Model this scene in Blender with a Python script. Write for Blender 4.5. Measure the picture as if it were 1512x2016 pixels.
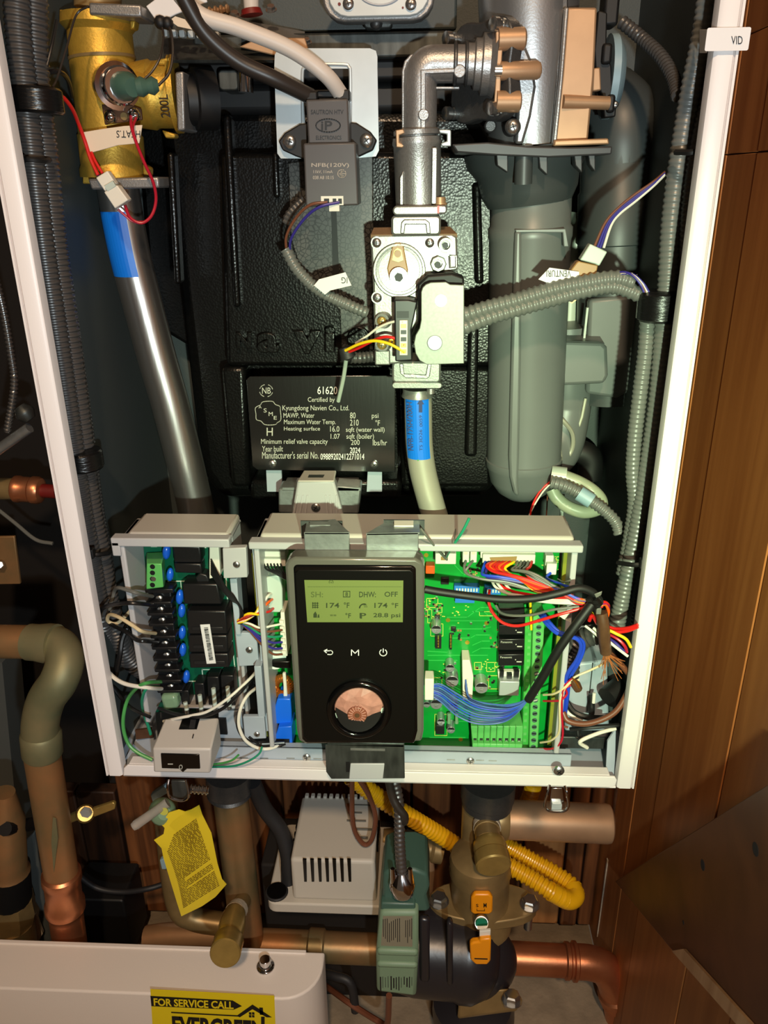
import bpy, bmesh, math, random
from mathutils import Vector, Matrix
random.seed(7)
S = bpy.context.scene
C = S.collection
for o in list(bpy.data.objects):
    bpy.data.objects.remove(o)

# ------------------------------------------------------------------ camera
W, H, F = 1512, 2016, 1560.0
CAM = Vector((0.0435, -0.5201, 0.4622))
PITCH, YAW, ROLL = 0.39675, -0.05029, -0.0105
cp, sp, cy, sy = math.cos(PITCH), math.sin(PITCH), math.cos(YAW), math.sin(YAW)
FWD = Vector((sy*cp, cy*cp, -sp))
RT = Vector((cy, -sy, 0))
UP = RT.cross(FWD)
cr, sr = math.cos(ROLL), math.sin(ROLL)
RT, UP = cr*RT + sr*UP, -sr*RT + cr*UP
cam = bpy.data.cameras.new('camera')
cam.sensor_fit = 'VERTICAL'
cam.sensor_height = 36
cam.lens = F/H*36
cam.clip_start = .01
co = bpy.data.objects.new('camera', cam)
C.objects.link(co)
co.matrix_world = Matrix(((RT.x, UP.x, -FWD.x, CAM.x), (RT.y, UP.y, -FWD.y, CAM.y), (RT.z, UP.z, -FWD.z, CAM.z), (0, 0, 0, 1)))
S.camera = co


def P(px, py, Y):
    """the point of the plane y = Y that the photograph shows at (px, py)"""
    d = RT*((px-W/2)/F) - UP*((py-H/2)/F) + FWD
    return CAM + d*((Y-CAM.y)/d.y)


def PX(px, py, X):
    d = RT*((px-W/2)/F) - UP*((py-H/2)/F) + FWD
    return CAM + d*((X-CAM.x)/d.x)


# ------------------------------------------------------------------ light
S.view_settings.view_transform = 'Standard'
S.view_settings.look = 'None'
S.view_settings.gamma = 1
S.view_settings.use_curve_mapping = False
S.view_settings.exposure = 0.0
wd = bpy.data.worlds.new('world')
S.world = wd
wd.use_nodes = True
bg = wd.node_tree.nodes['Background']
bg.inputs[0].default_value = (1.0, .72, .5, 1)
bg.inputs[1].default_value = .07


def light(name, kind, loc, aim, energy, col, size=.02, spot=60, blend=.5):
    l = bpy.data.lights.new(name, kind)
    l.energy = energy
    l.color = col
    if kind == 'SPOT':
        l.spot_size = math.radians(spot)
        l.spot_blend = blend
        l.shadow_soft_size = size
    elif kind == 'AREA':
        l.size = size
    else:
        l.shadow_soft_size = size
    o = bpy.data.objects.new(name, l)
    C.objects.link(o)
    o.location = loc
    o.rotation_euler = (Vector(aim)-Vector(loc)).to_track_quat('-Z', 'Y').to_euler()
    return o


TORCH = CAM + Vector((.085, -.18, -.095))
light('torch_halo', 'SPOT', TORCH, P(740, 900, .1), 14.5, (.86, .97, 1), .010, 125, 1)
light('torch_core', 'SPOT', TORCH, P(1000, 1010, .06), 25, (.74, 1, .40), .010, 46, 1)
light('room_bulb', 'POINT', (.10, -1.25, 1.42), (0, 0, 0), 66, (1, .70, .44), .05)


# ------------------------------------------------------------------ materials
def lin(c):
    return tuple(((v/255)/12.92 if v/255 <= .04045 else ((v/255+.055)/1.055)**2.4) for v in c)


MATS = {}


def mat(name, col, rough=.5, metal=0, vary=0, vscale=40, bump=0, bscale=200, bkind='noise', stretch=(1, 1, 1), col2=None,
        emit=None, trans=0, alpha=1, coat=0, spec=.5, thresh=None):
    m = bpy.data.materials.new(name)
    m.use_nodes = True
    nt = m.node_tree
    b = nt.nodes['Principled BSDF']
    c = lin(col) + (1,)
    b.inputs['Base Color'].default_value = c
    b.inputs['Roughness'].default_value = rough
    b.inputs['Metallic'].default_value = metal
    b.inputs['Specular IOR Level'].default_value = spec
    b.inputs['Coat Weight'].default_value = coat
    b.inputs['Coat Roughness'].default_value = .07
    if trans:
        b.inputs['Transmission Weight'].default_value = trans
    if alpha < 1:
        b.inputs['Alpha'].default_value = alpha
    if emit:
        b.inputs['Emission Color'].default_value = lin(emit[0]) + (1,)
        b.inputs['Emission Strength'].default_value = emit[1]
    if vary or bump:
        tc = nt.nodes.new('ShaderNodeTexCoord')
        mp = nt.nodes.new('ShaderNodeMapping')
        mp.inputs['Scale'].default_value = stretch
        nt.links.new(tc.outputs['Object'], mp.inputs['Vector'])
    if vary:
        n = nt.nodes.new('ShaderNodeTexNoise')
        n.inputs['Scale'].default_value = vscale
        n.inputs['Detail'].default_value = 6
        nt.links.new(mp.outputs[0], n.inputs['Vector'])
        r = nt.nodes.new('ShaderNodeValToRGB')
        lo, hi = thresh or (.3, .7)
        r.color_ramp.elements[0].position = lo
        r.color_ramp.elements[1].position = hi
        c2 = lin(col2) + (1,) if col2 else tuple(v*(1-vary) for v in c[:3]) + (1,)
        r.color_ramp.elements[0].color = c2
        r.color_ramp.elements[1].color = c
        nt.links.new(n.outputs['Fac'], r.inputs[0])
        nt.links.new(r.outputs[0], b.inputs['Base Color'])
    if bump:
        if bkind == 'voronoi':
            n2 = nt.nodes.new('ShaderNodeTexVoronoi')
            out = n2.outputs['Distance']
        else:
            n2 = nt.nodes.new('ShaderNodeTexNoise')
            n2.inputs['Detail'].default_value = 3
            out = n2.outputs['Fac']
        n2.inputs['Scale'].default_value = bscale
        nt.links.new(mp.outputs[0], n2.inputs['Vector'])
        bp = nt.nodes.new('ShaderNodeBump')
        bp.inputs['Strength'].default_value = bump
        bp.inputs['Distance'].default_value = .002
        nt.links.new(out, bp.inputs['Height'])
        nt.links.new(bp.outputs[0], b.inputs['Normal'])
    MATS[name] = m
    return m


mat('white_paint', (232, 226, 224), .38, bump=.03, bscale=900)
mat('cover_paint', (234, 224, 216), .45, bump=.05, bscale=700)
mat('inner_grey', (62, 70, 70), .55, vary=.12, vscale=12, bump=.08, bscale=900)
mat('pale_steel', (166, 176, 188), .42, vary=.15, vscale=30)
mat('grey_plastic', (176, 176, 178), .42)
mat('warm_grey_plastic', (186, 180, 172), .45)
mat('duct_plastic', (104, 108, 108), .38, vary=.08, vscale=20)
mat('duct_dark', (62, 67, 68), .42)
mat('flange_plastic', (58, 58, 60), .4)
mat('black_plastic', (22, 22, 23), .38)
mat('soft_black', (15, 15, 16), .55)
mat('tape_black', (14, 14, 15), .3, bump=.3, bscale=120, stretch=(1, 1, 6))
mat('conduit_black', (68, 66, 65), .36, spec=.6)
mat('conduit_grey', (104, 106, 103), .34, spec=.6)
mat('foam_black', (12, 12, 12), .28, bump=.10, bscale=520, bkind='voronoi', vary=.3, vscale=300, spec=.32)
mat('foam_beads', (74, 74, 72), .33, spec=.6)
_nt = MATS['foam_beads'].node_tree
_tc, _vo, _rp = _nt.nodes.new('ShaderNodeTexCoord'), _nt.nodes.new('ShaderNodeTexVoronoi'), _nt.nodes.new('ShaderNodeValToRGB')
_vo.feature = 'DISTANCE_TO_EDGE'
_vo.inputs['Scale'].default_value = 290
_rp.color_ramp.elements[0].position, _rp.color_ramp.elements[1].position = .02, .13
_rp.color_ramp.elements[0].color, _rp.color_ramp.elements[1].color = lin((10, 10, 10))+(1,), lin((70, 70, 68))+(1,)
_nt.links.new(_tc.outputs['Object'], _vo.inputs['Vector'])
_nt.links.new(_vo.outputs['Distance'], _rp.inputs[0])
_nt.links.new(_rp.outputs[0], _nt.nodes['Principled BSDF'].inputs['Base Color'])
mat('galvanised', (170, 174, 174), .38, .75, vary=.25, vscale=120, bump=.06, bscale=300)
mat('galvanised_bright', (196, 204, 206), .42, .45, vary=.08, vscale=60)
mat('galvanised_dark', (92, 96, 94), .45, .7, vary=.55, vscale=160, stretch=(1, 1, .25))
mat('cast_aluminium', (168, 166, 164), .4, .75, vary=.14, vscale=500, bump=.12, bscale=900)
mat('cast_dark', (92, 92, 92), .45, .7, vary=.15, vscale=300, bump=.12, bscale=900)
mat('blower_steel', (176, 178, 180), .34, .85, bump=.05, bscale=700)
mat('valve_zinc', (146, 146, 142), .38, .6, vary=.06, vscale=300, bump=.05, bscale=700)
mat('zinc_cover', (140, 144, 136), .45, .4, vary=.16, vscale=500)
mat('brass_cast', (204, 166, 66), .46, .6, vary=.15, vscale=200, bump=.12, bscale=600)
mat('brass', (190, 160, 90), .32, .6, vary=.2, vscale=80)
mat('brass_old', (164, 138, 92), .4, .45, vary=.35, vscale=40)
mat('stainless', (196, 192, 186), .3, .95, vary=.1, vscale=30, bump=.03, bscale=500, stretch=(1, 1, .05))
mat('plate_steel', (110, 112, 112), .2, 1, bump=.02, bscale=400, stretch=(1, 1, .1))
mat('chrome', (215, 215, 218), .1, 1)
mat('screw_steel', (196, 196, 194), .25, .95)
mat('rust_steel', (120, 84, 62), .5, .6, vary=.5, vscale=60)
mat('copper', (214, 142, 100), .34, .85, vary=.3, vscale=18, col2=(180, 108, 74), bump=.05, bscale=200)
mat('copper_old', (186, 130, 84), .42, .5, vary=.5, vscale=14, col2=(116, 112, 80), bump=.06, bscale=120)
mat('copper_flux', (150, 140, 104), .55, .5, vary=.5, vscale=22, col2=(112, 122, 92))
mat('copper_warmlit_tan', (196, 158, 122), .45, .5, vary=.2, vscale=30)  # tan for copper; on aluminium parts it paints in the warm lamplight
mat('ptfe', (196, 186, 168), .7, vary=.3, vscale=200)
mat('blue_label', (10, 116, 226), .4)
mat('pipe_grey', (178, 176, 160), .42, .35, vary=.05, vscale=40)
mat('ink', (14, 14, 16), .5)
mat('ink_blue', (6, 34, 96), .5)
mat('etch_white', (236, 236, 230), .6)
mat('etch_pale', (188, 188, 176), .6)
mat('print_gold', (170, 160, 148), .6)
mat('pcb', (8, 150, 52), .32, vary=.18, vscale=60, coat=.3)
mat('pcb_trace', (46, 178, 76), .35)
mat('pcb_dark', (10, 92, 66), .34, vary=.2, vscale=60)
mat('silk', (206, 226, 206), .6)
mat('silk_yellow', (206, 206, 90), .6)
mat('terminal_green', (92, 176, 92), .4)
mat('terminal_clear', (66, 168, 70), .3)
mat('relay_black', (24, 24, 26), .34, bump=.05, bscale=400)
mat('cap_blue', (28, 100, 226), .25, coat=.4)
mat('blue_part', (18, 102, 226), .35)
mat('dip_blue', (40, 116, 200), .4)
mat('conn_white', (224, 220, 206), .45)
mat('conn_clear', (186, 200, 190), .35)
mat('conn_tan', (160, 122, 74), .4)
mat('guide_olive', (128, 132, 44), .3)
mat('can_silver', (196, 200, 206), .25, .7)
mat('chip_black', (28, 28, 30), .4)
mat('orange_part', (226, 84, 22), .4)
mat('gold_pad', (196, 168, 60), .35, .7)
mat('copper_wire', (206, 132, 56), .3, .85)
mat('wire_black', (24, 24, 25), .35)
mat('wire_grey', (104, 104, 98), .4)
mat('wire_white', (226, 222, 208), .4)
mat('wire_cream', (214, 196, 156), .4)
mat('wire_red', (206, 30, 26), .38)
mat('wire_crimson', (176, 20, 44), .38)
mat('wire_orange', (236, 92, 24), .38)
mat('wire_yellow', (232, 196, 24), .38)
mat('wire_blue', (34, 70, 200), .38)
mat('wire_navy', (52, 44, 132), .38)
mat('wire_green', (70, 150, 76), .38)
mat('wire_teal', (30, 134, 100), .38)
mat('wire_brown', (112, 66, 46), .4)
mat('ribbon_blue', (74, 106, 178), .4)
mat('hv_white', (206, 196, 186), .45)
mat('hv_black', (44, 38, 34), .4)
mat('rubber', (34, 34, 36), .55)
mat('silicone', (176, 188, 176), .35, spec=.6, alpha=.92)
mat('silicone_yellow', (158, 166, 142), .35, alpha=.92)
mat('ribbon_dark', (48, 66, 140), .4)
mat('heatshrink_blue', (140, 168, 180), .4)
mat('case_clear', (92, 90, 84), .25, coat=.4)
mat('gloss_black', (7, 7, 8), .12, coat=.3)
mat('matt_black', (8, 8, 8), .3, spec=.35)
mat('lcd', (104, 116, 62), .4, emit=((150, 166, 84), .05))
mat('lcd_ink', (44, 56, 26), .5)
mat('lcd_ink_faint', (76, 88, 42), .5)
mat('icon_white', (232, 232, 232), .5)
mat('dial_pink', (186, 128, 116), .5, spec=.4, vary=.3, vscale=160)
mat('dial_brown', (128, 72, 54), .35)
mat('epoxy_grey', (80, 77, 76), .42)
mat('paper', (226, 224, 224), .5)
mat('paper_tan', (222, 206, 184), .4)
mat('tag_yellow', (232, 206, 44), .5)
mat('tag_ink', (116, 96, 22), .6)
mat('sticker_yellow', (236, 212, 24), .45)
mat('gas_yellow', (236, 178, 20), .32, coat=.3)
mat('gas_yellow_green', (206, 196, 40), .35)
mat('pump_white', (196, 190, 178), .5)
mat('pump_green', (66, 96, 84), .42)
mat('pump_green_light', (122, 148, 120), .5)
mat('pump_label', (134, 128, 108), .55)
mat('pump_black', (38, 36, 40), .32, spec=.6, bump=.1, bscale=60)
mat('lever_orange', (240, 150, 18), .35)
mat('acrylic', (214, 206, 196), .15, trans=.6)
mat('knob_clear_green', (150, 186, 150), .2, trans=.4)
mat('red_gasket', (110, 20, 16), .5)
mat('copper_hair', (170, 100, 56), .45)
mat('brown_tape', (92, 62, 42), .4, vary=.3, vscale=150)
mat('concrete', (158, 142, 120), .9, vary=.35, vscale=30, bump=.4, bscale=150)
mat('dark_void', (20, 15, 12), .9)
mat('shade_block', (26, 20, 16), .8)
mat('dark_grey_panel', (84, 90, 90), .6)
mat('bx_steel', (150, 150, 150), .3, .9)


def wood(name, a, b_, rough=.55, scale=(30, 30, 1.6), ring=3.0):
    m = bpy.data.materials.new(name)
    m.use_nodes = True
    nt = m.node_tree
    b = nt.nodes['Principled BSDF']
    b.inputs['Roughness'].default_value = rough
    tc = nt.nodes.new('ShaderNodeTexCoord')
    oi = nt.nodes.new('ShaderNodeObjectInfo')
    ad = nt.nodes.new('ShaderNodeVectorMath')
    mp = nt.nodes.new('ShaderNodeMapping')
    mp.inputs['Scale'].default_value = scale
    nt.links.new(tc.outputs['Object'], ad.inputs[0])
    nt.links.new(oi.outputs['Random'], ad.inputs[1])
    nt.links.new(ad.outputs[0], mp.inputs['Vector'])
    n = nt.nodes.new('ShaderNodeTexNoise')
    n.inputs['Scale'].default_value = ring
    n.inputs['Detail'].default_value = 8
    n.inputs['Distortion'].default_value = .6
    nt.links.new(mp.outputs[0], n.inputs['Vector'])
    r = nt.nodes.new('ShaderNodeValToRGB')
    r.color_ramp.elements[0].position = .3
    r.color_ramp.elements[1].position = .72
    r.color_ramp.elements[0].color = lin(a) + (1,)
    r.color_ramp.elements[1].color = lin(b_) + (1,)
    nt.links.new(n.outputs['Fac'], r.inputs[0])
    hs = nt.nodes.new('ShaderNodeHueSaturation')
    ma = nt.nodes.new('ShaderNodeMath')
    ma.operation = 'MULTIPLY_ADD'
    ma.inputs[1].default_value = .3
    ma.inputs[2].default_value = .85
    nt.links.new(oi.outputs['Random'], ma.inputs[0])
    nt.links.new(ma.outputs[0], hs.inputs['Value'])
    nt.links.new(r.outputs[0], hs.inputs['Color'])
    nt.links.new(hs.outputs[0], b.inputs['Base Color'])
    MATS[name] = m


wood('wood_back', (76, 44, 24), (138, 86, 48))
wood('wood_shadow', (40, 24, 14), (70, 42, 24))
wood('wood_pale', (150, 96, 52), (196, 140, 84))
wood('wood_side', (148, 88, 42), (178, 114, 60), .45, (20, 20, 1.2))
wood('wood_dark_panel', (74, 42, 26), (96, 56, 34), .45, (8, 8, 8))
wood('wood_edge', (176, 132, 92), (206, 162, 120), .6)


# ------------------------------------------------------------------ geometry
class G:
    def __init__(s):
        s.v, s.f, s.m, s.cur, s.p = [], [], [], 0, []

    def add(s, vs, fs):
        k = len(s.v)
        s.p.append((k, len(s.f)))
        s.v += [Vector(v) for v in vs]
        s.f += [tuple(i+k for i in f) for f in fs]
        s.m += [s.cur]*len(fs)
        return s

    def pieces(s):
        out = []
        for i, (v0, f0) in enumerate(s.p):
            v1, f1 = s.p[i+1] if i+1 < len(s.p) else (len(s.v), len(s.f))
            q = G()
            q.add(s.v[v0:v1], [tuple(k-v0 for k in f) for f in s.f[f0:f1]])
            q.m = list(s.m[f0:f1])
            out.append(q)
        return out

    def use(s, i):
        s.cur = i
        return s

    def box(s, a, b):
        x0, x1 = sorted((a[0], b[0]))
        y0, y1 = sorted((a[1], b[1]))
        z0, z1 = sorted((a[2], b[2]))
        return s.add([(x0, y0, z0), (x1, y0, z0), (x1, y1, z0), (x0, y1, z0), (x0, y0, z1), (x1, y0, z1), (x1, y1, z1), (x0, y1, z1)],
                     [(0, 3, 2, 1), (4, 5, 6, 7), (0, 1, 5, 4), (1, 2, 6, 5), (2, 3, 7, 6), (3, 0, 4, 7)])

    def prism(s, pts, vec, taper=1.0):
        pts = [Vector(p) for p in pts]
        vec = Vector(vec)
        n = len(pts)
        nm = Vector((0, 0, 0))
        for i in range(n):
            nm += pts[i].cross(pts[(i+1) % n])
        if nm.dot(vec) > 0:
            pts = pts[::-1]
        c = sum(pts, Vector())/n
        q = [c+(p-c)*taper+vec for p in pts]
        return s.add(pts+q, [tuple(range(n)), tuple(range(2*n-1, n-1, -1))] + [(i, i+n, (i+1) % n+n, (i+1) % n) for i in range(n)])

    def hexa(s, a, b):
        """two matching quads a (front) and b (back)"""
        return s.add(list(a)+list(b), [(0, 1, 2, 3), (7, 6, 5, 4)] + [(i, i+4, (i+1) % 4+4, (i+1) % 4) for i in range(4)])

    def rings(s, rs, cap=True):
        n = len(rs[0])
        vs = [p for r in rs for p in r]
        fs = []
        for i in range(len(rs)-1):
            for j in range(n):
                a, b = i*n+j, i*n+(j+1) % n
                fs.append((a, b, b+n, a+n))
        if cap:
            fs.append(tuple(range(n-1, -1, -1)))
            fs.append(tuple(range((len(rs)-1)*n, len(rs)*n)))
        return s.add(vs, fs)

    def tube(s, path, r, n=10, cap=True):
        path = [Vector(p) for p in path]
        m = len(path)
        rr = r if callable(r) else (lambda t: r)
        t0 = (path[1]-path[0]).normalized()
        u = t0.orthogonal().normalized()
        rs = []
        for i, p in enumerate(path):
            t = (path[min(i+1, m-1)]-path[max(i-1, 0)])
            if t.length < 1e-9:
                t = t0
            t.normalize()
            u = (u - t*u.dot(t))
            u = u.normalized() if u.length > 1e-6 else t.orthogonal().normalized()
            w = t.cross(u)
            q = rr(i/(m-1))
            rs.append([p+(u*math.cos(a)+w*math.sin(a))*q for a in (2*math.pi*j/n for j in range(n))])
            t0 = t
        return s.rings(rs, cap)

    def corr(s, path, r, pitch=.0034, n=10, depth=.86):
        path = resample(path, pitch/4)
        pat = (1, 1, depth, depth)
        m = len(path)
        return s.tube(path, lambda t: r*pat[int(round(t*(m-1))) % 4], n)

    def cyl(s, a, b, r0, r1=None, n=20):
        r1 = r0 if r1 is None else r1
        return s.lathe(a, b, [(0, r0), (1, r1)], n)

    def lathe(s, a, b, prof, n=24, cap=True):
        """prof: (t along a->b, radius)"""
        a, b = Vector(a), Vector(b)
        d = b-a
        u = d.orthogonal().normalized()
        w = d.normalized().cross(u)
        return s.rings([[a+d*t+(u*math.cos(x)+w*math.sin(x))*r for x in (2*math.pi*j/n for j in range(n))] for t, r in prof], cap)

    def ball(s, c, r, n=14, sq=(1, 1, 1)):
        c = Vector(c)
        k = n//2
        rs = []
        for i in range(k+1):
            a = -math.pi/2+math.pi*i/k
            q = max(math.cos(a), 1e-3)
            rs.append([c+Vector((math.cos(b)*q*r*sq[0], math.sin(b)*q*r*sq[1], math.sin(a)*r*sq[2])) for b in (2*math.pi*j/n for j in range(n))])
        return s.rings(rs)

    # pixel-placed front shapes ---------------------------------------
    def fbox(s, x0, y0, x1, y1, Y, d, rad=0, taper=1.0):
        """upright box: front face seen at x0..x1, y0..y1 on the plane Y, d deep"""
        ym, xm = (y0+y1)/2, (x0+x1)/2
        a, b = P(x0, ym, Y).x, P(x1, ym, Y).x
        t, u = P(xm, y0, Y).z, P(xm, y1, Y).z
        Yw = P(xm, ym, Y).y
        if rad:
            return s.prism(rrect(a, b, u, t, rad, Yw), (0, d, 0), taper)
        return s.prism([(a, Yw, u), (b, Yw, u), (b, Yw, t), (a, Yw, t)], (0, d, 0), taper)

    def fpoly(s, pts, Y, d, taper=1.0):
        return s.prism([P(x, y, Y) for x, y in pts], (0, d, 0), taper)

    def fcyl(s, x, y, Y, rpx, d, n=20, r1=None):
        c = P(x, y, Y)
        r = rpx*mpp(x, y, Y)
        return s.cyl(c, c+Vector((0, d, 0)), r, r if r1 is None else r1*mpp(x, y, Y), n)


def mpp(x, y, Y):
    return (P(x+1, y, Y)-P(x, y, Y)).length


def rrect(a, b, u, t, rad, Y, k=4):
    out = []
    rad = min(rad, abs(b-a)*.49, abs(t-u)*.49)
    for cx, cz, a0 in ((b-rad, t-rad, 0), (a+rad, t-rad, 90), (a+rad, u+rad, 180), (b-rad, u+rad, 270)):
        for i in range(k+1):
            w = math.radians(a0+90*i/k)
            out.append((cx+rad*math.cos(w), Y, cz+rad*math.sin(w)))
    return out


def resample(path, step):
    path = [Vector(p) for p in path]
    L = [0]
    for a, b in zip(path, path[1:]):
        L.append(L[-1]+(b-a).length)
    n = max(2, int(L[-1]/step))
    out, k = [], 0
    for i in range(n+1):
        d = L[-1]*i/n
        while k < len(L)-2 and L[k+1] < d:
            k += 1
        t = (d-L[k])/max(L[k+1]-L[k], 1e-9)
        out.append(path[k].lerp(path[k+1], t))
    return out


def sm(pts, k=8):
    """Catmull-Rom through points"""
    pts = [Vector(p) for p in pts]
    if len(pts) < 3:
        return pts
    q = [pts[0]*2-pts[1]] + pts + [pts[-1]*2-pts[-2]]
    out = []
    for i in range(1, len(q)-2):
        a, b, c, d = q[i-1:i+3]
        for j in range(k):
            t = j/k
            out.append(.5*((2*b)+(c-a)*t+(2*a-5*b+4*c-d)*t*t+(3*b-a-3*c+d)*t**3))
    out.append(pts[-1])
    return out


def PP(*pts):
    return [P(*p) for p in pts]


def W_(*pts, k=8):
    """smooth path through (px, py, Y) triples"""
    return sm(PP(*pts), k)


# ------------------------------------------------------------------ objects
LOC = {}


def wl(o):
    return LOC.get(o.name, Vector((0, 0, 0)))


SPLIT = set('''rib crossbar side_rail foot gusset tooth funnel_fin dark_slot dip_switch socket_foot collar_ring seam_rib side_vent port_rib elbow_seam
band_ridge motor_fin wing blue_handle dial_shard boot lower_boss crust socket_hole paint_dot paint_dots cable_entry port_insert socket_clip paint_mark
slotted_rail screw_boss raised_letter dip_lever lug bead_pad'''.split())


def obj(name, g, m, parent=None, bevel=0, sharp=38, seg=2):
    if name in SPLIT and len(g.p) > 1 and parent is not None:
        for q in g.pieces():
            o = obj(name, q, m, parent, bevel, sharp, seg)
        return o
    me = bpy.data.meshes.new(name)
    vs = g.v
    off = Vector((0, 0, 0))
    if parent is None:
        xs, ys, zs = [v.x for v in vs], [v.y for v in vs], [v.z for v in vs]
        off = Vector(((min(xs)+max(xs))/2, (min(ys)+max(ys))/2, min(zs)))
    me.from_pydata([tuple(v-off) for v in vs], [], g.f)
    ms = m if isinstance(m, (list, tuple)) else [m]
    for q in ms:
        me.materials.append(MATS[q])
    me.polygons.foreach_set('material_index', g.m)
    me.polygons.foreach_set('use_smooth', [True]*len(me.polygons))
    me.set_sharp_from_angle(angle=math.radians(sharp))
    me.update()
    o = bpy.data.objects.new(name, me)
    C.objects.link(o)
    o.location = off
    LOC[o.name] = off
    if parent is not None:
        o.parent = parent
        o.location = off-wl(parent)
        LOC[o.name] = Vector((0, 0, 0))
    if bevel:
        b = o.modifiers.new('bevel', 'BEVEL')
        b.width = bevel
        b.segments = seg
        b.limit_method = 'ANGLE'
        b.angle_limit = math.radians(40)
    return o


def tag(o, label, cat, group=None):
    o['label'] = label
    o['category'] = cat
    if group:
        o['group'] = group
    return o


def thing(name, loc, label, cat, group=None):
    o = bpy.data.objects.new(name, None)
    C.objects.link(o)
    o.location = loc
    o.empty_display_size = .01
    LOC[o.name] = Vector(loc)
    return tag(o, label, cat, group)


def struct(name, g, m, **k):
    o = obj(name, g, m, **k)
    o['kind'] = 'structure'
    return o


def stuff(o):
    o['kind'] = 'stuff'
    return o


_cache = {}


def put(key, make, mats, name, loc, parent, rot=None, scale=1):
    """a copy of a small mesh made once round its own origin"""
    if key not in _cache:
        g = make()
        me = bpy.data.meshes.new(name)
        me.from_pydata([tuple(v) for v in g.v], [], g.f)
        for q in mats:
            me.materials.append(MATS[q])
        me.polygons.foreach_set('material_index', g.m)
        me.polygons.foreach_set('use_smooth', [True]*len(me.polygons))
        me.set_sharp_from_angle(angle=math.radians(38))
        _cache[key] = me
    o = bpy.data.objects.new(name, _cache[key])
    C.objects.link(o)
    o.location = Vector(loc)-(wl(parent) if parent else Vector())
    LOC[o.name] = Vector(loc)
    o.parent = parent
    if rot:
        o.rotation_euler = rot
    o.scale = (scale,)*3 if not isinstance(scale, tuple) else scale
    return o


def g_screw():
    g = G()
    g.lathe((0, 0, 0), (0, -1, 0), [(0, 1), (.35, 1), (.6, .75), (.68, .35)], 16)
    g.use(1)
    g.box((-.5, -.72, -.09), (.5, -.6, .09)).box((-.09, -.72, -.5), (.09, -.6, .5))
    return g


def screw(px, py, Y, rpx, parent, name='screw', m='screw_steel'):
    rot = (0, random.random()*1.5, 0)
    return put('screw'+m, g_screw, (m, 'ink'), name, P(px, py, Y), parent, rot, rpx*mpp(px, py, Y))


def g_hex():
    g = G()
    g.lathe((0, 0, 0), (0, 0, 1), [(0, 1.25), (.12, 1.25)], 18)
    g.lathe((0, 0, .12), (0, 0, 1), [(0, 1), (.8, 1), (1, .82)], 6)
    return g


_tx = {}


def tmesh(s, bold):
    if (s, bold) not in _tx:
        c = bpy.data.curves.new('t', 'FONT')
        c.body = s
        c.offset = bold
        c.resolution_u = 3
        o = bpy.data.objects.new('t', c)
        C.objects.link(o)
        dg = bpy.context.evaluated_depsgraph_get()
        me = o.evaluated_get(dg).to_mesh()
        vs = [v.co.copy() for v in me.vertices]
        fs = [tuple(p.vertices) for p in me.polygons]
        x0, x1 = min(v.x for v in vs), max(v.x for v in vs)
        y0, y1 = min(v.y for v in vs), max(v.y for v in vs)
        vs = [((v.x-x0)/(x1-x0), (v.y-y0)/(y1-y0)) for v in vs]
        bpy.data.objects.remove(o)
        bpy.data.curves.remove(c)
        _tx[(s, bold)] = (vs, fs)
    return _tx[(s, bold)]


def gtext3(g, s, A, B, D, depth, bold=0.0):
    """raised letters: extruded and rounded text"""
    c = bpy.data.curves.new('t', 'FONT')
    c.body = s
    c.offset = bold
    c.extrude = .05
    c.bevel_depth = .03
    c.resolution_u = 3
    o = bpy.data.objects.new('t', c)
    C.objects.link(o)
    me = o.evaluated_get(bpy.context.evaluated_depsgraph_get()).to_mesh()
    vs = [v.co.copy() for v in me.vertices]
    fs = [tuple(p.vertices) for p in me.polygons]
    x0, x1 = min(v.x for v in vs), max(v.x for v in vs)
    y0, y1 = min(v.y for v in vs), max(v.y for v in vs)
    z0, z1 = min(v.z for v in vs), max(v.z for v in vs)
    n = (B-A).cross(D-A).normalized()*depth
    g.add([A+(B-A)*((v.x-x0)/(x1-x0))+(D-A)*((v.y-y0)/(y1-y0))+n*((v.z-z0)/(z1-z0)) for v in vs], fs)
    bpy.data.objects.remove(o)
    bpy.data.curves.remove(c)


def gtext(g, s, A, B, D, bold=0.0, lift=.0):
    """text spread over the parallelogram A (low left), B (low right), D (top left)"""
    vs, fs = tmesh(s, bold)
    n = (B-A).cross(D-A).normalized()*lift
    g.add([A+(B-A)*u+(D-A)*v+n for u, v in vs], fs)


def txt(parent, items, Y, m, bold=0.0, name='lettering', lift=0):
    """items: (string, x0, y0, x1, y1[, turn]) in photograph pixels on the plane Y"""
    g = G()
    for it in items:
        s, x0, y0, x1, y1 = it[:5]
        turn = it[5] if len(it) > 5 else 0
        if turn == 0:
            A, B, D = (x0, y1), (x1, y1), (x0, y0)
        elif turn == 180:
            A, B, D = (x1, y0), (x0, y0), (x1, y1)
        elif turn == 90:
            A, B, D = (x1, y1), (x1, y0), (x0, y1)
        gtext(g, s, P(*A, Y), P(*B, Y), P(*D, Y), bold)
    return obj(name, g, m, parent)


def stroke(g, pts, Y, w, d=.0003, closed=False):
    """a flat line w px wide along pixel points, lying on the plane Y"""
    q = [P(x, y, Y) for x, y in pts]
    hw = w*mpp(*pts[0], Y)/2
    if closed:
        q = q+[q[0]]
    for a, b in zip(q, q[1:]):
        t = (b-a)
        if t.length < 1e-7:
            continue
        t.normalize()
        n = Vector((-t.z, 0, t.x))*hw
        e = t*hw*.6
        g.prism([a-n-e, b-n+e, b+n+e, a+n-e], (0, -d, 0))
    return g


def wire(parent, pts, rmm, m, name='wire', k=8, n=8):
    return obj(name, G().tube(W_(*pts, k=k), rmm/1000, n), m, parent)


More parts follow.
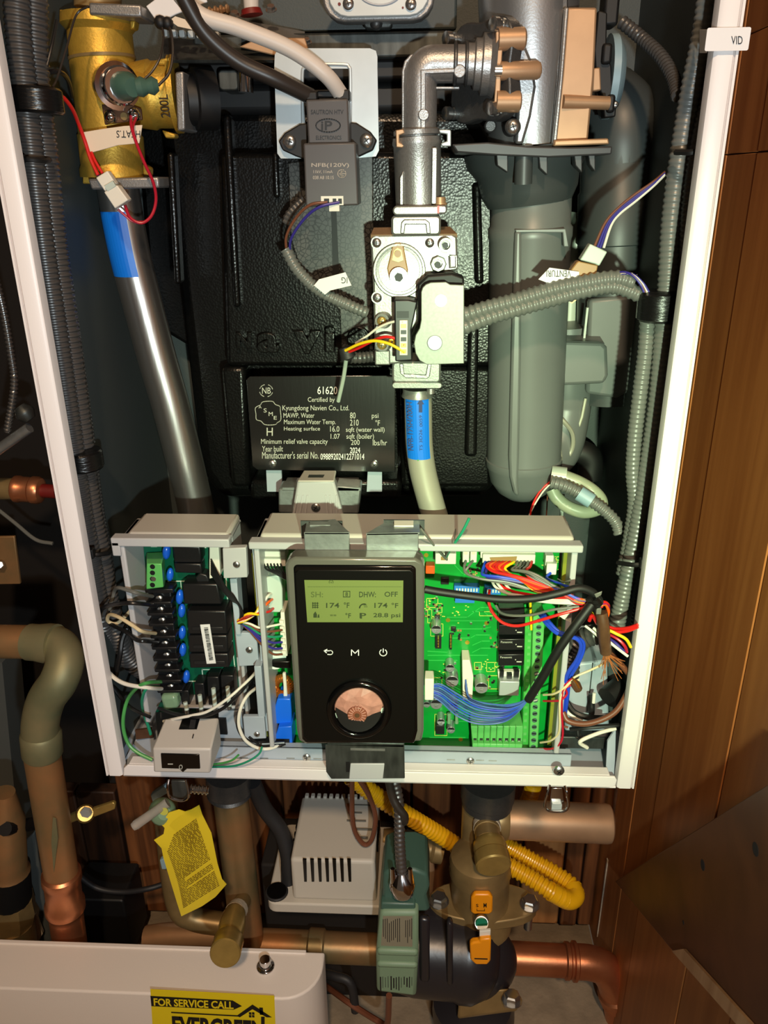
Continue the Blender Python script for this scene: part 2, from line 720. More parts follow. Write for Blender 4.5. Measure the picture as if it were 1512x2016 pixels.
def arc(cx, cy, rx, ry, a0, a1, n=16):
    return [(cx+rx*math.cos(math.radians(a0+(a1-a0)*i/n)), cy+ry*math.sin(math.radians(a0+(a1-a0)*i/n))) for i in range(n+1)]

# ================================================================== THE SETTING
YB, XS, ZF = .262, .28, -.49
w = struct('wall_back', G().box((-.36, YB+.02, ZF), (XS, YB+.03, .95)), 'dark_void')
bx = -.345
k = 0
for wd_, m_ in ((.07, 'wood_back'), (.085, 'wood_back'), (.06, 'wood_back'), (.09, 'wood_back'), (.075, 'wood_back'), (.09, 'wood_back'),
                (.055, 'wood_back'), (.055, 'wood_pale'), (.024, 'wood_back'), (.02, 'wood_back')):
    dy = random.uniform(0, .004)
    obj('plank', G().box((bx+.0015, YB+dy, ZF+.02), (bx+wd_-.0015, YB+.018, .95)), m_, w, bevel=.002)
    bx += wd_
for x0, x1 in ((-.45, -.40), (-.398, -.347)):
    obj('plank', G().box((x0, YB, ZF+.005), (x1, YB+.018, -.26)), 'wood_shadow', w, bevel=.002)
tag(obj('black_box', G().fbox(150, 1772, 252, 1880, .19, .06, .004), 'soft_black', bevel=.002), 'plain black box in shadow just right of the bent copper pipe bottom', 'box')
w = struct('wall_right', G().box((XS+.012, -1.2, ZF), (XS+.022, YB+.03, 1.3)), 'dark_void')
y = YB+.02
k = 0
while y > -1.1:
    wd_ = (.11, .062, .13, .085)[k % 4]
    for z0, z1 in ((ZF+.005, .4775), (.4783, .5575), (.5583, 1.3)):
        obj('board', G().box((XS+.0008*(k % 2), y-wd_+.0008, z0), (XS+.011, y-.0008, z1)), 'wood_side', w, bevel=.0004, seg=1)
    y -= wd_
    k += 1
struct('floor', G().box((-1.6, -1.6, ZF-.02), (XS, 1.6, ZF)), 'concrete')
struct('wall_rear', G().box((-1.6, .46, ZF), (-.36, .48, 1.3)), 'dark_void')
struct('wall_left', G().box((-1.6, -1.6, ZF), (-1.58, .46, 1.3)), 'dark_void')

# pipe standing in the corner of the two wooden walls, pale bead of caulk on it
t = thing('corner_pipe', P(1205, 1612, .235), 'thin paint-streaked metal pipe end hanging in wall corner right of copper stub', 'pipe')
obj('shaft', G().tube([P(1218, 1545, .235), P(1212, 1612, .235)], .0045, 10), 'rust_steel', t)
obj('end_bead', G().ball(P(1212, 1613, .234), .0055, 10), 'ptfe', t)
tag(obj('paint_streak', G().prism([(XS-.0012, .236, -.32), (XS-.0012, .232, -.32), (XS-.0012, .234, -.455), (XS-.0012, .235, -.455)], (.0012, 0, 0)), 'ptfe'),
    'long pale run of dried caulk down the wooden wall corner', 'caulk')
# dark sheet leaning on the right wall, pale bare edge
t = thing('leaning_panel', (XS-.02, -.05, -.2), 'dark brown wooden sheet leaning tilted against the right wall', 'wood panel')
q = [PX(1210, 1735, XS-.018), PX(1560, 1513, XS-.018), PX(1760, 1800, XS-.018), PX(1780, 2392, XS-.018), PX(1318, 1866, XS-.018)]
obj('sheet', G().prism(q, (.017, 0, 0)), 'wood_dark_panel', t, bevel=.001)
q = [PX(1322, 1872, XS-.021), PX(1345, 1868, XS-.021), PX(1540, 2085, XS-.021), PX(1510, 2085, XS-.021)]
obj('bare_edge', G().prism(q, (.0025, 0, 0)), 'wood_edge', t)
for i, (x, y_, r) in enumerate([(1383, 1703, 12), (1487, 1672, 13), (1345, 1816, 5)]):
    c = PX(x, y_, XS-.0182)
    obj('knot', G().cyl(c, c+Vector((.001, 0, 0)), r*.00035, None, 12), 'dark_void', t)

# things in the dark gap on the left ------------------------------------------------
t = thing('copper_line', P(0, 960, .3), 'copper pipe with a soldered coupling in the dark left gap at mid height', 'pipe')
obj('tube', G().cyl(P(-120, 962, .3), P(30, 962, .3), .0125, None, 18), 'brass_old', t)
obj('coupling', G().lathe(P(28, 962, .3), P(84, 966, .3), [(0, .0135), (.05, .0155), (.2, .0155), (.25, .0145), (.6, .0145), (.65, .0158), (.85, .0158), (.95, .014), (1, .010)], 20), 'copper', t)
obj('stub', G().cyl(P(84, 966, .3), P(112, 968, .3), .008, None, 12), 'red_gasket', t)
t = thing('armoured_cable', P(22, 850, .25), 'shiny armoured flexible cable hanging in the dark gap, far left', 'cable')
obj('armour', G().corr(W_((-30, 470, .25), (4, 600, .25), (22, 700, .25), (28, 760, .25), (14, 850, .25)), .0042, .0042, 10, .78), 'bx_steel', t)
obj('connector', G().lathe(P(38, 800, .25), P(60, 826, .25), [(0, .006), (.4, .010), (.6, .010), (1, .006)], 12), 'galvanised_dark', t)
tag(obj('steel_conduit', G().cyl(P(-60, 925, .25), P(58, 842, .25), .0055, None, 14), 'galvanised'), 'straight grey steel conduit slanting in the dark left gap', 'conduit')
tag(obj('grey_cord', G().tube(W_((-20, 990, .3), (30, 1030, .3), (70, 1062, .3), (104, 1070, .3)), .0022, 8), 'wire_grey'), 'thin grey cord curving beneath the soldered coupling at left edge', 'cord')
t = thing('copper_plate', P(20, 1150, .28), 'flat reddish copper strap plate with bolt at left edge', 'bracket')
obj('plate', G().fpoly([(-60, 1058), (28, 1056), (40, 1150), (-60, 1152)], .28, .004), 'copper_old', t, bevel=.001)
obj('bolt', G().lathe(P(0, 1112, .279), P(-1, 1112, .268), [(0, .006), (.7, .006), (1, .004)], 6), 'screw_steel', t)
tag(obj('duct_panel', G().fpoly([(-200, 1270), (4, 1305), (44, 1720), (-200, 1800)], .34, .05), 'dark_grey_panel'), 'flat grey sheet metal face behind the bent copper pipe', 'sheet metal')
t = thing('pipe_union', P(20, 1720, .17), 'dark brown pipe union with tape and brass nut, lower left edge', 'fitting')
obj('upper_tube', G().lathe(P(8, 1560, .17), P(18, 1715, .17), [(0, .012), (.3, .019), (.34, .021), (.95, .021), (1, .024)], 20), 'copper_old', t)
obj('clamp', G().lathe(P(18, 1716, .17), P(20, 1768, .17), [(0, .024), (1, .025)], 20), 'soft_black', t)
obj('brass_nut', G().lathe(P(21, 1768, .17), P(24, 1815, .17), [(0, .026), (.5, .029), (1, .026)], 8), 'brass_old', t)
obj('lower_tube', G().lathe(P(24, 1815, .17), P(36, 1905, .17), [(0, .026), (1, .025)], 20), 'copper_old', t)
obj('hose_barb', G().cyl(P(10, 1632, .15), P(64, 1622, .2), .008, None, 12), 'soft_black', t)
t = thing('cable_wrap', P(70, 1850, .16), 'crumpled grey foil wrap hanging between union and bent copper pipe', 'wrap')
obj('foil', G().fpoly([(38, 1668), (66, 1640), (78, 1720), (88, 1790), (104, 1858), (64, 1880), (76, 1790), (46, 1740)], .21, .012), 'dark_grey_panel', t, bevel=.003)
obj('fold', G().fpoly([(46, 1820), (70, 1800), (84, 1838), (72, 1862)], .2, .004), 'paper_tan', t)

# ================================================================== THE CABINET
HT = .72
cab = thing('boiler_cabinet', (0, .12, 0), 'open white wall-hung boiler cabinet with dark grey inside', 'cabinet')
for s in (-1, 1):
    g = G().box((s*.22, 0, .0), (s*.2185, .245, HT))
    obj('side_panel', g, 'white_paint', cab)
    g = G()
    prof = [(.22, .006), (.2192, .0022), (.217, 0), (.2085, 0), (.2065, .0015), (.206, .004), (.206, .010), (.2072, .010), (.2076, .006), (.2076, .004), (.209, .0018), (.217, .0018), (.2186, .004), (.2186, .012), (.22, .012)]
    g.prism([(s*x, y_, 0) for x, y_ in prof], (0, 0, HT))
    obj('front_flange', g, 'white_paint', cab)
    obj('inner_side', G().box((s*.2184, .012, .002), (s*.2165, .235, HT)), 'inner_grey', cab)
obj('back_panel', G().box((-.2165, .235, .002), (.2165, .237, HT)), 'inner_grey', cab)
obj('floor_pan', G().box((-.2165, .012, .0), (.2165, .235, .002)), 'pale_steel', cab)
z1 = .0115
g = G().prism([(-.198, 0, 0), (.2, 0, 0), (.2048, 0, .0022), (.2055, 0, .008), (.2035, 0, z1), (-.2005, 0, z1), (-.204, 0, .008), (-.2055, 0, 0)], (0, .0022, 0))
g.box((-.2, .0022, z1-.002), (.2, .012, z1)).box((-.2055, .0, -.0002), (.2055, .014, .0016))
obj('bottom_lip', g, 'white_paint', cab, bevel=.0006)
# bar that carries the control boxes
bar = thing('mounting_bar', P(750, 1500, .016), 'pale grey steel bar along the bottom lip under the control boxes', 'bar')
obj('bar', G().box((-.155, .0125, .0022), (.17, .0145, P(750, 1477, .0125).z)).box((-.155, .0125, P(750, 1477, .0125).z-.0012), (.17, .020, P(750, 1477, .0125).z)), 'pale_steel', bar, bevel=.0008)
g = G().prism([P(1196, 1460, .02), P(1214, 1432, .03), P(1228, 1478, .02), P(1225, 1530, .012), P(1192, 1530, .012)], (0, .002, 0))
obj('end_bracket', g, 'pale_steel', bar)
obj('left_tray', G().prism([P(262, 1466, .03), P(304, 1386, .07), P(310, 1470, .02), P(310, 1508, .012), P(238, 1508, .012)], (0, .002, 0)), 'pale_steel', bar)
obj('tab', G().fpoly([(266, 1438), (298, 1434), (302, 1452), (268, 1456)], .03, .002), 'rust_steel', bar)
obj('slotted_rail', G().fbox(1096, 1452, 1192, 1474, .034, .002).fbox(1100, 1412, 1168, 1450, .06, .004), 'galvanised_dark', bar, bevel=.0005)
for x, y_ in ((604, 1490), (926, 1497)):
    screw(x, y_, .0123, 8, bar)
g = G()
for x, y_ in ((480, 1492), (520, 1493), (572, 1493), (625, 1494), (888, 1496), (945, 1497), (970, 1498)):
    g.fbox(x-8, y_-1, x+8, y_+1, .0123, .0004)
stuff(obj('stamped_mark', g, 'galvanised', bar))
t = thing('toggle_latch', P(1100, 1590, .0), 'chrome toggle latch hanging under bottom lip, right', 'latch', 'cover latches')
obj('loop', G().tube(W_((1082, 1545, 0), (1078, 1562, -.004), (1073, 1585, -.004), (1080, 1596, -.004), (1108, 1597, -.004), (1119, 1587, -.004), (1116, 1562, -.004), (1112, 1547, 0)), .0012, 8), 'chrome', t)
obj('plate', G().fpoly([(1086, 1552), (1108, 1552), (1112, 1592), (1082, 1592)], .001, .0015), 'chrome', t, bevel=.0005)
obj('hook', G().fbox(1086, 1583, 1106, 1596, -.002, .003, .0008), 'galvanised_bright', t)
screw(1100, 1516, -.0003, 11, cab, 'bolt', 'screw_steel')
t = thing('toggle_latch', P(350, 1560, .0), 'dark toggle latch hanging under bottom lip beneath the rocker switch', 'latch', 'cover latches')
obj('loop', G().tube(W_((332, 1534, 0), (330, 1552, -.004), (336, 1570, -.004), (360, 1576, -.004), (372, 1564, -.004), (366, 1534, 0)), .0012, 8), 'chrome', t)
obj('plate', G().fpoly([(336, 1538), (366, 1538), (374, 1572), (340, 1572)], .002, .003), 'galvanised_dark', t, bevel=.0008)
obj('spring', G().corr(W_((376, 1553, .004), (412, 1556, .004)), .0042, .0032, 10, .7), 'chrome', t)

# corrugated conduits ---------------------------------------------------------------
grp = 'corrugated wire conduits on the left side'
tag(obj('corrugated_conduit', G().corr(W_((32, -40, .035), (36, 60, .035), (48, 170, .035), (62, 300, .035), (84, 480, .035), (112, 660, .035), (138, 840, .035), (160, 1000, .035), (176, 1085, .035), (196, 1200, .035), (212, 1260, .05)), .0082, .0036, 12, .9), 'conduit_black'),
    'black corrugated conduit lying against the left flange', 'conduit', grp)
tag(obj('corrugated_conduit', G().corr(W_((64, -40, .046), (66, 60, .046), (70, 170, .046), (86, 300, .046), (106, 480, .046), (132, 660, .046), (156, 840, .046), (176, 1000, .046), (194, 1085, .046), (216, 1200, .046), (250, 1290, .06), (300, 1330, .08)), .0094, .0038, 12, .9), 'conduit_black'),
    'thicker black corrugated conduit, second from the left flange', 'conduit', grp)
tag(obj('corrugated_conduit', G().corr(W_((90, 380, .06), (118, 500, .06), (146, 680, .06), (170, 850, .06), (190, 1000, .06), (207, 1090, .06), (222, 1190, .06), (246, 1250, .07), (290, 1300, .09)), .0060, .003, 10, .9), 'conduit_black'),
    'thin black corrugated conduit tucked behind the other left conduits', 'conduit', grp)
tag(obj('tape_wrap', G().lathe(P(70, 172, .038), P(76, 224, .038), [(0, .0145), (.1, .0158), (.9, .0162), (1, .0148)], 18), 'tape_black'), 'black tape binding the left conduits near the brass valve', 'tape')
tag(obj('tape_wrap', G().lathe(P(160, 886, .038), P(166, 922, .038), [(0, .0138), (.1, .0150), (.9, .0150), (1, .0138)], 18), 'tape_black'), 'black tape binding the left conduits at mid height', 'tape')


def tie(pts, Y, label, hx, hy, s):
    t = thing('cable_tie', P(hx, hy, Y), label, 'cable tie', 'black cable ties on the flanges')
    obj('strap', G().tube(W_(*pts), .0018, 6), 'soft_black', t)
    obj('head', G().fbox(hx-7, hy-9, hx+7, hy+9, Y-.006, .006, .001), 'soft_black', t, bevel=.0008)
    obj('anchor', G().fpoly([(hx-s*4, hy-16), (hx-s*16, hy-26), (hx-s*17, hy-14), (hx-s*10, hy), (hx-s*12, hy+22), (hx-s*4, hy+14)], Y-.008, .005), 'soft_black', t, bevel=.001)


tie([(30, 312, .024), (62, 314, .02), (92, 316, .03), (98, 312, .05)], .022, 'black cable tie on left conduits beside brass valve', 36, 312, 1)
tie([(168, 1086, .024), (190, 1092, .022), (214, 1088, .034), (220, 1082, .05)], .022, 'black cable tie on left conduits beside terminal box', 176, 1092, 1)
tie([(1388, 298, .02), (1360, 300, .018), (1330, 300, .03)], .018, 'black cable tie on upper right conduits', 1384, 298, -1)
tie([(1280, 1108, .02), (1250, 1112, .016), (1216, 1108, .03)], .016, 'black cable tie on lower right conduits', 1268, 1112, -1)

grp = 'corrugated wire conduits on the right side'
tag(obj('corrugated_conduit', G().corr(W_((1398, -40, .045), (1385, 60, .045), (1364, 160, .045), (1341, 290, .045), (1322, 430, .045), (1314, 560, .045), (1306, 660, .045), (1296, 780, .045), (1276, 920, .045), (1255, 1040, .045), (1232, 1150, .045), (1214, 1232, .045)), .0068, .0038, 14, .9), 'conduit_grey'),
    'thick corrugated conduit, full height of right side, ending above red wires', 'conduit', grp)
tag(obj('corrugated_conduit', G().corr(W_((1428, -40, .04), (1415, 60, .04), (1396, 180, .04), (1370, 290, .04), (1352, 430, .04), (1344, 560, .045), (1334, 680, .05), (1322, 800, .05), (1310, 920, .05), (1288, 1040, .05), (1265, 1150, .05), (1250, 1240, .05)), .0048, .0032, 12, .9), 'conduit_black'),
    'thinner black corrugated conduit beside the right flange', 'conduit', grp)
tag(obj('corrugated_conduit', G().corr(W_((1276, 610, .05), (1272, 680, .05), (1262, 760, .05), (1250, 860, .05), (1246, 930, .05), (1250, 990, .05), (1240, 1060, .05), (1226, 1130, .05)), .0056, .0036, 12, .9), 'conduit_grey'),
    'short corrugated conduit below the tape lump, left of right bundle', 'conduit', grp)
tag(obj('corrugated_conduit', G().corr(W_((1225, 44, .13), (1262, 74, .12), (1300, 110, .1), (1325, 152, .08), (1335, 190, .06)), .0046, .0034, 10), 'conduit_black'),
    'black corrugated conduit arching from blower to right bundle', 'conduit')
tag(obj('tape_wrap', G().lathe(P(1303, 572, .045), P(1297, 632, .045), [(0, .0125), (.1, .0155), (.9, .0155), (1, .0125)], 18), 'tape_black'), 'black tape lump binding the right conduits by the venturi wires', 'tape')
t = thing('wire_flag', P(1425, 85, .0), 'white flag label reading VID stuck across the right flange', 'label')
g = G().fbox(1390, 54, 1476, 100, -.0025, .0004, .001)
obj('flag', g, 'paper', t)
q = [(P(1378, y_, .03), P(1383, y_, .022), P(1388, y_, .010), P(1392, y_, -.0025)) for y_ in (58, 104)]
g = G()
for i in range(3):
    a, b, c, d = q[0][i], q[0][i+1], q[1][i+1], q[1][i]
    n = Vector((0, .0006, 0))
    g.hexa((a, d, c, b), (a+n, d+n, c+n, b+n))
obj('wrap', g, 'paper', t)
txt(t, [('VID', 1440, 71, 1462, 87)], -.0029, 'ink')

# ================================================================== HEAT EXCHANGER AND TOP
sh = thing('heat_exchanger', P(640, 960, .2), 'black foam-jacketed heat exchanger filling the middle of the cabinet', 'heat exchanger')
# jacket: stepped body with tall chamfers, recess for the plate left open
YS = .128
g = G().fpoly([(306, 215), (340, 205), (930, 205), (985, 300), (984, 940), (960, 985), (430, 985), (392, 930)], YS+.035, .06)
obj('jacket_body', g, 'foam_black', sh, bevel=.012, seg=3)
g = G()
g.fpoly([(432, 300), (975, 300), (973, 722), (445, 722)], YS, .04)
g.fpoly([(433, 722), (482, 722), (492, 960), (455, 960)], YS, .04)
g.fpoly([(784, 722), (973, 722), (968, 960), (790, 960)], YS, .04)
g.fpoly([(492, 946), (790, 946), (790, 985), (492, 985)], YS, .04)
obj('jacket_front', g, 'foam_black', sh, bevel=.004, seg=2)
g = G()
for pts in ([(440, 225), (450, 225), (470, 605), (462, 606)], [(933, 360), (944, 360), (950, 560), (938, 560)], [(926, 630), (940, 632), (936, 900), (918, 900)],
            [(330, 300), (338, 300), (352, 560), (345, 560)], [(538, 300), (544, 300), (548, 390), (541, 390)]):
    g.fpoly([(x+(-3 if i in (0, 3) else 3), y_) for i, (x, y_) in enumerate(pts)], YS-.007, .014)
obj('rib', g, 'foam_black', sh, bevel=.0032, seg=4)
g = G().fpoly([(566, 320), (735, 300), (735, 690), (672, 690), (668, 610), (600, 560), (572, 470)], YS-.003, .006)
obj('bead_pad', g, 'foam_beads', sh, bevel=.001)
obj('pad_groove', G().fpoly([(652, 410), (662, 410), (668, 545), (655, 545)], YS-.0036, .001), 'soft_black', sh)
g = G()
lett = [('N', 468, 652, 498, 684), ('a', 508, 652, 552, 692), ('v', 578, 648, 634, 694), ('i', 640, 640, 662, 690), ('e', 684, 640, 730, 690)]
for s_, x0, y0, x1, y1 in lett:
    g = G()
    gtext3(g, s_, P(x0, y1, YS), P(x1, y1, YS), P(x0, y0, YS), .007, .03)
    obj('raised_letter', g, 'foam_black', sh, sharp=30)
g = G().fpoly([(268, 250), (380, 238), (404, 500), (400, 700), (300, 640)], .2, .02)
obj('jacket_side', g, 'foam_black', sh, bevel=.004)

# burner end above the jacket
bd = thing('burner_plate', P(640, 200, .16), 'grey steel burner plate behind the transformer bracket at top', 'plate')
obj('plate', G().fbox(380, 64, 880, 116, .14, .008), 'galvanised_dark', bd, bevel=.002)
obj('upper_plate', G().fbox(330, -60, 900, 64, .165, .008), 'inner_grey', bd, bevel=.002)
obj('flange', G().fbox(345, 116, 900, 160, .150, .02), 'soft_black', bd, bevel=.003)
obj('throat', G().fbox(330, 160, 960, 225, .16, .05), 'soft_black', bd, bevel=.006)
obj('hex_stud', G().fbox(430, 137, 468, 178, .125, .03, .003), 'galvanised_dark', bd, bevel=.001)
obj('chrome_pin', G().cyl(P(484, 132, .122), P(484, 182, .122), .0055, None, 18), 'chrome', bd)
g = G().fbox(716, 36, 772, 56, .133, .01, .003)
obj('latch_tab', g, 'galvanised_dark', bd, bevel=.001)
obj('latch_knob', G().ball(P(741, 46, .13), .0045, 12), 'cast_dark', bd)
dr = thing('sight_cover', P(745, 0, .12), 'rounded silver oval cover plate with two screws at top edge', 'cover')
obj('rim', G().fbox(634, -60, 856, 42, .122, .014, .026), 'cast_aluminium', dr, bevel=.0015)
obj('inner_face', G().fbox(645, -60, 846, 33, .119, .004, .022), 'galvanised_bright', dr, bevel=.001)
obj('centre_ring', G().tube([P(x, y_, .119) for x, y_ in arc(748, -22, 44, 32, 0, 360, 30)], .0009, 6), 'pale_steel', dr)
screw(686, 8, .119, 11, dr)
screw(809, 9, .119, 11, dr)
obj('paint_dot', G().fcyl(668, 8, .1186, 3, .0006).fcyl(793, 15, .1186, 2, .0006), 'red_gasket', dr)

fl = thing('igniter_flange', P(480, 90, .13), 'galvanised toothed igniter flange behind the high-voltage cables', 'flange')
obj('shelf', G().hexa([P(322, 118, .115), P(540, 118, .115), P(560, 96, .145), P(322, 72, .145)], [P(322, 124, .117), P(540, 124, .117), P(560, 102, .147), P(322, 78, .147)]), 'galvanised_dark', fl)
g = G()
for i in range(7):
    x = 318+i*17
    g.fbox(x, 57+i*.8, x+11, 72+i*.8, .117, .006, .001)
obj('tooth', g, 'galvanised_bright', fl, bevel=.0005)
obj('collar', G().hexa([P(470, 66, .125), P(600, 84, .125), P(600, 62, .15), P(480, 40, .15)], [P(470, 74, .127), P(600, 92, .127), P(600, 70, .152), P(480, 48, .152)]), 'cast_aluminium', fl)
obj('plate', G().fpoly([(510, 74), (600, 74), (612, 112), (560, 114), (470, 92)], .121, .003), 'copper_warmlit_tan', fl, bevel=.0008)
for x, y_, r in ((463, 32, 9), (534, 20, 9), (604, 84, 8), (594, 86, 7)):
    c = P(x, y_, .13)
    put('hexv', g_hex, ('screw_steel',), 'bolt', c, fl, (math.radians(35), 0, 0), r*.00036)
obj('electrode_insulator', G().lathe(P(492, -40, .13), P(495, 20, .13), [(0, .006), (1, .0052)], 16), 'hv_white', fl)
obj('electrode_seal', G().lathe(P(494, 18, .13), P(496, 30, .13), [(0, .0068), (1, .008)], 16), 'red_gasket', fl)
g = G().corr(W_((412, 24, .14), (452, 18, .14)), .0035, .0042, 8, .6)
obj('coil', g, 'copper_warmlit_tan', fl)
ss = thing('sensor_clip', P(340, 40, .11), 'white folded plastic clip at top left beside the black cable', 'clip')
obj('plate', G().fpoly([(287, 12), (330, -20), (405, -6), (408, 4), (346, 28), (330, 36), (320, 50), (308, 42)], .11, .002), 'paper', ss, bevel=.0006)
obj('fold', G().fpoly([(334, 40), (345, 32), (364, 38), (378, 58), (350, 52)], .106, .002), 'paper_tan', ss)
obj('boot', G().ball(P(316, 44, .105), .0045, 10).ball(P(330, 46, .105), .0042, 10), 'soft_black', ss)

# transformer and its bracket
br = thing('transformer_bracket', P(645, 310, .1), 'bright steel bracket plate with a square window behind the ignition transformer', 'bracket')
YBk = .1
g = G()
g.fpoly([(541, 108), (546, 98), (556, 95), (728, 95), (740, 100), (743, 112), (743, 135), (540, 135)], YBk, .002)
g.fpoly([(540, 135), (596, 135), (604, 312), (553, 312), (546, 302)], YBk, .002)
g.fpoly([(690, 135), (743, 135), (746, 296), (740, 308), (690, 312)], YBk, .002)
g.fpoly([(596, 250), (690, 250), (690, 312), (602, 312)], YBk, .002)
obj('plate', g, 'galvanised_bright', br)
obj('window_lip', G().tube(W_((596, 250, YBk), (595, 150, YBk), (600, 133, YBk), (612, 127, YBk), (675, 127, YBk), (687, 132, YBk), (690, 150, YBk), (690, 250, YBk)), .0012, 8), 'galvanised_bright', br)
tr = thing('ignition_transformer', P(650, 400, .08), 'grey potted ignition transformer with printed rating', 'transformer')
obj('mounting_ear', G().fpoly([(548, 278), (560, 262), (590, 244), (605, 243), (605, 316), (582, 308), (556, 296)], .094, .006), 'soft_black', tr, bevel=.001)
obj('mounting_ear', G().fpoly([(742, 276), (730, 260), (702, 242), (685, 240), (685, 314), (708, 308), (734, 296)], .094, .006), 'soft_black', tr, bevel=.001)
obj('body', G().fpoly([(597, 282), (700, 280), (706, 404), (602, 408)], .071, .026), 'epoxy_grey', tr, bevel=.0012)
obj('upper_body', G().fpoly([(602, 196), (685, 194), (688, 282), (607, 284)], .075, .022), 'epoxy_grey', tr, bevel=.0012)
obj('cable_entry', G().fbox(602, 180, 624, 198, .080, .014).fbox(660, 176, 688, 198, .080, .014).fbox(624, 178, 660, 192, .084, .006), 'soft_black', tr, bevel=.001)
obj('socket', G().fbox(632, 386, 676, 404, .0705, .001).fbox(648, 402, 668, 416, .0705, .01), 'conn_white', tr)
obj('socket_hole', G().fbox(638, 391, 648, 401, .0700, .0008).fbox(655, 391, 662, 401, .07, .0008).fbox(666, 391, 673, 401, .07, .0008), 'ink', tr)
screw(571, 279, .0938, 13, tr)
screw(722, 277, .0938, 13, tr)
txt(tr, [('NFB(120V)', 613, 321, 687, 331), ('11kV, 11mA', 617, 335, 655, 342), ('038 A8 10.15', 616, 346, 657, 353)], .0706, 'print_gold', .012)
g = G()
stroke(g, arc(673, 342, 8, 8, -40, 300), .0707, 1.6)
stroke(g, arc(674, 342, 4.5, 4.5, 60, 300), .0707, 1.3)
stroke(g, [(673, 336), (673, 348)], .0707, 1.2)
stroke(g, [(668, 342), (680, 342)], .0707, 1.2)
obj('certification_mark', g, 'print_gold', tr)
txt(tr, [('SAUTRON HTV', 612, 216, 676, 225), ('ELECTRONICS', 622, 267, 672, 275), ('AUTO GR. ALLIE', 621, 288, 676, 296)], .0746, 'ink', .01, 'embossed_lettering')
g = G()
stroke(g, arc(646, 247, 24, 13, 0, 360, 30), .0747, 2)
gtext(g, 'iP', P(632, 256, .0746), P(654, 256, .0746), P(632, 238, .0746), .02)
obj('embossed_logo', g, 'ink', tr)
tag(obj('high_voltage_cable', G().tube(W_((338, -60, .05), (370, 10, .055), (408, 70, .06), (470, 122, .066), (540, 155, .072), (612, 190, .086)), .0052, 14), 'hv_black'), 'thick black high-voltage cable sweeping down to the transformer', 'cable')
tag(obj('high_voltage_cable', G().tube(W_((330, -40, .06), (392, 28, .06), (470, 55, .064), (570, 96, .07), (640, 146, .075), (674, 190, .086)), .0052, 14), 'hv_white'), 'thick white high-voltage cable sweeping down to the transformer', 'cable')

t = thing('igniter_harness', P(600, 500, .09), 'conduit with brown and blue wires looping from the transformer to gas valve', 'wire harness')
wire(t, [(645, 398, .07), (610, 404, .07), (582, 430, .075), (564, 465, .08), (564, 495, .085)], 1.0, 'wire_brown')
wire(t, [(668, 398, .07), (628, 408, .068), (598, 432, .072), (574, 468, .078), (570, 495, .085)], 1.0, 'wire_navy')
obj('conduit', G().corr(W_((562, 490, .085), (586, 532, .085), (628, 572, .085), (680, 598, .085), (722, 616, .09)), .0045, .0034, 12), 'conduit_grey', t)
obj('loom_conduit', G().corr(W_((600, 392, .1), (572, 420, .1), (562, 440, .1)), .0035, .003, 8), 'conduit_black', t)
g = G().fpoly([(618, 562), (628, 550), (680, 536), (692, 562), (650, 572), (640, 580)], .078, .001)
obj('paper_flag', g, 'paper', t)
txt(t, [('IG', 672, 546, 684, 558, 180)], .0776, 'ink')

# nameplate and the bracket that holds it
YN = .118
npl = thing('rating_plate', P(636, 930, YN), 'dark reflective steel rating plate with engraved white text and two rivets', 'nameplate')
obj('plate', G().fpoly([(485, 748), (492, 741), (770, 739), (778, 745), (778, 930), (506, 925), (497, 918)], YN, .0012), 'plate_steel', npl, bevel=.0004)
for it in (('61620', 625, 761, 664, 776), ('2024', 689, 881, 709, 892), ('09889202412271014', 631, 893, 717, 905)):
    txt(npl, [it], YN-.0003, 'etch_white', .0, 'stamped_number')
txt(npl, [('Certified by', 606, 782, 659, 794), ('Kyungdong Navien Co., Ltd.', 556, 798, 687, 811), ('MAWP, Water', 558, 813, 619, 824), ('80', 689, 812, 700, 824), ('psi', 732, 814, 745, 826),
          ('Maximum Water Temp.', 559, 826, 661, 838), ('210', 689, 826, 706, 838), ('°F', 739, 827, 748, 838), ('Heating surface', 559, 840, 630, 850), ('16.0', 650, 839, 668, 850),
          ('sqft (water wall)', 681, 841, 757, 853), ('1.07', 651, 854, 669, 864), ('sqft (boiler)', 682, 854, 736, 867), ('Minimum relief valve capacity', 514, 864, 645, 877),
          ('200', 691, 866, 708, 876), ('lbs/hr', 734, 866, 762, 877), ('Year built', 516, 878, 557, 889), ("Manufacturer's serial No.", 516, 889, 627, 903)], YN-.0003, 'etch_pale', .0)
txt(npl, [('NB', 516, 763, 533, 775), ('H', 525, 842, 537, 858), ('A', 509, 799, 515, 804), ('S', 519, 804, 525, 812), ('M', 529, 811, 537, 819), ('E', 539, 819, 545, 826)], YN-.0003, 'etch_pale', .0, 'stamp_letter')
g = G()
for a in (20, 110, 200, 290):
    stroke(g, arc(524, 769, 13, 12, a, a+55, 8), YN-.0001, 1.3)
o_ = []
for cx, cy_, a0 in ((540, 800, -70), (540, 826, 0), (514, 826, 110), (516, 800, 180)):
    o_ += arc(cx, cy_, 11, 9, a0, a0+80, 6)
lob = [(513, 797), (518, 791), (536, 790), (542, 796), (551, 800), (552, 808), (553, 826), (546, 832), (541, 836), (522, 836), (514, 829), (505, 826), (504, 815), (503, 803)]
stroke(g, [(p.x, p.y) for p in sm([Vector((x, y_, 0)) for x, y_ in lob+lob[:1]], 4)], YN-.0001, 1.2)
obj('stamp_outline', g, 'etch_pale', npl)
screw(536, 913, YN, 8, npl, 'rivet')
screw(737, 914, YN, 8, npl, 'rivet')
nb = thing('nose_bracket', P(628, 1030, .1), 'pale grey plastic bracket with one screw beneath the rating plate', 'bracket')
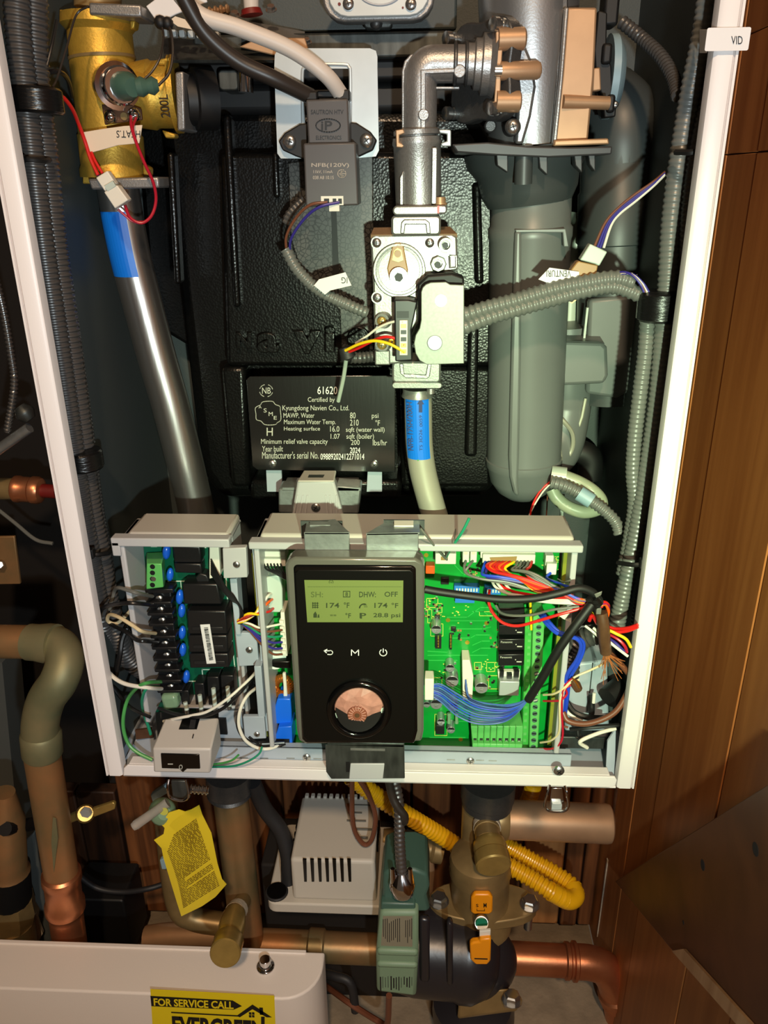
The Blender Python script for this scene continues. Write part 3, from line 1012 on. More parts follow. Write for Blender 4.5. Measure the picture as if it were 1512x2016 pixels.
obj('foot', G().fpoly([(524, 926), (554, 926), (556, 968), (526, 968)], .124, .003).fpoly([(724, 926), (752, 926), (752, 968), (722, 968)], .124, .003), 'pale_steel', nb)
obj('crossbar', G().fpoly([(548, 962), (586, 962), (584, 1012), (548, 1010)], .092, .02).fpoly([(660, 956), (710, 960), (706, 1012), (668, 1012)], .092, .02), 'galvanised', nb, bevel=.0015)
obj('crossbar_top', G().hexa([P(556, 960, .092), P(710, 960, .092), P(706, 940, .12), P(566, 940, .12)], [P(556, 966, .092), P(710, 966, .092), P(706, 946, .12), P(566, 946, .12)]), 'galvanised', nb)
obj('nose', G().hexa([P(571, 1034, .078), P(682, 1034, .078), P(658, 946, .074), P(586, 946, .074)], [P(575, 1030, .1), P(680, 1030, .1), P(662, 940, .1), P(584, 940, .1)]), 'grey_plastic', nb, bevel=.002)
obj('nose_top', G().hexa([P(586, 946, .0735), P(658, 946, .0735), P(662, 926, .104), P(598, 926, .104)], [P(586, 950, .0735), P(658, 950, .0735), P(662, 932, .104), P(598, 932, .104)]), 'warm_grey_plastic', nb, bevel=.001)
obj('slot', G().hexa([P(606, 940, .082), P(636, 940, .082), P(642, 930, .098), P(610, 930, .098)], [P(606, 941, .082), P(636, 941, .082), P(642, 931, .098), P(610, 931, .098)]), 'ink', nb)
g = G()
for x0, x1 in ((571, 580), (584, 590), (596, 599), (644, 647), (652, 655), (662, 668)):
    g.fpoly([(x0, 1034), (x0+4, 1034), (x1+8 if x0 < 620 else x1-4, 975), (x1+5 if x0 < 620 else x1-7, 975)], .0745, .004)
obj('gusset', g, 'grey_plastic', nb)
screw(622, 998, .0768, 9, nb)
obj('paint_mark', G().fpoly([(612, 997), (618, 994), (618, 1002), (613, 1002)], .0766, .0006).fpoly([(626, 996), (632, 998), (631, 1003), (626, 1002)], .0766, .0006), 'wire_red', nb)

# sensor tail hanging over the plate
tag(obj('clear_tail', G().tube(W_((682, 704, .07), (676, 745, .08), (666, 790, .09)), .0016, 8), 'silicone'), 'short clear plastic strip hanging over rating plate', 'cable tie tail')

# ================================================================== BRASS VALVE AND STAINLESS PIPE
bv = thing('diverter_valve', P(225, 365, .12), 'large cast brass three-way valve body at upper left', 'valve')
YV = .125
a, b = P(192, 15, YV), P(226, 372, YV)
obj('body', G().lathe(P(193, 30, YV), P(226, 350, YV), [(0, .0255), (.06, .0265), (.1, .0225), (.26, .0228), (.27, .0232), (.72, .0228), (.73, .0238), (.92, .0236), (.95, .025), (1, .025)], 30), 'brass_cast', bv)
obj('body_seam', G().lathe(P(201, 112, YV), P(202, 118, YV), [(0, .0236), (1, .0236)], 30), 'brass_old', bv)
obj('branch', G().lathe(P(215, 190, YV), P(352, 186, YV+.005), [(0, .018), (.5, .0225), (.62, .0235), (.66, .0222), (.9, .0225), (.92, .026), (1, .026)], 30), 'brass_cast', bv)
for i, pts in enumerate(([(116, 18), (134, 20), (136, 34), (142, 50), (128, 56), (119, 40)], [(255, 40), (266, 40), (264, 56), (256, 58)], [(162, 332), (178, 330), (180, 362), (162, 362)],
                         [(280, 322), (294, 330), (294, 346), (282, 344)], [(306, 118), (334, 112), (334, 128), (312, 128)], [(318, 256), (345, 264), (344, 272), (326, 272)])):
    obj('lug', G().fpoly(pts, YV-.012, .01), 'brass_cast', bv, bevel=.001)
obj('retaining_clip', G().fpoly([(174, 4), (278, 9), (279, 34), (175, 29)], YV-.027, .03), 'cast_aluminium', bv, bevel=.0015)
obj('retaining_clip', G().fpoly([(172, 352), (312, 348), (314, 370), (180, 374)], YV-.027, .034), 'cast_aluminium', bv, bevel=.0015)
obj('retaining_clip', G().fpoly([(344, 142), (361, 140), (364, 256), (349, 258)], YV-.022, .035), 'cast_aluminium', bv, bevel=.0012)
obj('top_stub', G().cyl(P(193, -60, YV), P(193, 20, YV), .016, None, 20), 'brass_old', bv)
obj('branch_coupling', G().lathe(P(362, 196, YV), P(420, 196, YV+.01), [(0, .017), (.3, .018), (.35, .021), (1, .021)], 24), 'soft_black', bv)
g = G()
gtext(g, '200L', P(336, 232, YV-.0225), P(330, 186, YV-.0225), P(318, 232, YV-.0225), .0)
obj('marker_writing', g, 'ink', bv)
ts = thing('thermal_switch', P(238, 180, .09), 'round thermal switch disc with greenish plug on the brass valve', 'switch')
obj('cup', G().lathe(P(226, 170, .1), P(240, 168, .084), [(0, .0155), (.4, .0155), (.42, .0125), (.7, .0125), (.74, .0115), (1, .0112)], 24), 'chrome', ts)
obj('plug', G().lathe(P(240, 168, .086), P(262, 172, .076), [(0, .0088), (.6, .009), (1, .006)], 14), 'pump_green', ts)
obj('terminal_boot', G().lathe(P(268, 172, .078), P(312, 168, .082), [(0, .0055), (.25, .0065), (.5, .0045), (.75, .006), (1, .0035)], 12), 'pump_green', ts)
screw(203, 168, .092, 7, ts)
tb = thing('sensor_holder', P(240, 235, .09), 'small steel strap with two screws below the thermal switch', 'strap')
obj('strap', G().fpoly([(200, 206), (212, 204), (216, 210), (256, 206), (278, 214), (280, 236), (206, 246)], .096, .002), 'rust_steel', tb, bevel=.0006)
for x, y_, r in ((217, 230, 12), (264, 226, 12)):
    obj('screw_head', G().ball(P(x, y_, .094), r*.00038, 14, (1, .8, 1)), 'chrome', tb)
obj('eyelet', G().fcyl(244, 229, .0948, 7, .002), 'brass_old', tb)
lb = thing('wire_flag', P(222, 280, .09), 'white paper flag label with upside-down letters wrapped on red wires', 'label')
g = G().fpoly([(164, 260), (200, 254), (244, 248), (280, 246), (274, 282), (232, 286), (204, 294), (178, 301)], .088, .0012)
obj('flag', g, 'paper_tan', lb, bevel=.0003)
txt(lb, [('HEAT.S', 229, 257, 276, 271, 180)], .0876, 'ink')
rh = thing('red_sensor_loop', P(200, 330, .09), 'red sensor wire pair looping past the brass valve to white plug', 'wire harness')
wire(rh, [(98, 181, .05), (122, 190, .06), (142, 214, .07), (155, 244, .08), (168, 280, .085), (178, 312, .085), (193, 345, .082)], 1.3, 'wire_red')
wire(rh, [(180, 300, .088), (188, 318, .085), (202, 342, .082)], 1.1, 'wire_red')
wire(rh, [(258, 228, .092), (259, 250, .08), (268, 280, .078), (284, 320, .08), (302, 360, .085), (307, 395, .088), (298, 425, .086), (278, 439, .084), (256, 428, .082), (246, 404, .08)], 1.1, 'wire_crimson')
wire(rh, [(268, 232, .092), (262, 255, .082), (275, 300, .08), (290, 335, .082)], .9, 'wire_crimson')
wire(rh, [(232, 412, .08), (246, 424, .082), (262, 436, .084), (282, 437, .086)], .9, 'wire_crimson')
pl = thing('white_plug', P(222, 375, .08), 'white two-part wire plug hanging in front of the brass valve', 'connector')
obj('socket_half', G().fpoly([(188, 350), (211, 336), (228, 362), (206, 377)], .076, .007), 'conn_white', pl, bevel=.0008)
obj('plug_half', G().fpoly([(204, 378), (230, 364), (252, 394), (226, 411)], .074, .009), 'conn_white', pl, bevel=.0008)
obj('latch', G().fpoly([(205, 366), (222, 356), (228, 366), (212, 376)], .0735, .002), 'conn_clear', pl)

sp = thing('stainless_pipe', P(385, 1045, .14), 'polished stainless pipe running down from brass valve to behind the terminal box', 'pipe')
pth = W_((232, 366, .135), (244, 440, .135), (258, 510, .135), (276, 580, .135), (308, 700, .135), (334, 790, .135), (356, 876, .135), (374, 950, .135), (386, 1005, .135), (396, 1080, .135), k=6)
obj('tube', G().tube(pth, .0160, 30), 'stainless', sp)
g = G()
rs = [[c+Vector((math.sin(a)*.01625, -math.cos(a)*.01625, 0)) for a in (math.radians(-88+i*9) for i in range(14))] for c in pth[4:16]]
for i in range(len(rs)-1):
    for j in range(13):
        g.add([rs[i][j], rs[i+1][j], rs[i+1][j+1], rs[i][j+1]], [(0, 1, 2, 3)])
obj('blue_band', g, 'blue_label', sp)
t = thing('thermal_switch_leads', P(330, 90, .1), 'thin dark lead pair looping from white clip to thermal switch', 'wire harness')
wire(t, [(316, 44, .105), (322, 70, .1), (316, 110, .09), (300, 140, .085), (278, 162, .08)], .8, 'hv_black')
wire(t, [(330, 46, .105), (338, 70, .1), (340, 110, .095), (332, 145, .09), (312, 168, .085)], 1.0, 'hv_black')
t = thing('thin_wires', P(110, 170, .06), 'thin dark wires crossing from left conduits behind brass valve', 'wire harness')
wire(t, [(174, 12, .07), (150, 30, .07), (132, 90, .06), (114, 150, .05), (104, 172, .04)], .7, 'hv_black')
wire(t, [(112, 40, .06), (102, 90, .05), (92, 130, .045)], 1.0, 'wire_black')
wire(t, [(92, 142, .05), (118, 142, .06), (134, 158, .08), (142, 190, .1)], 1.6, 'wire_black')

# ================================================================== GAS TRAIN
ge = thing('gas_elbow', P(825, 260, .085), 'cast aluminium gas elbow pipe with flat raised ribs', 'pipe elbow')
YE = .085
cen = W_((826, 262, YE), (827, 200, YE), (827, 165, YE), (831, 142, YE), (843, 129, YE), (862, 126, YE), (920, 126, YE), k=8)
obj('tube', G().tube(cen, .0115, 24), 'cast_aluminium', ge)
g = G()
g.fpoly([(791, 258), (791, 140), (796, 120), (808, 107), (825, 103), (905, 103), (905, 110), (826, 110), (812, 113), (802, 124), (797, 140), (797, 258)], YE-.003, .006)
g.fpoly([(846, 258), (846, 188), (850, 180), (858, 176), (905, 176), (905, 170), (856, 170), (845, 174), (840, 184), (840, 258)], YE-.003, .006)
g.fpoly([(828, 256), (828, 137), (905, 134), (905, 143), (838, 145), (838, 256)], YE-.0128, .006)
g.fcyl(834, 226, YE-.0132, 11, .006).fcyl(905, 140, YE-.0132, 12, .006)
obj('rib', g, 'cast_aluminium', ge, bevel=.0006)
obj('collar_ring', G().lathe(P(892, 126, YE), P(900, 126, YE), [(0, .0118), (.3, .0135), (.7, .0135), (1, .0118)], 24).lathe(P(914, 126, YE), P(922, 126, YE), [(0, .0118), (.3, .0135), (.7, .0135), (1, .0118)], 24), 'cast_dark', ge)
gu = thing('gas_union', P(825, 400, .085), 'cylindrical cast gas union between elbow and gas valve', 'fitting')
obj('body', G().lathe(P(821, 278, YE), P(824, 406, YE), [(0, .0172), (.05, .0172), (.08, .0165), (1, .0162)], 28), 'cast_aluminium', gu)
obj('lip', G().lathe(P(820, 254, YE), P(821, 280, YE), [(0, .0145), (.12, .016), (.45, .016), (.5, .0135), (.6, .0135), (.65, .0168), (1, .0168)], 28), 'cast_aluminium', gu)
g = G().fpoly([(779, 256), (794, 254), (797, 262), (786, 266), (786, 280), (797, 286), (792, 291), (780, 290)], YE-.014, .006)
obj('clip_wing', g, 'copper_warmlit_tan', gu, bevel=.0006)
g = G().fpoly([(864, 255), (886, 255), (888, 258), (888, 288), (870, 288), (868, 282), (880, 278), (880, 264), (866, 262)], YE-.012, .004)
obj('clip_wing', g, 'galvanised_bright', gu, bevel=.0006)
obj('seam_rib', G().fbox(850, 290, 860, 402, YE-.0175, .006, .001).fpoly([(787, 350), (794, 336), (794, 404), (787, 404)], YE-.014, .005), 'cast_aluminium', gu, bevel=.0005)

vz = thing('gas_valve', P(825, 760, .08), 'silver cast gas valve block with a round dial and screws', 'valve')
YG = .068
obj('inlet_flange', G().fbox(773, 405, 868, 424, YE-.022, .044, .003), 'valve_zinc', vz, bevel=.0015)
obj('flange_ear', G().fbox(855, 404, 880, 421, YE-.022, .02, .002), 'cast_aluminium', vz, bevel=.001)
obj('flange_bolt', G().lathe(P(866, 404, YE-.012), P(866, 388, YE-.012), [(0, .005), (.3, .005), (.32, .0042), (1, .004)], 14), 'copper_warmlit_tan', vz)
obj('red_mark', G().fbox(861, 405, 865, 420, YE-.0225, .001), 'wire_red', vz)
obj('neck', G().fbox(770, 424, 868, 464, YE-.02, .04, .003), 'valve_zinc', vz, bevel=.0015)
obj('neck_recess', G().fpoly([(788, 460), (790, 438), (796, 432), (838, 432), (846, 438), (848, 460), (840, 460), (838, 442), (798, 442), (796, 460)], YE-.0215, .002), 'cast_aluminium', vz, bevel=.0006)
g = G().fpoly([(729, 470), (736, 462), (890, 460), (900, 466), (902, 532), (880, 536), (870, 600), (820, 640), (786, 716), (738, 720), (734, 560)], YG, .05)
obj('block', g, 'valve_zinc', vz, bevel=.0015)
obj('block_top', G().hexa([P(730, 462, YG), P(900, 460, YG), P(886, 446, YG+.02), P(736, 448, YG+.02)], [P(730, 470, YG+.002), P(900, 468, YG+.002), P(886, 452, YG+.022), P(736, 454, YG+.022)]), 'copper_warmlit_tan', vz)
cx, cy_ = 786, 533
obj('dial_ring', G().lathe(P(cx, cy_, YG), P(cx, cy_, YG-.004), [(0, .0188), (.8, .0188), (1, .0182), (1.001, .0168), (.4, .0164), (.401, .0158), (.8, .0158), (.81, .0148), (.3, .0146)], 36), 'valve_zinc', vz)
obj('tear_cup', G().fpoly([(772, 484), (778, 478), (790, 478), (795, 486), (799, 510), (803, 530), (802, 545), (792, 556), (776, 556), (765, 546), (762, 528), (768, 505)], YG-.0022, .002), 'conn_tan', vz, bevel=.0008)
obj('tear_inner', G().fpoly([(776, 494), (782, 488), (790, 492), (794, 512), (784, 516), (772, 512)], YG-.003, .001), 'brass', vz)
obj('pin', G().fcyl(783, 500, YG-.0042, 7, .002), 'conn_tan', vz)
obj('adjust_screw', G().fcyl(785, 545, YG-.0075, 18, .008), 'galvanised', vz)
obj('hex_socket', G().fcyl(785, 546, YG-.0077, 9, .0006, 6), 'ink', vz)
obj('arrow_mark', G().fpoly([(752, 516), (755, 512), (758, 518), (756, 520), (757, 546), (753, 546), (753, 522)], YG-.0008, .001), 'cast_aluminium', vz)
for x, y_, r in ((742, 478, 10), (846, 478, 10), (743, 586, 10)):
    obj('screw_boss', G().fcyl(x, y_, YG-.0006, r+2, .002), 'cast_aluminium', vz)
    screw(x, y_, YG-.0006, r-1, vz)
obj('test_port', G().lathe(P(878, 483, YG), P(878, 483, YG-.010), [(0, .0052), (1, .0049), (1.001, .003), (.5, .0028)], 20), 'valve_zinc', vz)
obj('test_port', G().lathe(P(863, 520, YG), P(863, 520, YG-.008), [(0, .006), (1, .005), (1.001, .003), (.5, .0028)], 8), 'valve_zinc', vz)
obj('test_port', G().lathe(P(756, 630, YG), P(752, 632, YG-.007), [(0, .0062), (1, .0052), (1.001, .0038), (.7, .0036)], 18), 'valve_zinc', vz)
obj('test_port', G().lathe(P(756, 676, YG), P(752, 678, YG-.007), [(0, .006), (1, .0052), (1.001, .0038), (.7, .0036)], 18), 'valve_zinc', vz)
for x, y_ in ((752, 632), (752, 679)):
    screw(x, y_, YG-.0048, 9, vz, 'brass_screw', 'brass')
obj('port_insert', G().fcyl(877, 484, YG-.0085, 6, .001, 6).fcyl(862, 522, YG-.006, 6, .001), 'ink', vz)
obj('raised_frame', G().tube(PP((885, 504, YG-.001), (898, 504, YG-.001), (898, 526, YG-.001), (886, 527, YG-.001), (885, 504, YG-.001)), .0009, 6), 'cast_aluminium', vz)
obj('foot_block', G().fbox(738, 690, 768, 719, YG-.004, .01, .001), 'valve_zinc', vz, bevel=.001)
obj('outlet_neck', G().fbox(772, 712, 868, 754, YG+.002, .036, .003), 'valve_zinc', vz, bevel=.0015)
obj('outlet_recess', G().fpoly([(794, 716), (796, 736), (838, 738), (842, 716), (850, 716), (846, 742), (840, 746), (798, 744), (788, 736), (786, 716)], YG+.001, .002), 'cast_aluminium', vz, bevel=.0006)
obj('outlet_flange', G().fbox(772, 753, 870, 765, YG-.002, .042, .004), 'valve_zinc', vz, bevel=.0012)
obj('outlet_ring', G().lathe(P(822, 764, YE), P(822, 780, YE), [(0, .0115), (.5, .0115), (1, .0125)], 24), 'valve_zinc', vz)
obj('outlet_bolt', G().cyl(P(848, 764, YG+.004), P(848, 774, YG+.004), .0032, None, 10), 'cast_aluminium', vz)
# coil unit on the valve
ac = thing('solenoid_coil', P(850, 720, .04), 'silver sheet-steel cover over the black solenoid coil on gas valve', 'solenoid')
obj('coil', G().fpoly([(822, 560), (842, 542), (890, 538), (914, 546), (914, 700), (826, 706)], .05, .016), 'soft_black', ac, bevel=.0015)
cv = [(829, 575), (832, 566), (838, 560), (848, 556), (878, 555), (886, 560), (914, 561), (914, 716), (840, 718), (826, 710), (818, 696), (815, 676), (818, 660), (826, 646), (829, 630)]
obj('cover', G().fpoly(cv, .040, .0016).prism([P(914, 561, .04), P(914, 716, .04), P(911, 716, .04), P(911, 561, .04)], (0, .022, 0)), 'zinc_cover', ac, bevel=.0008)
obj('rivet', G().fcyl(868, 592, .0393, 12, .001), 'galvanised_bright', ac)
obj('rivet', G().lathe(P(856, 675, .0402), P(856, 675, .0385), [(0, .0055), (.6, .0055), (1, .0048)], 24), 'galvanised_bright', ac)
obj('connector_block', G().fpoly([(776, 590), (804, 590), (822, 594), (810, 650), (812, 710), (778, 712)], .046, .016), 'chip_black', ac, bevel=.001)
obj('slot', G().fbox(781, 613, 805, 626, .0455, .001), 'ink', ac)
obj('pin_strip', G().fbox(786, 630, 803, 700, .0452, .002), 'pipe_grey', ac, bevel=.0004)
for y_ in (642, 654, 668, 680, 692):
    obj('pin_hole', G().fbox(789, y_-4, 800, y_+4, .0448, .001), 'chip_black' if y_ in (654, 668) else 'brass', ac)
obj('paint_dots', G().fcyl(768, 671, .06, 3, .001).fcyl(774, 668, .06, 3, .001).fcyl(776, 674, .06, 3, .001), 'wire_yellow', vz)
t = thing('solenoid_leads', P(690, 690, .06), 'white, red and yellow leads from black grommet to gas valve', 'wire harness')
wire(t, [(794, 634, .0455), (772, 634, .05), (745, 645, .056), (722, 662, .062), (700, 676, .066)], .9, 'wire_white')
wire(t, [(796, 680, .0455), (786, 670, .048), (762, 663, .05), (736, 670, .055), (708, 684, .06), (684, 694, .066)], 1.1, 'wire_red')
wire(t, [(797, 694, .0455), (784, 686, .046), (764, 676, .047), (736, 671, .05), (708, 677, .056), (680, 690, .064)], 1.1, 'wire_yellow')
obj('grommet', G().ball(P(684, 696, .069), .0055, 12).lathe(P(678, 684, .069), P(686, 704, .069), [(0, .0045), (1, .006)], 12), 'rubber', t)
obj('tail_conduit', G().corr(W_((690, 704, .075), (712, 704, .078), (740, 700, .085)), .0045, .0032, 10), 'conduit_black', t)
gp = thing('gas_outlet_pipe', P(855, 1030, .085), 'pale grey bent gas pipe with blue printed label below the gas valve', 'pipe')
cen = W_((823, 772, YE), (824, 830, YE), (826, 880, YE), (833, 930, YE), (847, 985, YE), (862, 1036, YE), (868, 1060, YE), k=8)
obj('tube', G().tube(cen, .0108, 26), 'pipe_grey', gp)
g = G()
rs = []
for (x, y_) in ((823, 777), (824, 830), (825, 870), (827, 897)):
    c = P(x, y_, YE)
    rs.append([c+Vector((math.sin(a)*.01105, -math.cos(a)*.01105, 0)) for a in (math.radians(-62+i*11) for i in range(11))])
for i in range(3):
    for j in range(10):
        g.add([rs[i][j], rs[i+1][j], rs[i+1][j+1], rs[i][j+1]], [(0, 1, 2, 3)])
obj('blue_label', g, 'blue_label', gp)
YL = YE-.01125
g = G().fpoly([(828, 784), (835, 796), (831.5, 796), (831.5, 812), (824.5, 812), (824.5, 796), (821, 796)], YL, .0003)
gtext(g, 'NFB-175H/200H', P(815, 887, YL+.0012), P(812, 792, YL+.0012), P(804, 887, YL+.0012), .01)
gtext(g, '0059', P(832, 840, YL), P(831, 818, YL), P(826, 840, YL))
gtext(g, 'TS 3D26', P(832, 888, YL), P(831, 846, YL), P(826, 888, YL))
obj('label_print', g, 'ink_blue', gp)
obj('green_dot', G().fcyl(823, 906, YE-.0111, 1.6, .001), 'wire_green', gp)

# ================================================================== BLOWER AND DUCTS
bl = thing('blower', P(1090, 280, .12), 'silver cylindrical combustion blower housing at top right', 'blower')
YW = .115
obj('drum', G().lathe(P(1040, -90, YW), P(1042, 288, YW), [(0, .034), (.24, .034), (.5, .033), (.72, .031), (.9, .0295), (1, .0295)], 36), 'blower_steel', bl)
obj('drum_fin', G().fpoly([(1096, -60), (1118, -60), (1119, 20), (1112, 140), (1100, 282), (1082, 284), (1094, 150)], YW-.028, .01), 'cast_dark', bl, bevel=.001)
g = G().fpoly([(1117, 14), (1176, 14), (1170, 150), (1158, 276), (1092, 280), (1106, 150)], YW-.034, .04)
obj('side_box', g, 'copper_warmlit_tan', bl, bevel=.0015)  # aluminium box, warm lamplight put into its tan colour
obj('side_box_edge', G().fpoly([(1112, 14), (1120, 14), (1108, 160), (1096, 282), (1088, 284), (1102, 150)], YW-.0365, .006), 'cast_aluminium', bl, bevel=.0008)
obj('side_rod', G().cyl(P(1108, 200, YW-.035), P(1198, 203, YW-.03), .0042, None, 14), 'copper_warmlit_tan', bl)
obj('side_foot', G().fpoly([(1092, 276), (1198, 272), (1200, 284), (1090, 288)], YW-.042, .04), 'copper_warmlit_tan', bl, bevel=.001)
obj('side_tab', G().fpoly([(1168, 134), (1182, 132), (1184, 178), (1166, 180)], YW-.015, .01), 'copper_warmlit_tan', bl, bevel=.001)
obj('motor_disc', G().lathe(P(1192, 152, YW+.012), P(1226, 152, YW+.012), [(0, .027), (.4, .027), (.8, .020), (1, .006)], 30), 'heatshrink_blue', bl)
g = G().fpoly([(1178, 20), (1196, 24), (1194, 100), (1204, 130), (1206, 180), (1214, 200), (1212, 230), (1190, 232), (1186, 190), (1174, 160), (1170, 100)], YW-.01, .012)
obj('circuit_edge', g, 'soft_black', bl, bevel=.001)
obj('crust', G().fbox(1190, -20, 1220, 50, YW, .02).fbox(1186, 84, 1206, 126, YW-.014, .01).fbox(1196, 185, 1212, 222, YW-.014, .01), 'soft_black', bl, bevel=.002)
screw(1212, 206, YW-.012, 6, bl)
mx = thing('gas_mixer', P(1000, 160, .09), 'cast gas mixer flange with bolts and cooling posts beside the blower', 'flange')
YM = .085
nf = Vector((-.8, -.6, 0))
uf = Vector((.6, -.8, 0))
vf = Vector((0, 0, 1))
cf = P(944, 142, .089)


def fl(u, v, d=0):
    return cf+uf*u+vf*v-nf*d


out = []
for i in range(40):
    a_ = 2*math.pi*i/40
    r_ = .0290+.0085*abs(math.sin(2*a_))**2
    out.append(fl(r_*math.cos(a_), r_*math.sin(a_)))
obj('flange', G().prism(out, -nf*.010), 'cast_dark', mx, bevel=.0012)
obj('socket_ring', G().lathe(P(918, 126, YE), P(974, 128, YE), [(0, .0125), (.25, .0125), (.3, .0155), (.5, .0155), (.55, .0185), (.8, .0185), (1, .022)], 28), 'cast_aluminium', mx)
obj('body', G().fpoly([(976, 66), (1000, 62), (1012, 80), (1020, 130), (1014, 210), (982, 216)], YM-.012, .03), 'cast_aluminium', mx, bevel=.003)
obj('wing', G().fpoly([(1008, 70), (1030, 78), (1048, 120), (1056, 170), (1046, 230), (1030, 284), (1014, 284), (1020, 180)], YM-.006, .01), 'blower_steel', mx, bevel=.002)
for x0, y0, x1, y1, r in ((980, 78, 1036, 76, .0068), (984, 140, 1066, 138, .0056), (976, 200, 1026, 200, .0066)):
    obj('post', G().lathe(P(x0, y0, YM-.016), P(x1, y1, YM-.014), [(0, r), (.9, r), (.97, r*.8), (1, r*.4)], 16), 'copper_warmlit_tan', mx)  # aluminium posts, coloured tan as the warm lamp tints them
obj('face_plate', G().fpoly([(976, 62), (992, 62), (988, 120), (986, 160), (984, 214), (972, 214), (976, 150)], YM-.018, .004), 'copper_warmlit_tan', mx, bevel=.0006)
for u, v in ((-.0265, .0225), (.0215, .0245), (-.0255, -.0235), (.0215, -.0235)):
    obj('bolt', G().lathe(fl(u, v, 0), fl(u, v, -.009), [(0, .0042), (.2, .0042), (.22, .0034), (.55, .0034), (.57, .0046), (.95, .0044), (1, .0036)], 14), 'screw_steel', mx)
obj('bolt', G().lathe(P(988, 139, YM-.018), P(974, 139, YM-.018), [(0, .004), (1, .004)], 12), 'screw_steel', mx)
screw(1010, 250, YM-.012, 13, mx)
obj('lower_boss', G().fcyl(1010, 250, YM-.011, 16, .02).fcyl(966, 248, YM-.004, 12, .012), 'cast_dark', mx, bevel=.001)

du = thing('venturi_duct', P(1030, 975, .12), 'tall grey plastic intake duct hanging beneath the blower', 'duct')
YD = .125
obj('collar', G().fpoly([(890, 284), (960, 280), (1040, 288), (1120, 290), (1206, 288), (1204, 304), (1080, 310), (980, 306), (900, 300)], YD-.054, .08), 'flange_plastic', du, bevel=.001)
obj('funnel', G().lathe(P(1036, 292, YD), P(1042, 402, YD), [(0, .046), (.25, .044), (.45, .038), (.75, .036), (1, .031)], 32), 'duct_dark', du)
g = G()
for x0, x1, y0, y1 in ((976, 1000, 290, 340), (1060, 1078, 305, 345), (1130, 1146, 305, 340), (1158, 1172, 305, 338)):
    g.fpoly([(x0, y0), (x1, y0), (x1, y1), (x0+3, y1-14)], YD-.05, .012)
obj('funnel_fin', g, 'flange_plastic', du, bevel=.0006)
obj('feed_tube', G().cyl(P(1032, 286, YD-.046), P(1030, 362, YD-.044), .0062, None, 18), 'duct_dark', du)
cen = [P(1044, 385, YD), P(1040, 640, YD), P(1030, 900, YD), P(1029, 930, YD), P(1029, 955, YD), P(1029, 975, YD)]
obj('tube', G().lathe(P(1046, 385, YD), P(1031, 905, YD), [(0, .0300), (.1, .0302), (.11, .0318), (.14, .0318), (.15, .0310), (1, .0312)], 36), 'duct_plastic', du)
obj('tube_bottom', G().lathe(P(1031, 900, YD), P(1029, 985, YD), [(0, .0312), (.02, .0322), (.15, .0322), (.2, .031), (.5, .0285), (.75, .022), (.9, .014), (1, .004)], 36), 'duct_plastic', du)
a0 = [P(1013, 450, YD-.034), P(1025, 450, YD-.034), P(1021, 900, YD-.034), P(1004, 900, YD-.034)]
obj('front_spine', G().fpoly([(1014, 455), (1027, 455), (1026, 700), (1022, 900), (1020, 950), (1022, 978), (1012, 974), (1004, 940), (1002, 900), (1008, 650)], YD-.0335, .008), 'duct_plastic', du, bevel=.002)
obj('side_seam', G().fpoly([(1107, 610), (1101, 608), (1086, 880), (1082, 930), (1087, 936), (1092, 880)], YD-.012, .01), 'duct_plastic', du, bevel=.0006)
obj('top_rim', G().fpoly([(1014, 452), (1114, 450), (1117, 468), (1120, 486), (1110, 486), (1108, 458), (1016, 458)], YD-.0325, .006), 'duct_plastic', du, bevel=.0006)
obj('back_elbow', G().tube(W_((1118, 640, .17), (1116, 760, .17), (1112, 810, .17), (1096, 880, .16), (1060, 915, .145)), .022, 24), 'duct_plastic', du)
obj('elbow_seam', G().tube(W_((1094, 816, .135), (1112, 832, .135), (1126, 852, .138), (1128, 876, .14), (1120, 896, .14), (1104, 912, .135)), .0019, 8).tube(W_((1088, 866, .132), (1100, 882, .132), (1104, 906, .132)), .0018, 8).tube(PP((1153, 784, .15), (1146, 820, .15), (1136, 850, .15)), .0014, 6), 'pipe_grey', du)
obj('bottom_port', G().cyl(P(1074, 938, .115), P(1094, 946, .105), .0062, None, 14), 'duct_plastic', du)
g = G()
for y_ in (926, 934, 942):
    g.fbox(1064, y_, 1088, y_+3, .108, .01)
obj('port_rib', g, 'conn_white', du)
ex = thing('muffler_duct', P(1200, 800, .19), 'dark grey air duct at right ending above square side box', 'duct')
YX = .178
obj('tube', G().lathe(P(1222, 300, YX), P(1196, 785, YX), [(0, .031), (.14, .0305), (.15, .032), (.34, .0315), (.345, .030), (1, .0285)], 32), 'duct_dark', ex)
obj('upper_bend', G().tube(W_((1222, 320, YX), (1222, 270, YX), (1216, 235, YX+.005), (1192, 210, YX+.02)), .031, 28), 'duct_dark', ex)
obj('side_plate', G().fpoly([(1256, 450), (1275, 450), (1262, 640), (1240, 794), (1216, 796), (1240, 640)], YX-.012, .006), 'duct_plastic', ex, bevel=.001)
obj('front_plate', G().fpoly([(1160, 590), (1262, 580), (1244, 770), (1215, 785), (1154, 776)], YX-.033, .012), 'duct_plastic', ex, bevel=.003)
obj('plate_lip', G().fpoly([(1155, 606), (1159, 606), (1152, 670), (1148, 670)], YX-.04, .004), 'conn_clear', ex)
obj('side_box', G().fpoly([(1100, 672), (1186, 674), (1196, 684), (1198, 740), (1190, 756), (1106, 760)], YX-.055, .04), 'duct_plastic', ex, bevel=.003)
obj('side_vent', G().fbox(1098, 680, 1104, 708, YX-.0555, .01).fbox(1100, 716, 1106, 746, YX-.0555, .01), 'ink', ex)
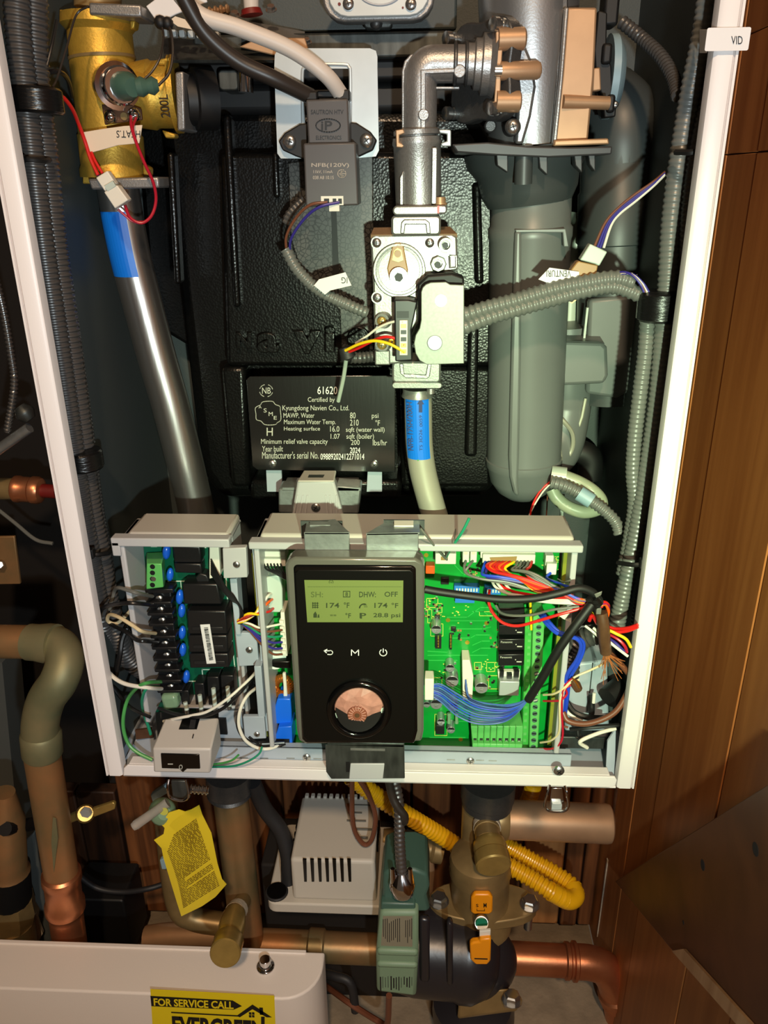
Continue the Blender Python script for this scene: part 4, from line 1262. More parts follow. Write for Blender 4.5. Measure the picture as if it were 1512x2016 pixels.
obj('side_box_top', G().hexa([P(1098, 674, YX-.055), P(1190, 676, YX-.055), P(1180, 660, YX-.03), P(1098, 660, YX-.03)], [P(1098, 680, YX-.05), P(1190, 682, YX-.05), P(1180, 666, YX-.028), P(1098, 666, YX-.028)]), 'duct_plastic', ex)
obj('rear_pipe', G().tube(W_((1148, 420, .2), (1128, 520, .2), (1120, 630, .2)), .011, 16), 'silicone', ex)
obj('drain_elbow', G().tube(W_((1100, 900, .2), (1140, 890, .2), (1162, 906, .2), (1160, 940, .2)), .012, 16), 'soft_black', ex)

t = thing('drain_hose', P(1130, 1000, .1), 'milky silicone hose looping out from duct bottom', 'hose')
obj('sleeve', G().tube(W_((1085, 934, .1), (1114, 938, .098)), .0075, 16), 'silicone', t)
obj('tube', G().tube(W_((1110, 938, .098), (1140, 950, .095), (1166, 966, .09), (1182, 984, .09), (1180, 1000, .092), (1150, 1008, .096), (1118, 998, .1), (1096, 980, .104), (1086, 962, .106)), .0055, 16), 'silicone_yellow', t)
t = thing('sensor_conduit', P(1200, 1010, .07), 'grey corrugated sensor conduit with pale blue sleeve below the duct', 'conduit')
obj('conduit', G().corr(W_((1086, 950, .085), (1110, 956, .082), (1140, 970, .078), (1164, 986, .074), (1190, 1005, .07), (1212, 1028, .066), (1220, 1052, .062)), .0050, .0034, 12), 'conduit_grey', t)
obj('sleeve', G().tube(PP((1140, 971, .078), (1165, 987, .074)), .0062, 14), 'heatshrink_blue', t)
t = thing('red_white_pair', P(1060, 980, .1), 'thin red and white wire pair dropping from duct bottom', 'wire harness')
wire(t, [(1084, 948, .1), (1064, 966, .1), (1048, 996, .1), (1040, 1034, .1)], .9, 'wire_red')
wire(t, [(1086, 950, .1), (1066, 972, .1), (1044, 1010, .1), (1034, 1040, .1)], .7, 'wire_white')
wire(t, [(1078, 970, .12), (1076, 1010, .12), (1072, 1044, .12)], .6, 'wire_brown')
obj('white_pin', G().fbox(1104, 974, 1110, 1022, .13, .002), 'silicone', t)

# venturi wires and their plug
t = thing('venturi_plug', P(1150, 530, .06), 'milky white plug with tan half on the venturi wires', 'connector')
obj('white_half', G().fpoly([(1162, 480), (1196, 496), (1180, 524), (1172, 520), (1142, 512)], .055, .009), 'conn_clear', t, bevel=.0008)
obj('tan_half', G().fpoly([(1140, 514), (1178, 522), (1172, 548), (1132, 544), (1122, 534), (1136, 516)], .057, .009), 'conn_tan', t, bevel=.0008)
t = thing('venturi_wires', P(1240, 440, .06), 'white, blue and brown wires running from right bundle to milky plug', 'wire harness')
for i, (dx, m_) in enumerate(((-5, 'wire_brown'), (0, 'wire_navy'), (4, 'wire_navy'), (9, 'wire_white'))):
    wire(t, [(1310, 340+dx*.3, .05), (1285, 362+dx*.6, .054), (1250, 388+dx, .056), (1220, 412+dx, .058), (1196+dx*.8, 440+dx*.4, .06), (1176+dx*1.4, 488, .06)], .95, m_)
t = thing('venturi_tail', P(1250, 560, .04), 'white and purple wires arching over the twin conduits into tape', 'wire harness')
for i, m_ in enumerate(('wire_navy', 'wire_brown', 'wire_white', 'wire_navy')):
    wire(t, [(1208, 540+i*2, .05), (1226, 536+i, .046), (1244+i, 541, .042), (1260+i*2, 558, .04), (1268+i*3, 575, .04)], .9, m_)
t = thing('wire_flag', P(1110, 545, .05), 'white flag label reading VENTURI upside down over the duct', 'label')
obj('flag', G().fpoly([(1060, 550), (1082, 527), (1140, 535), (1140, 556), (1086, 560)], .054, .001), 'paper', t)
txt(t, [('VENTURI', 1076, 532, 1124, 545, 180)], .0535, 'ink')
obj('bare_tab', G().fpoly([(1118, 590), (1146, 578), (1144, 584), (1126, 598)], .055, .001), 'copper_warmlit_tan', t)
tag(obj('twin_conduit', G().corr(W_((884, 630, .062), (915, 620, .06), (960, 606, .058), (1020, 590, .056), (1090, 569, .054), (1150, 557, .052), (1210, 548, .05), (1250, 556, .047)), .0058, .0042, 12), 'conduit_grey'),
    'upper of twin corrugated conduits crossing from valve to right bundle', 'conduit', 'twin conduits crossing the duct')
tag(obj('twin_conduit', G().corr(W_((884, 656, .062), (915, 644, .06), (960, 626, .058), (1020, 608, .056), (1090, 588, .054), (1150, 572, .052), (1210, 564, .05), (1270, 584, .047)), .0056, .0042, 12), 'conduit_grey'),
    'lower of twin corrugated conduits crossing from valve to right bundle', 'conduit', 'twin conduits crossing the duct')

_P0 = P


def MY(Y):
    return Y-.02 if Y > .02 else -.03+(Y+.03)*.6


def P(px, py, Y):
    """from here on depths are counted from the front of the control boxes"""
    return _P0(px, py, MY(Y))


# ================================================================== LEFT TERMINAL BOX
YR, YP = .03, .066
tbx = thing('terminal_box', P(370, 1420, .05), 'smaller pale grey plastic box at left with open front', 'enclosure')
a = P(258, 1240, YR).x
b_ = P(466, 1240, YR).x
zt, zb = P(340, 1066, YR).z, P(380, 1425, YR).z
yr, yp = MY(YR), MY(YP)
g = G().box((a, yr, zb), (a+.0045, yp+.006, zt)).box((b_-.003, yr+.012, zb), (b_, yp+.006, zt)).box((a, yr+.004, zt-.003), (b_, yp+.008, zt))
g.box((a, yp+.003, zb), (b_, yp+.006, zt)).box((a+.01, yr+.02, zb), (b_, yp+.006, zb+.003))
obj('shell', g, 'grey_plastic', tbx, bevel=.0012)
g = G().box((a-.0045, yr-.002, zt-.004), (b_+.001, yr+.008, zt+.003)).box((a-.0045, yr-.002, zt-.012), (a+.002, yr+.006, zt))
obj('rim', g, 'grey_plastic', tbx, bevel=.001)
obj('top_step', G().box((a+.006, yr+.006, zt-.002), (b_-.001, yp+.01, zt+.004)), 'warm_grey_plastic', tbx, bevel=.0025)
obj('tab', G().fpoly([(438, 1080), (484, 1078), (487, 1137), (440, 1139)], .026, .006), 'grey_plastic', tbx, bevel=.0006)
obj('tab', G().fpoly([(463, 1246), (504, 1246), (510, 1310), (470, 1312)], .040, .004), 'pale_steel', tbx, bevel=.0006)
obj('tab', G().fpoly([(478, 1411), (520, 1411), (524, 1454), (482, 1456)], .030, .004), 'pale_steel', tbx, bevel=.0006)
obj('side_rail', G().fpoly([(452, 1140), (466, 1140), (474, 1250), (464, 1250)], .036, .02).fpoly([(500, 1312), (514, 1312), (522, 1412), (508, 1412)], .03, .03).fpoly([(430, 1400), (480, 1400), (485, 1465), (430, 1465)], .05, .003), 'pale_steel', tbx, bevel=.0006)
obj('dark_slot', G().fpoly([(482, 1312), (502, 1312), (512, 1410), (490, 1410)], .05, .002).fpoly([(466, 1138), (484, 1138), (492, 1236), (470, 1240)], .05, .002), 'matt_black', tbx)
screw(466, 1111, .0258, 7, tbx)
screw(491, 1279, .0398, 7, tbx)
screw(506, 1445, .0298, 6, tbx)
obj('slot_top', G().fbox(425, 1415, 446, 1446, .048, .003), 'ink', tbx)

pb = thing('terminal_board', P(370, 1400, YP), 'dark green circuit board in the left box with black relays and terminal strip', 'circuit board')
obj('board', G().fpoly([(282, 1068), (446, 1068), (474, 1400), (306, 1402)], YP, .0016), 'pcb_dark', pb)
g = G()
stroke(g, [(443, 1074), (446, 1160), (462, 1310), (464, 1316)], YP, 2)
stroke(g, [(464, 1318), (398, 1318), (400, 1341), (370, 1341)], YP, 2)
stroke(g, [(356, 1145), (358, 1172)], YP, 1.2)
stroke(g, [(330, 1144), (372, 1144), (376, 1132)], YP, 2)
for x, y_ in ((303, 1076), (350, 1076), (400, 1078), (385, 1156), (392, 1196), (405, 1196)):
    g.fbox(x-6, y_-1, x+6, y_+1, YP-.0003, .0003)
stuff(obj('silkscreen', g, 'silk', pb))
txt(pb, [('EF', 417, 1323, 424, 1328), ('EF', 444, 1323, 452, 1328), ('1MV RY02', 388, 1192, 410, 1196)], YP-.0004, 'silk')
gt = obj('green_terminal', G().hexa([P(288, 1160, .040), P(322, 1156, .040), P(318, 1110, .040), P(289, 1110, .040)], [P(296, 1158, .064), P(326, 1152, .064), P(324, 1086, .064), P(288, 1088, .064)]), 'terminal_green', pb, bevel=.0008)
for y_ in (1116, 1128, 1140, 1152):
    o = obj('terminal_hole', G().fcyl(300, y_, .0396, 5, .001, 14), 'ink', gt)
obj('terminal_screw', G().fcyl(302, 1140, .0393, 5, .001, 12), 'screw_steel', gt)
for x, y_, h in ((328, 1086, 17), (335, 1131, 15), (354, 1175, 17), (358, 1202, 16), (359, 1245, 16), (360, 1279, 16), (367, 1332, 16)):
    put('bcap', lambda: G().ball((0, 0, 0), 1, 14, (.48, .6, 1)), ('cap_blue',), 'blue_capacitor', P(x, y_, .057), pb, (0, math.radians(10), 0), h*.00040)


def relay(pts, Yf, name='relay', mt='relay_black', par=None):
    return obj(name, G().fpoly(pts, Yf, YP-Yf), mt, par, bevel=.0012)


relay([(340, 1076), (394, 1076), (396, 1108), (342, 1108)], .052, par=pb)
relay([(342, 1109), (396, 1110), (398, 1130), (344, 1128)], .054, par=pb)
relay([(358, 1150), (428, 1150), (436, 1190), (362, 1190)], .049, par=pb)
for pts in ([(368, 1203), (444, 1203), (448, 1248), (370, 1249)], [(370, 1252), (447, 1251), (449, 1284), (372, 1285)], [(372, 1288), (449, 1287), (452, 1314), (374, 1316)]):
    r_ = relay(pts, .046, par=pb)
    x0, y1 = pts[3]
    x1 = pts[2][0]
    obj('relay_ridge', G().fpoly([(x0+8, y1-14), (x1-10, y1-14), (x1-8, y1-8), (x0+8, y1-8)], .0452, .001), 'chip_black', r_, bevel=.0003)
bc = tag(obj('barcode_sticker', G().fpoly([(394, 1230), (413, 1229), (425, 1306), (407, 1307)], .0448, .0004), 'paper'), 'white barcode sticker lying on the black relays', 'sticker')
g = G()
for i in range(26):
    y_ = 1236+i*2.5
    x0 = 397.5+(y_-1230)*.165
    g.fpoly([(x0+3, y_), (x0+11, y_-.4), (x0+11, y_-.4+random.choice((.8, 1.2, 1.8))), (x0+3, y_+random.choice((.8, 1.2, 1.7)))], .0445, .0002)
stuff(obj('barcode', g, 'ink', bc))
stp = thing('terminal_strip', P(320, 1360, .05), 'black barrier terminal strip with ten screws in the left box', 'terminal strip')
obj('base', G().fpoly([(290, 1160), (336, 1160), (356, 1372), (318, 1372)], .055, YP-.055), 'relay_black', stp, bevel=.001)
ys = (1178, 1200, 1221, 1245, 1267, 1290, 1311, 1332, 1352)
for i, y_ in enumerate(ys):
    x = 314+(y_-1178)*.13
    obj('barrier', G().fpoly([(x-28, y_+8), (x+22, y_+7), (x+23, y_+12), (x-26, y_+13)], .046, .012), 'relay_black', stp, bevel=.0006)
    screw(x, y_, .0535, 7, stp, 'terminal_screw')
obj('barrier', G().fpoly([(284, 1160), (340, 1160), (341, 1168), (286, 1168)], .046, .012), 'relay_black', stp, bevel=.0006)
obj('clear_cap', G().fpoly([(314, 1372), (346, 1370), (352, 1396), (322, 1400)], .042, .012), 'knob_clear_green', stp, bevel=.003)
for i, (x0, y0, x1, y1) in enumerate(((355, 1360, 374, 1402), (382, 1346, 404, 1400), (407, 1333, 433, 1396), (434, 1330, 462, 1394))):
    f_ = obj('fuse_holder', G().fpoly([(x0, y0), (x1-3, y0), (x1+2, y1), (x0+4, y1+2)], .052, YP-.052), 'relay_black', pb, bevel=.0008)
    xm = (x0+x1)/2
    obj('fuse_tube', G().cyl(P(xm, y0+22, .050), P(xm+4, y1-1, .048), .0019, None, 12), 'conn_clear', f_)
    obj('fuse_cap', G().cyl(P(xm+3, y1-5, .0482), P(xm+4, y1+2, .0478), .0021, None, 12), 'screw_steel', f_)
wc = obj('wire_socket', G().fpoly([(412, 1075), (430, 1074), (434, 1134), (412, 1140)], .050, .014), 'conn_white', pb, bevel=.0006)
obj('cone_cap', G().fcyl(398, 1141, .054, 14, .012, 6, 12), 'chip_black', pb, bevel=.001)

t = thing('black_loom', P(470, 1190, .03), 'fan of black wires from left socket bunched into the middle gap', 'wire harness')
for i in range(8):
    wire(t, [(416, 1102+i*4, .048), (428+i*1.6, 1128+i*5, .036), (446+i*1.5, 1158+i*3.4, .032), (462+i, 1176+i*2, .032), (474+i*.7, 1204+i, .034), (470+i*.8, 1228, .036)], .8, 'wire_black', k=5, n=6)
t = thing('line_wires', P(225, 1220, .04), 'cream and black supply wires bending into left side of terminal strip', 'wire harness')
wire(t, [(216, 1200, .05), (222, 1178, .045), (226, 1162, .042), (234, 1157, .03), (252, 1162, .024), (272, 1168, .024), (300, 1174, .048)], 1.5, 'wire_grey')
wire(t, [(262, 1196, .05), (248, 1212, .05), (228, 1228, .05), (212, 1222, .048), (216, 1210, .042), (236, 1216, .03), (262, 1232, .024), (280, 1243, .024), (306, 1247, .048)], 1.5, 'wire_cream')
wire(t, [(205, 1300, .05), (198, 1260, .045), (197, 1216, .042), (205, 1196, .034), (240, 1188, .024), (272, 1188, .024), (306, 1192, .048)], 1.7, 'wire_black')
wire(t, [(216, 1228, .05), (250, 1245, .034), (270, 1260, .024), (286, 1262, .024), (310, 1264, .048)], 1.7, 'wire_black')
wire(t, [(202, 1240, .05), (196, 1268, .045), (202, 1302, .042), (218, 1328, .034), (246, 1346, .026), (292, 1354, .024), (318, 1356, .048)], 1.7, 'wire_white')
wire(t, [(222, 1352, .05), (240, 1376, .045), (262, 1396, .03), (296, 1412, .022)], 1.5, 'wire_black')
wire(t, [(250, 1236, .06), (240, 1260, .055), (236, 1290, .05), (228, 1330, .05)], 2.2, 'wire_black')
t = thing('ground_wires', P(250, 1400, .03), 'green ground wires curving down by the left corner', 'wire harness')
wire(t, [(318, 1342, .048), (292, 1344, .024), (272, 1352, .024), (252, 1376, .034), (243, 1410, .03), (244, 1440, .028), (254, 1466, .026), (272, 1482, .024), (300, 1496, .022)], 1.5, 'wire_green')
wire(t, [(312, 1352, .048), (290, 1354, .024), (280, 1376, .026), (282, 1400, .036), (290, 1424, .034), (297, 1446, .034)], 1.3, 'wire_teal')
wire(t, [(416, 1505, .02), (440, 1502, .016), (458, 1496, .012), (470, 1486, .012)], .9, 'wire_green')
wire(t, [(418, 1510, .02), (460, 1508, .012), (490, 1498, .012), (510, 1484, .016), (516, 1470, .02)], .9, 'wire_teal')
t = thing('switch_leads', P(470, 1420, .03), 'white and black switch leads sweeping from rocker box to blue plug', 'wire harness')
wire(t, [(322, 1420, .03), (350, 1414, .02), (380, 1408, .016), (410, 1400, .014), (450, 1374, .016), (490, 1338, .03), (504, 1322, .045)], 1.2, 'wire_white')
wire(t, [(312, 1394, .04), (340, 1404, .03), (372, 1410, .018), (402, 1410, .013), (440, 1394, .014), (474, 1362, .02), (500, 1330, .04)], 1.4, 'wire_black')
wire(t, [(508, 1352, .05), (488, 1368, .035), (474, 1394, .028), (470, 1426, .026), (482, 1456, .026), (506, 1472, .028), (528, 1474, .03), (548, 1468, .035)], 1.4, 'wire_white')
wire(t, [(500, 1350, .05), (482, 1376, .035), (470, 1404, .03), (468, 1430, .028), (480, 1452, .028), (505, 1464, .03), (560, 1462, .034)], 1.4, 'wire_black')
wire(t, [(490, 1450, .03), (515, 1468, .03), (545, 1470, .034), (562, 1464, .036)], 1.2, 'wire_black')

sw = thing('rocker_switch_box', P(360, 1520, 0), 'pale grey box holding a black rocker power switch on bottom lip', 'switch box')
f4 = [P(302, 1521, -.022), P(414, 1523, -.022), P(416, 1475, -.022), P(300, 1474, -.022)]
b4 = [P(322, 1470, .024), P(424, 1470, .024), P(432, 1411, .024), P(326, 1412, .024)]
b4 = [None]*4
yb = MY(.024)
b4[2] = P(431, 1412, .024)
b4[3] = P(324, 1414, .024)
b4[0] = Vector((b4[3].x, yb, f4[0].z+.006))
b4[1] = Vector((b4[2].x, yb, f4[1].z+.006))
obj('housing', G().hexa(f4, b4), 'warm_grey_plastic', sw, bevel=.0015)
rk = obj('rocker', G().fpoly([(316, 1484), (392, 1486), (394, 1514), (368, 1514), (360, 1521), (352, 1514), (318, 1513)], -.0238, .003), 'gloss_black', sw, bevel=.0006)
g = G()
stroke(g, [(331, 1504), (340, 1504)], -.0241, 1.6)
stroke(g, arc(356, 1510, 3, 4, 0, 360, 14), -.0241, 1.2)
obj('rocker_mark', g, 'etch_pale', rk)


def sp_(u, v):
    """a point on the switch box's sloping top: u across, v from front to back"""
    A_, B_, D_, E_ = f4[3], f4[2], b4[3], b4[2]
    p = (A_*(1-u)+B_*u)*(1-v)+(D_*(1-u)+E_*u)*v
    return p+Vector((0, -.0004, .0006))


obj('top_slot', G().prism([sp_(.34, .62), sp_(.66, .62), sp_(.66, .97), sp_(.34, .97)], (0, 0, -.0004)), 'matt_black', sw)
obj('slot_lever', G().prism([sp_(.52, .64), sp_(.62, .64), sp_(.6, .92), sp_(.5, .92)], (0, 0, .0004)), 'rubber', sw)
obj('top_mark', G().prism([sp_(.625, .32), sp_(.64, .32), sp_(.64, .45), sp_(.625, .45)], (0, 0, .0003)), 'ink', sw)

# ================================================================== MAIN CONTROL BOX
mb = thing('control_box', P(820, 1480, .05), 'larger pale grey plastic control box behind the display with open front', 'enclosure')
xa, xb = P(512, 1240, YR).x, P(1124, 1240, YR).x
zt, zb = P(820, 1073, YR).z, P(820, 1478, YR).z
g = G().box((xa, yr, zb), (xa+.004, yp+.008, zt)).box((xb-.0045, yr, zb), (xb, yp+.008, zt)).box((xa, yr+.003, zt-.0035), (xb, yp+.012, zt))
g.box((xa, yp+.004, zb), (xb, yp+.008, zt))
obj('shell', g, 'grey_plastic', mb, bevel=.001)
obj('rim', G().box((xa-.003, yr-.003, zt-.004), (xb+.003, yr+.008, zt+.002)), 'grey_plastic', mb, bevel=.0012)
obj('top_step', G().box((xa+.004, yr+.007, zt-.002), (xb-.002, yp+.014, zt+.0045)), 'warm_grey_plastic', mb, bevel=.0025)
obj('front_strip', G().fpoly([(496, 1080), (508, 1085), (536, 1440), (522, 1440), (506, 1200)], .038, .01), 'pale_steel', mb, bevel=.0006)
obj('side_guide', G().fbox(1094, 1084, 1110, 1468, .046, .004), 'guide_olive', mb)
obj('side_guide', G().fbox(510, 1090, 518, 1450, .05, .01), 'guide_olive', mb)
obj('edge_hook', G().fpoly([(1100, 1212), (1122, 1200), (1124, 1226), (1108, 1218)], .03, .01), 'conn_white', mb)

mbd = thing('main_board', P(820, 1470, YP), 'bright green main circuit board right of the display', 'circuit board')
obj('board', G().fpoly([(518, 1080), (1102, 1080), (1086, 1474), (546, 1474)], YP, .0016), 'pcb', mbd)
g = G()
for pts in ([(880, 1215), (920, 1215), (945, 1196), (970, 1196)], [(884, 1238), (950, 1238), (966, 1234)], [(890, 1256), (926, 1256), (936, 1250), (964, 1250)], [(930, 1270), (948, 1262), (964, 1262)],
            [(895, 1112), (912, 1130), (940, 1134)], [(842, 1300), (900, 1300)], [(842, 1290), (960, 1290)], [(900, 1420), (926, 1420)], [(846, 1452), (916, 1452)], [(1034, 1180), (1034, 1310)], [(884, 1222), (960, 1222), (972, 1212)],
            [(930, 1204), (952, 1204), (960, 1210)], [(842, 1282), (880, 1284)], [(930, 1284), (946, 1276), (966, 1276)]):
    stroke(g, pts, YP, 1.4)
stuff(obj('copper_trace', g, 'pcb_trace', mbd))
g = G()
boxes = [(840, 1178, 862, 1196), (842, 1200, 850, 1226), (862, 1188, 870, 1206), (848, 1228, 872, 1252), (1082, 1096, 1096, 1112), (925, 1122, 936, 1134), (958, 1304, 974, 1322), (962, 1330, 980, 1356), (1034, 1290, 1046, 1306), (845, 1334, 870, 1350), (856, 1406, 880, 1448), (934, 1304, 948, 1318), (944, 1204, 970, 1212), (982, 1186, 1004, 1198)]
for x0, y0, x1, y1 in boxes:
    stroke(g, [(x0, y0), (x1, y0), (x1, y1), (x0, y1)], YP, 1, closed=True)
for i in range(120):
    x, y_ = random.choice(((845, 1190), (865, 1215), (964, 1310), (1000, 1192), (905, 1205), (1088, 1105), (880, 1318), (1040, 1250)))
    x += random.gauss(0, 9)
    y_ += random.gauss(0, 10)
    g.fbox(x-1.6, y_-.7, x+1.6, y_+.7, YP-.0003, .0003)
stuff(obj('silkscreen', g, 'silk_yellow', mbd))
g = G()
for i in range(90):
    x, y_ = random.choice(((848, 1182), (862, 1196), (846, 1212), (940, 1316), (968, 1230), (968, 1262), (966, 1340), (905, 1245), (1086, 1112), (1040, 1230), (1040, 1290), (925, 1128), (880, 1312), (920, 1422), (985, 1308)))
    x += random.gauss(0, 8)
    y_ += random.gauss(0, 9)
    g.use(random.choice((0, 0, 1, 2)))
    g.fbox(x-2, y_-1.4, x+2, y_+1.4, YP-.0012, .0012)
stuff(obj('small_component', g, ('chip_black', 'conn_tan', 'screw_steel'), mbd))
obj('orange_block', G().fbox(838, 1114, 856, 1130, .058, .008), 'orange_part', mbd, bevel=.0005)
obj('dip_switch', G().fbox(894, 1154, 944, 1169, .06, .006).fbox(954, 1156, 986, 1171, .06, .006), 'dip_blue', mbd, bevel=.0004)
g = G()
for i in range(8):
    g.fbox(898+i*5.6, 1159, 901+i*5.6, 1165, .0592, .001)
for i in range(5):
    g.fbox(958+i*5.6, 1161, 961+i*5.6, 1167, .0592, .001)
obj('dip_lever', g, 'silk', mbd)
obj('lower_header', G().fbox(896, 1179, 934, 1187, .06, .006), 'dip_blue', mbd)
for x0, y0, x1, y1 in ((868, 1138, 884, 1151), (856, 1212, 866, 1223), (888, 1236, 898, 1243), (985, 1310, 993, 1318)):
    obj('chip', G().fbox(x0, y0, x1, y1, .0635, .003), 'chip_black', mbd, bevel=.0003)
for x0, y0, x1, y1 in ((857, 1253, 869, 1277), (885, 1251, 890, 1279)):
    h_ = obj('pin_header', G().fbox(x0, y0, x1, y1, .0615, .005), 'chip_black', mbd)
    g = G()
    for i in range(4):
        g.fbox((x0+x1)/2-1.2, y0+3+i*(y1-y0)/4.4, (x0+x1)/2+1.2, y0+5+i*(y1-y0)/4.4, .058, .004)
    obj('pin', g, 'gold_pad', h_)
for x, y_ in ((882, 1221), (958, 1227), (920, 1265), (907, 1456), (839, 1093), (1083, 1087), (992, 1128)):
    obj('gold_dot', G().fcyl(x, y_, YP-.0004, 4.5, .0006, 14), 'gold_pad', mbd)
for i, (pts, txt_) in enumerate((([(982, 1198), (1033, 1196), (1033, 1226), (982, 1228)], 0), ([(982, 1231), (1033, 1229), (1032, 1250), (982, 1250)], 1), ([(982, 1259), (1033, 1258), (1032, 1280), (982, 1280)], 2), ([(981, 1289), (1031, 1288), (1030, 1311), (981, 1311)], 3))):
    r_ = obj('relay', G().fpoly(pts, .054, YP-.054), 'relay_black', mbd, bevel=.0006)
    if txt_ > 1:
        x0, y0 = pts[0]
        txt(r_, [('Panasonic', x0+4, y0+3, x0+27, y0+7)], .0537, 'etch_pale')
    if txt_:
        x0, y0 = pts[0]
        obj('relay_mark', G().fbox(x0+36, y0+13, x0+46, y0+15, .0537, .0002).fcyl(x0+34, y0+10, .0537, 1.2, .0003, 8), 'etch_pale', r_)
u = obj('usb_socket', G().fbox(983, 1342, 1022, 1370, .052, .014), 'galvanised_bright', mbd, bevel=.0006)
obj('socket_foot', G().fpoly([(980, 1322), (1024, 1322), (1022, 1342), (982, 1342)], .06, .004), 'conn_white', u)
obj('socket_clip', G().fbox(984, 1322, 992, 1334, .056, .005).fbox(998, 1328, 1008, 1338, .056, .005).fbox(1012, 1322, 1022, 1334, .056, .005), 'chip_black', u)


def elcap(x, y_, r, Yt=.052):
    """a round can capacitor standing on the board, seen from the front with its half-black top"""
    c = P(x, y_, Yt)
    rr = r*mpp(x, y_, Yt)
    g = G().cyl(c, Vector((c.x, MY(YP), c.z)), rr, None, 22)
    o = obj('can_capacitor', g, 'can_silver', mbd, bevel=.0006)
    g = G()
    a_ = [(c.x+rr*.92*math.cos(q), c.y-.0004, c.z+rr*.92*math.sin(q)) for q in (math.radians(20+14*i) for i in range(11))]
    g.prism(a_, (0, .0005, 0))
    obj('dark_mark', g, 'chip_black', o)
    g = G()
    g.box((c.x-rr*.35, c.y-.0004, c.z-rr*.15), (c.x-rr*.1, c.y, c.z+.02*rr)).box((c.x+rr*.02, c.y-.0004, c.z-rr*.15), (c.x+rr*.3, c.y, c.z+.02*rr)).box((c.x-rr*.3, c.y-.0004, c.z-rr*.5), (c.x+rr*.25, c.y, c.z-rr*.3))
    obj('print', g, 'wire_grey', o)


for x, y_, r in ((859, 1240, 10), (886, 1316, 9), (890, 1342, 13), (948, 1355, 13), (859, 1387, 12), (893, 1392, 10), (868, 1422, 8), (888, 1438, 8), (840, 1388, 7)):
    elcap(x, y_, r, .052 if r > 9 else .055)
obj('black_inductor', G().fbox(858, 1428, 875, 1446, .056, .01), 'chip_black', mbd, bevel=.0006)
for x in (884, 899):
    obj('resistor', G().lathe(P(x, 1404, .06), P(x, 1424, .058), [(0, .0016), (.1, .0018), (.3, .0014), (.7, .0014), (.9, .0018), (1, .0016)], 12), 'knob_clear_green', mbd)
c_ = obj('wire_socket', G().fbox(946, 1080, 1054, 1100, .054, .012).fbox(950, 1092, 1054, 1110, .050, .008), 'conn_white', mbd, bevel=.0007)
obj('socket_window', G().fbox(980, 1081, 1022, 1091, .0537, .001), 'paper_tan', c_)
obj('socket_glue', G().fpoly([(964, 1098), (1018, 1096), (1016, 1106), (990, 1104), (968, 1108)], .0493, .001), 'conn_tan', c_)
for i in range(12):
    obj('pin_window', G().fbox(953+i*8.3, 1103, 958+i*8.3, 1108, .0496, .001), 'paper_tan', c_)
for x0, y0, x1, y1 in ((911, 1078, 924, 1108), (926, 1078, 939, 1108)):
    c_ = obj('wire_socket', G().fbox(x0, y0, x1, y1, .05, .016), 'conn_white', mbd, bevel=.0006)
    obj('socket_window', G().fbox(x0+3, y0+6, x1-3, y0+14, .0496, .001), 'paper_tan', c_)
c_ = obj('wire_socket', G().fbox(857, 1090, 898, 1111, .05, .016), 'conn_white', mbd, bevel=.0006)
obj('socket_hole', G().fbox(868, 1096, 882, 1103, .0496, .001), 'conn_tan', c_)
obj('socket_top', G().fbox(869, 1078, 882, 1092, .056, .01), 'conn_white', c_)
c_ = obj('wire_socket', G().fbox(1074, 1094, 1090, 1114, .054, .012).fbox(1076, 1110, 1096, 1132, .05, .016), 'conn_white', mbd, bevel=.0006)
c_ = obj('wire_socket', G().fpoly([(910, 1300), (925, 1300), (932, 1332), (930, 1379), (911, 1378)], .05, .016), 'conn_white', mbd, bevel=.0006)
obj('socket_slot', G().fbox(916, 1336, 921, 1372, .0496, .001), 'paper_tan', c_)
# green screw terminals
tb_ = thing('green_terminal_block', P(980, 1486, .045), 'short green eight-way terminal block at the board bottom', 'terminal block')
f_ = [P(930, 1466, .045), P(1030, 1468, .045), P(1028, 1430, .045), P(927, 1430, .045)]
obj('body', G().fpoly([(927, 1430), (1030, 1430), (1029, 1466), (930, 1464)], .045, YP-.045).fpoly([(930, 1464), (1029, 1466), (1027, 1486), (930, 1484)], .040, .02), 'terminal_green', tb_, bevel=.0008)
for i in range(8):
    x = 935+i*12.4
    obj('screw_slot', G().fbox(x-3, 1454, x+3, 1465, .0445, .001), 'chip_black', tb_)
    obj('clamp_screw', G().fcyl(x, 1460, .0442, 2.6, .001, 10), 'screw_steel', tb_)
    obj('wire_hole', G().fcyl(x, 1479, .0396, 4.6, .0008, 14), 'ink', tb_)
    if i:
        obj('divider', G().fbox(x-6.7, 1432, x-5.7, 1484, .0395, .001), 'terminal_clear', tb_)
tv = thing('green_terminal_column', P(1050, 1490, .045), 'tall green terminal column along the right side of the main board', 'terminal block')
obj('body', G().fpoly([(1050, 1209), (1073, 1209), (1058, 1492), (1041, 1492)], .043, .02), 'terminal_green', tv, bevel=.0008)
obj('clear_side', G().fpoly([(1034, 1212), (1050, 1212), (1041, 1484), (1028, 1470)], .05, .012), 'terminal_clear', tv, bevel=.0006)
n_ = 21
for i in range(n_):
    y_ = 1222+i*(1484-1222)/(n_-1)
    x = 1061.5-(y_-1222)*.046
    obj('clamp_screw', G().fcyl(x, y_, .0426, 5.2, .001, 14), 'pump_green', tv)
    sl = random.uniform(-1, 1)
    obj('screw_slot', G().fpoly([(x-4, y_-1+sl*2), (x+4, y_-1-sl*2), (x+4, y_+1-sl*2), (x-4, y_+1+sl*2)], .0423, .0005), 'etch_pale' if i in (8, 11, 12) else 'ink', tv)
    obj('clear_tooth', G().fbox(x-21, y_-2, x-15, y_+3, .0495, .002), 'terminal_green', tv)
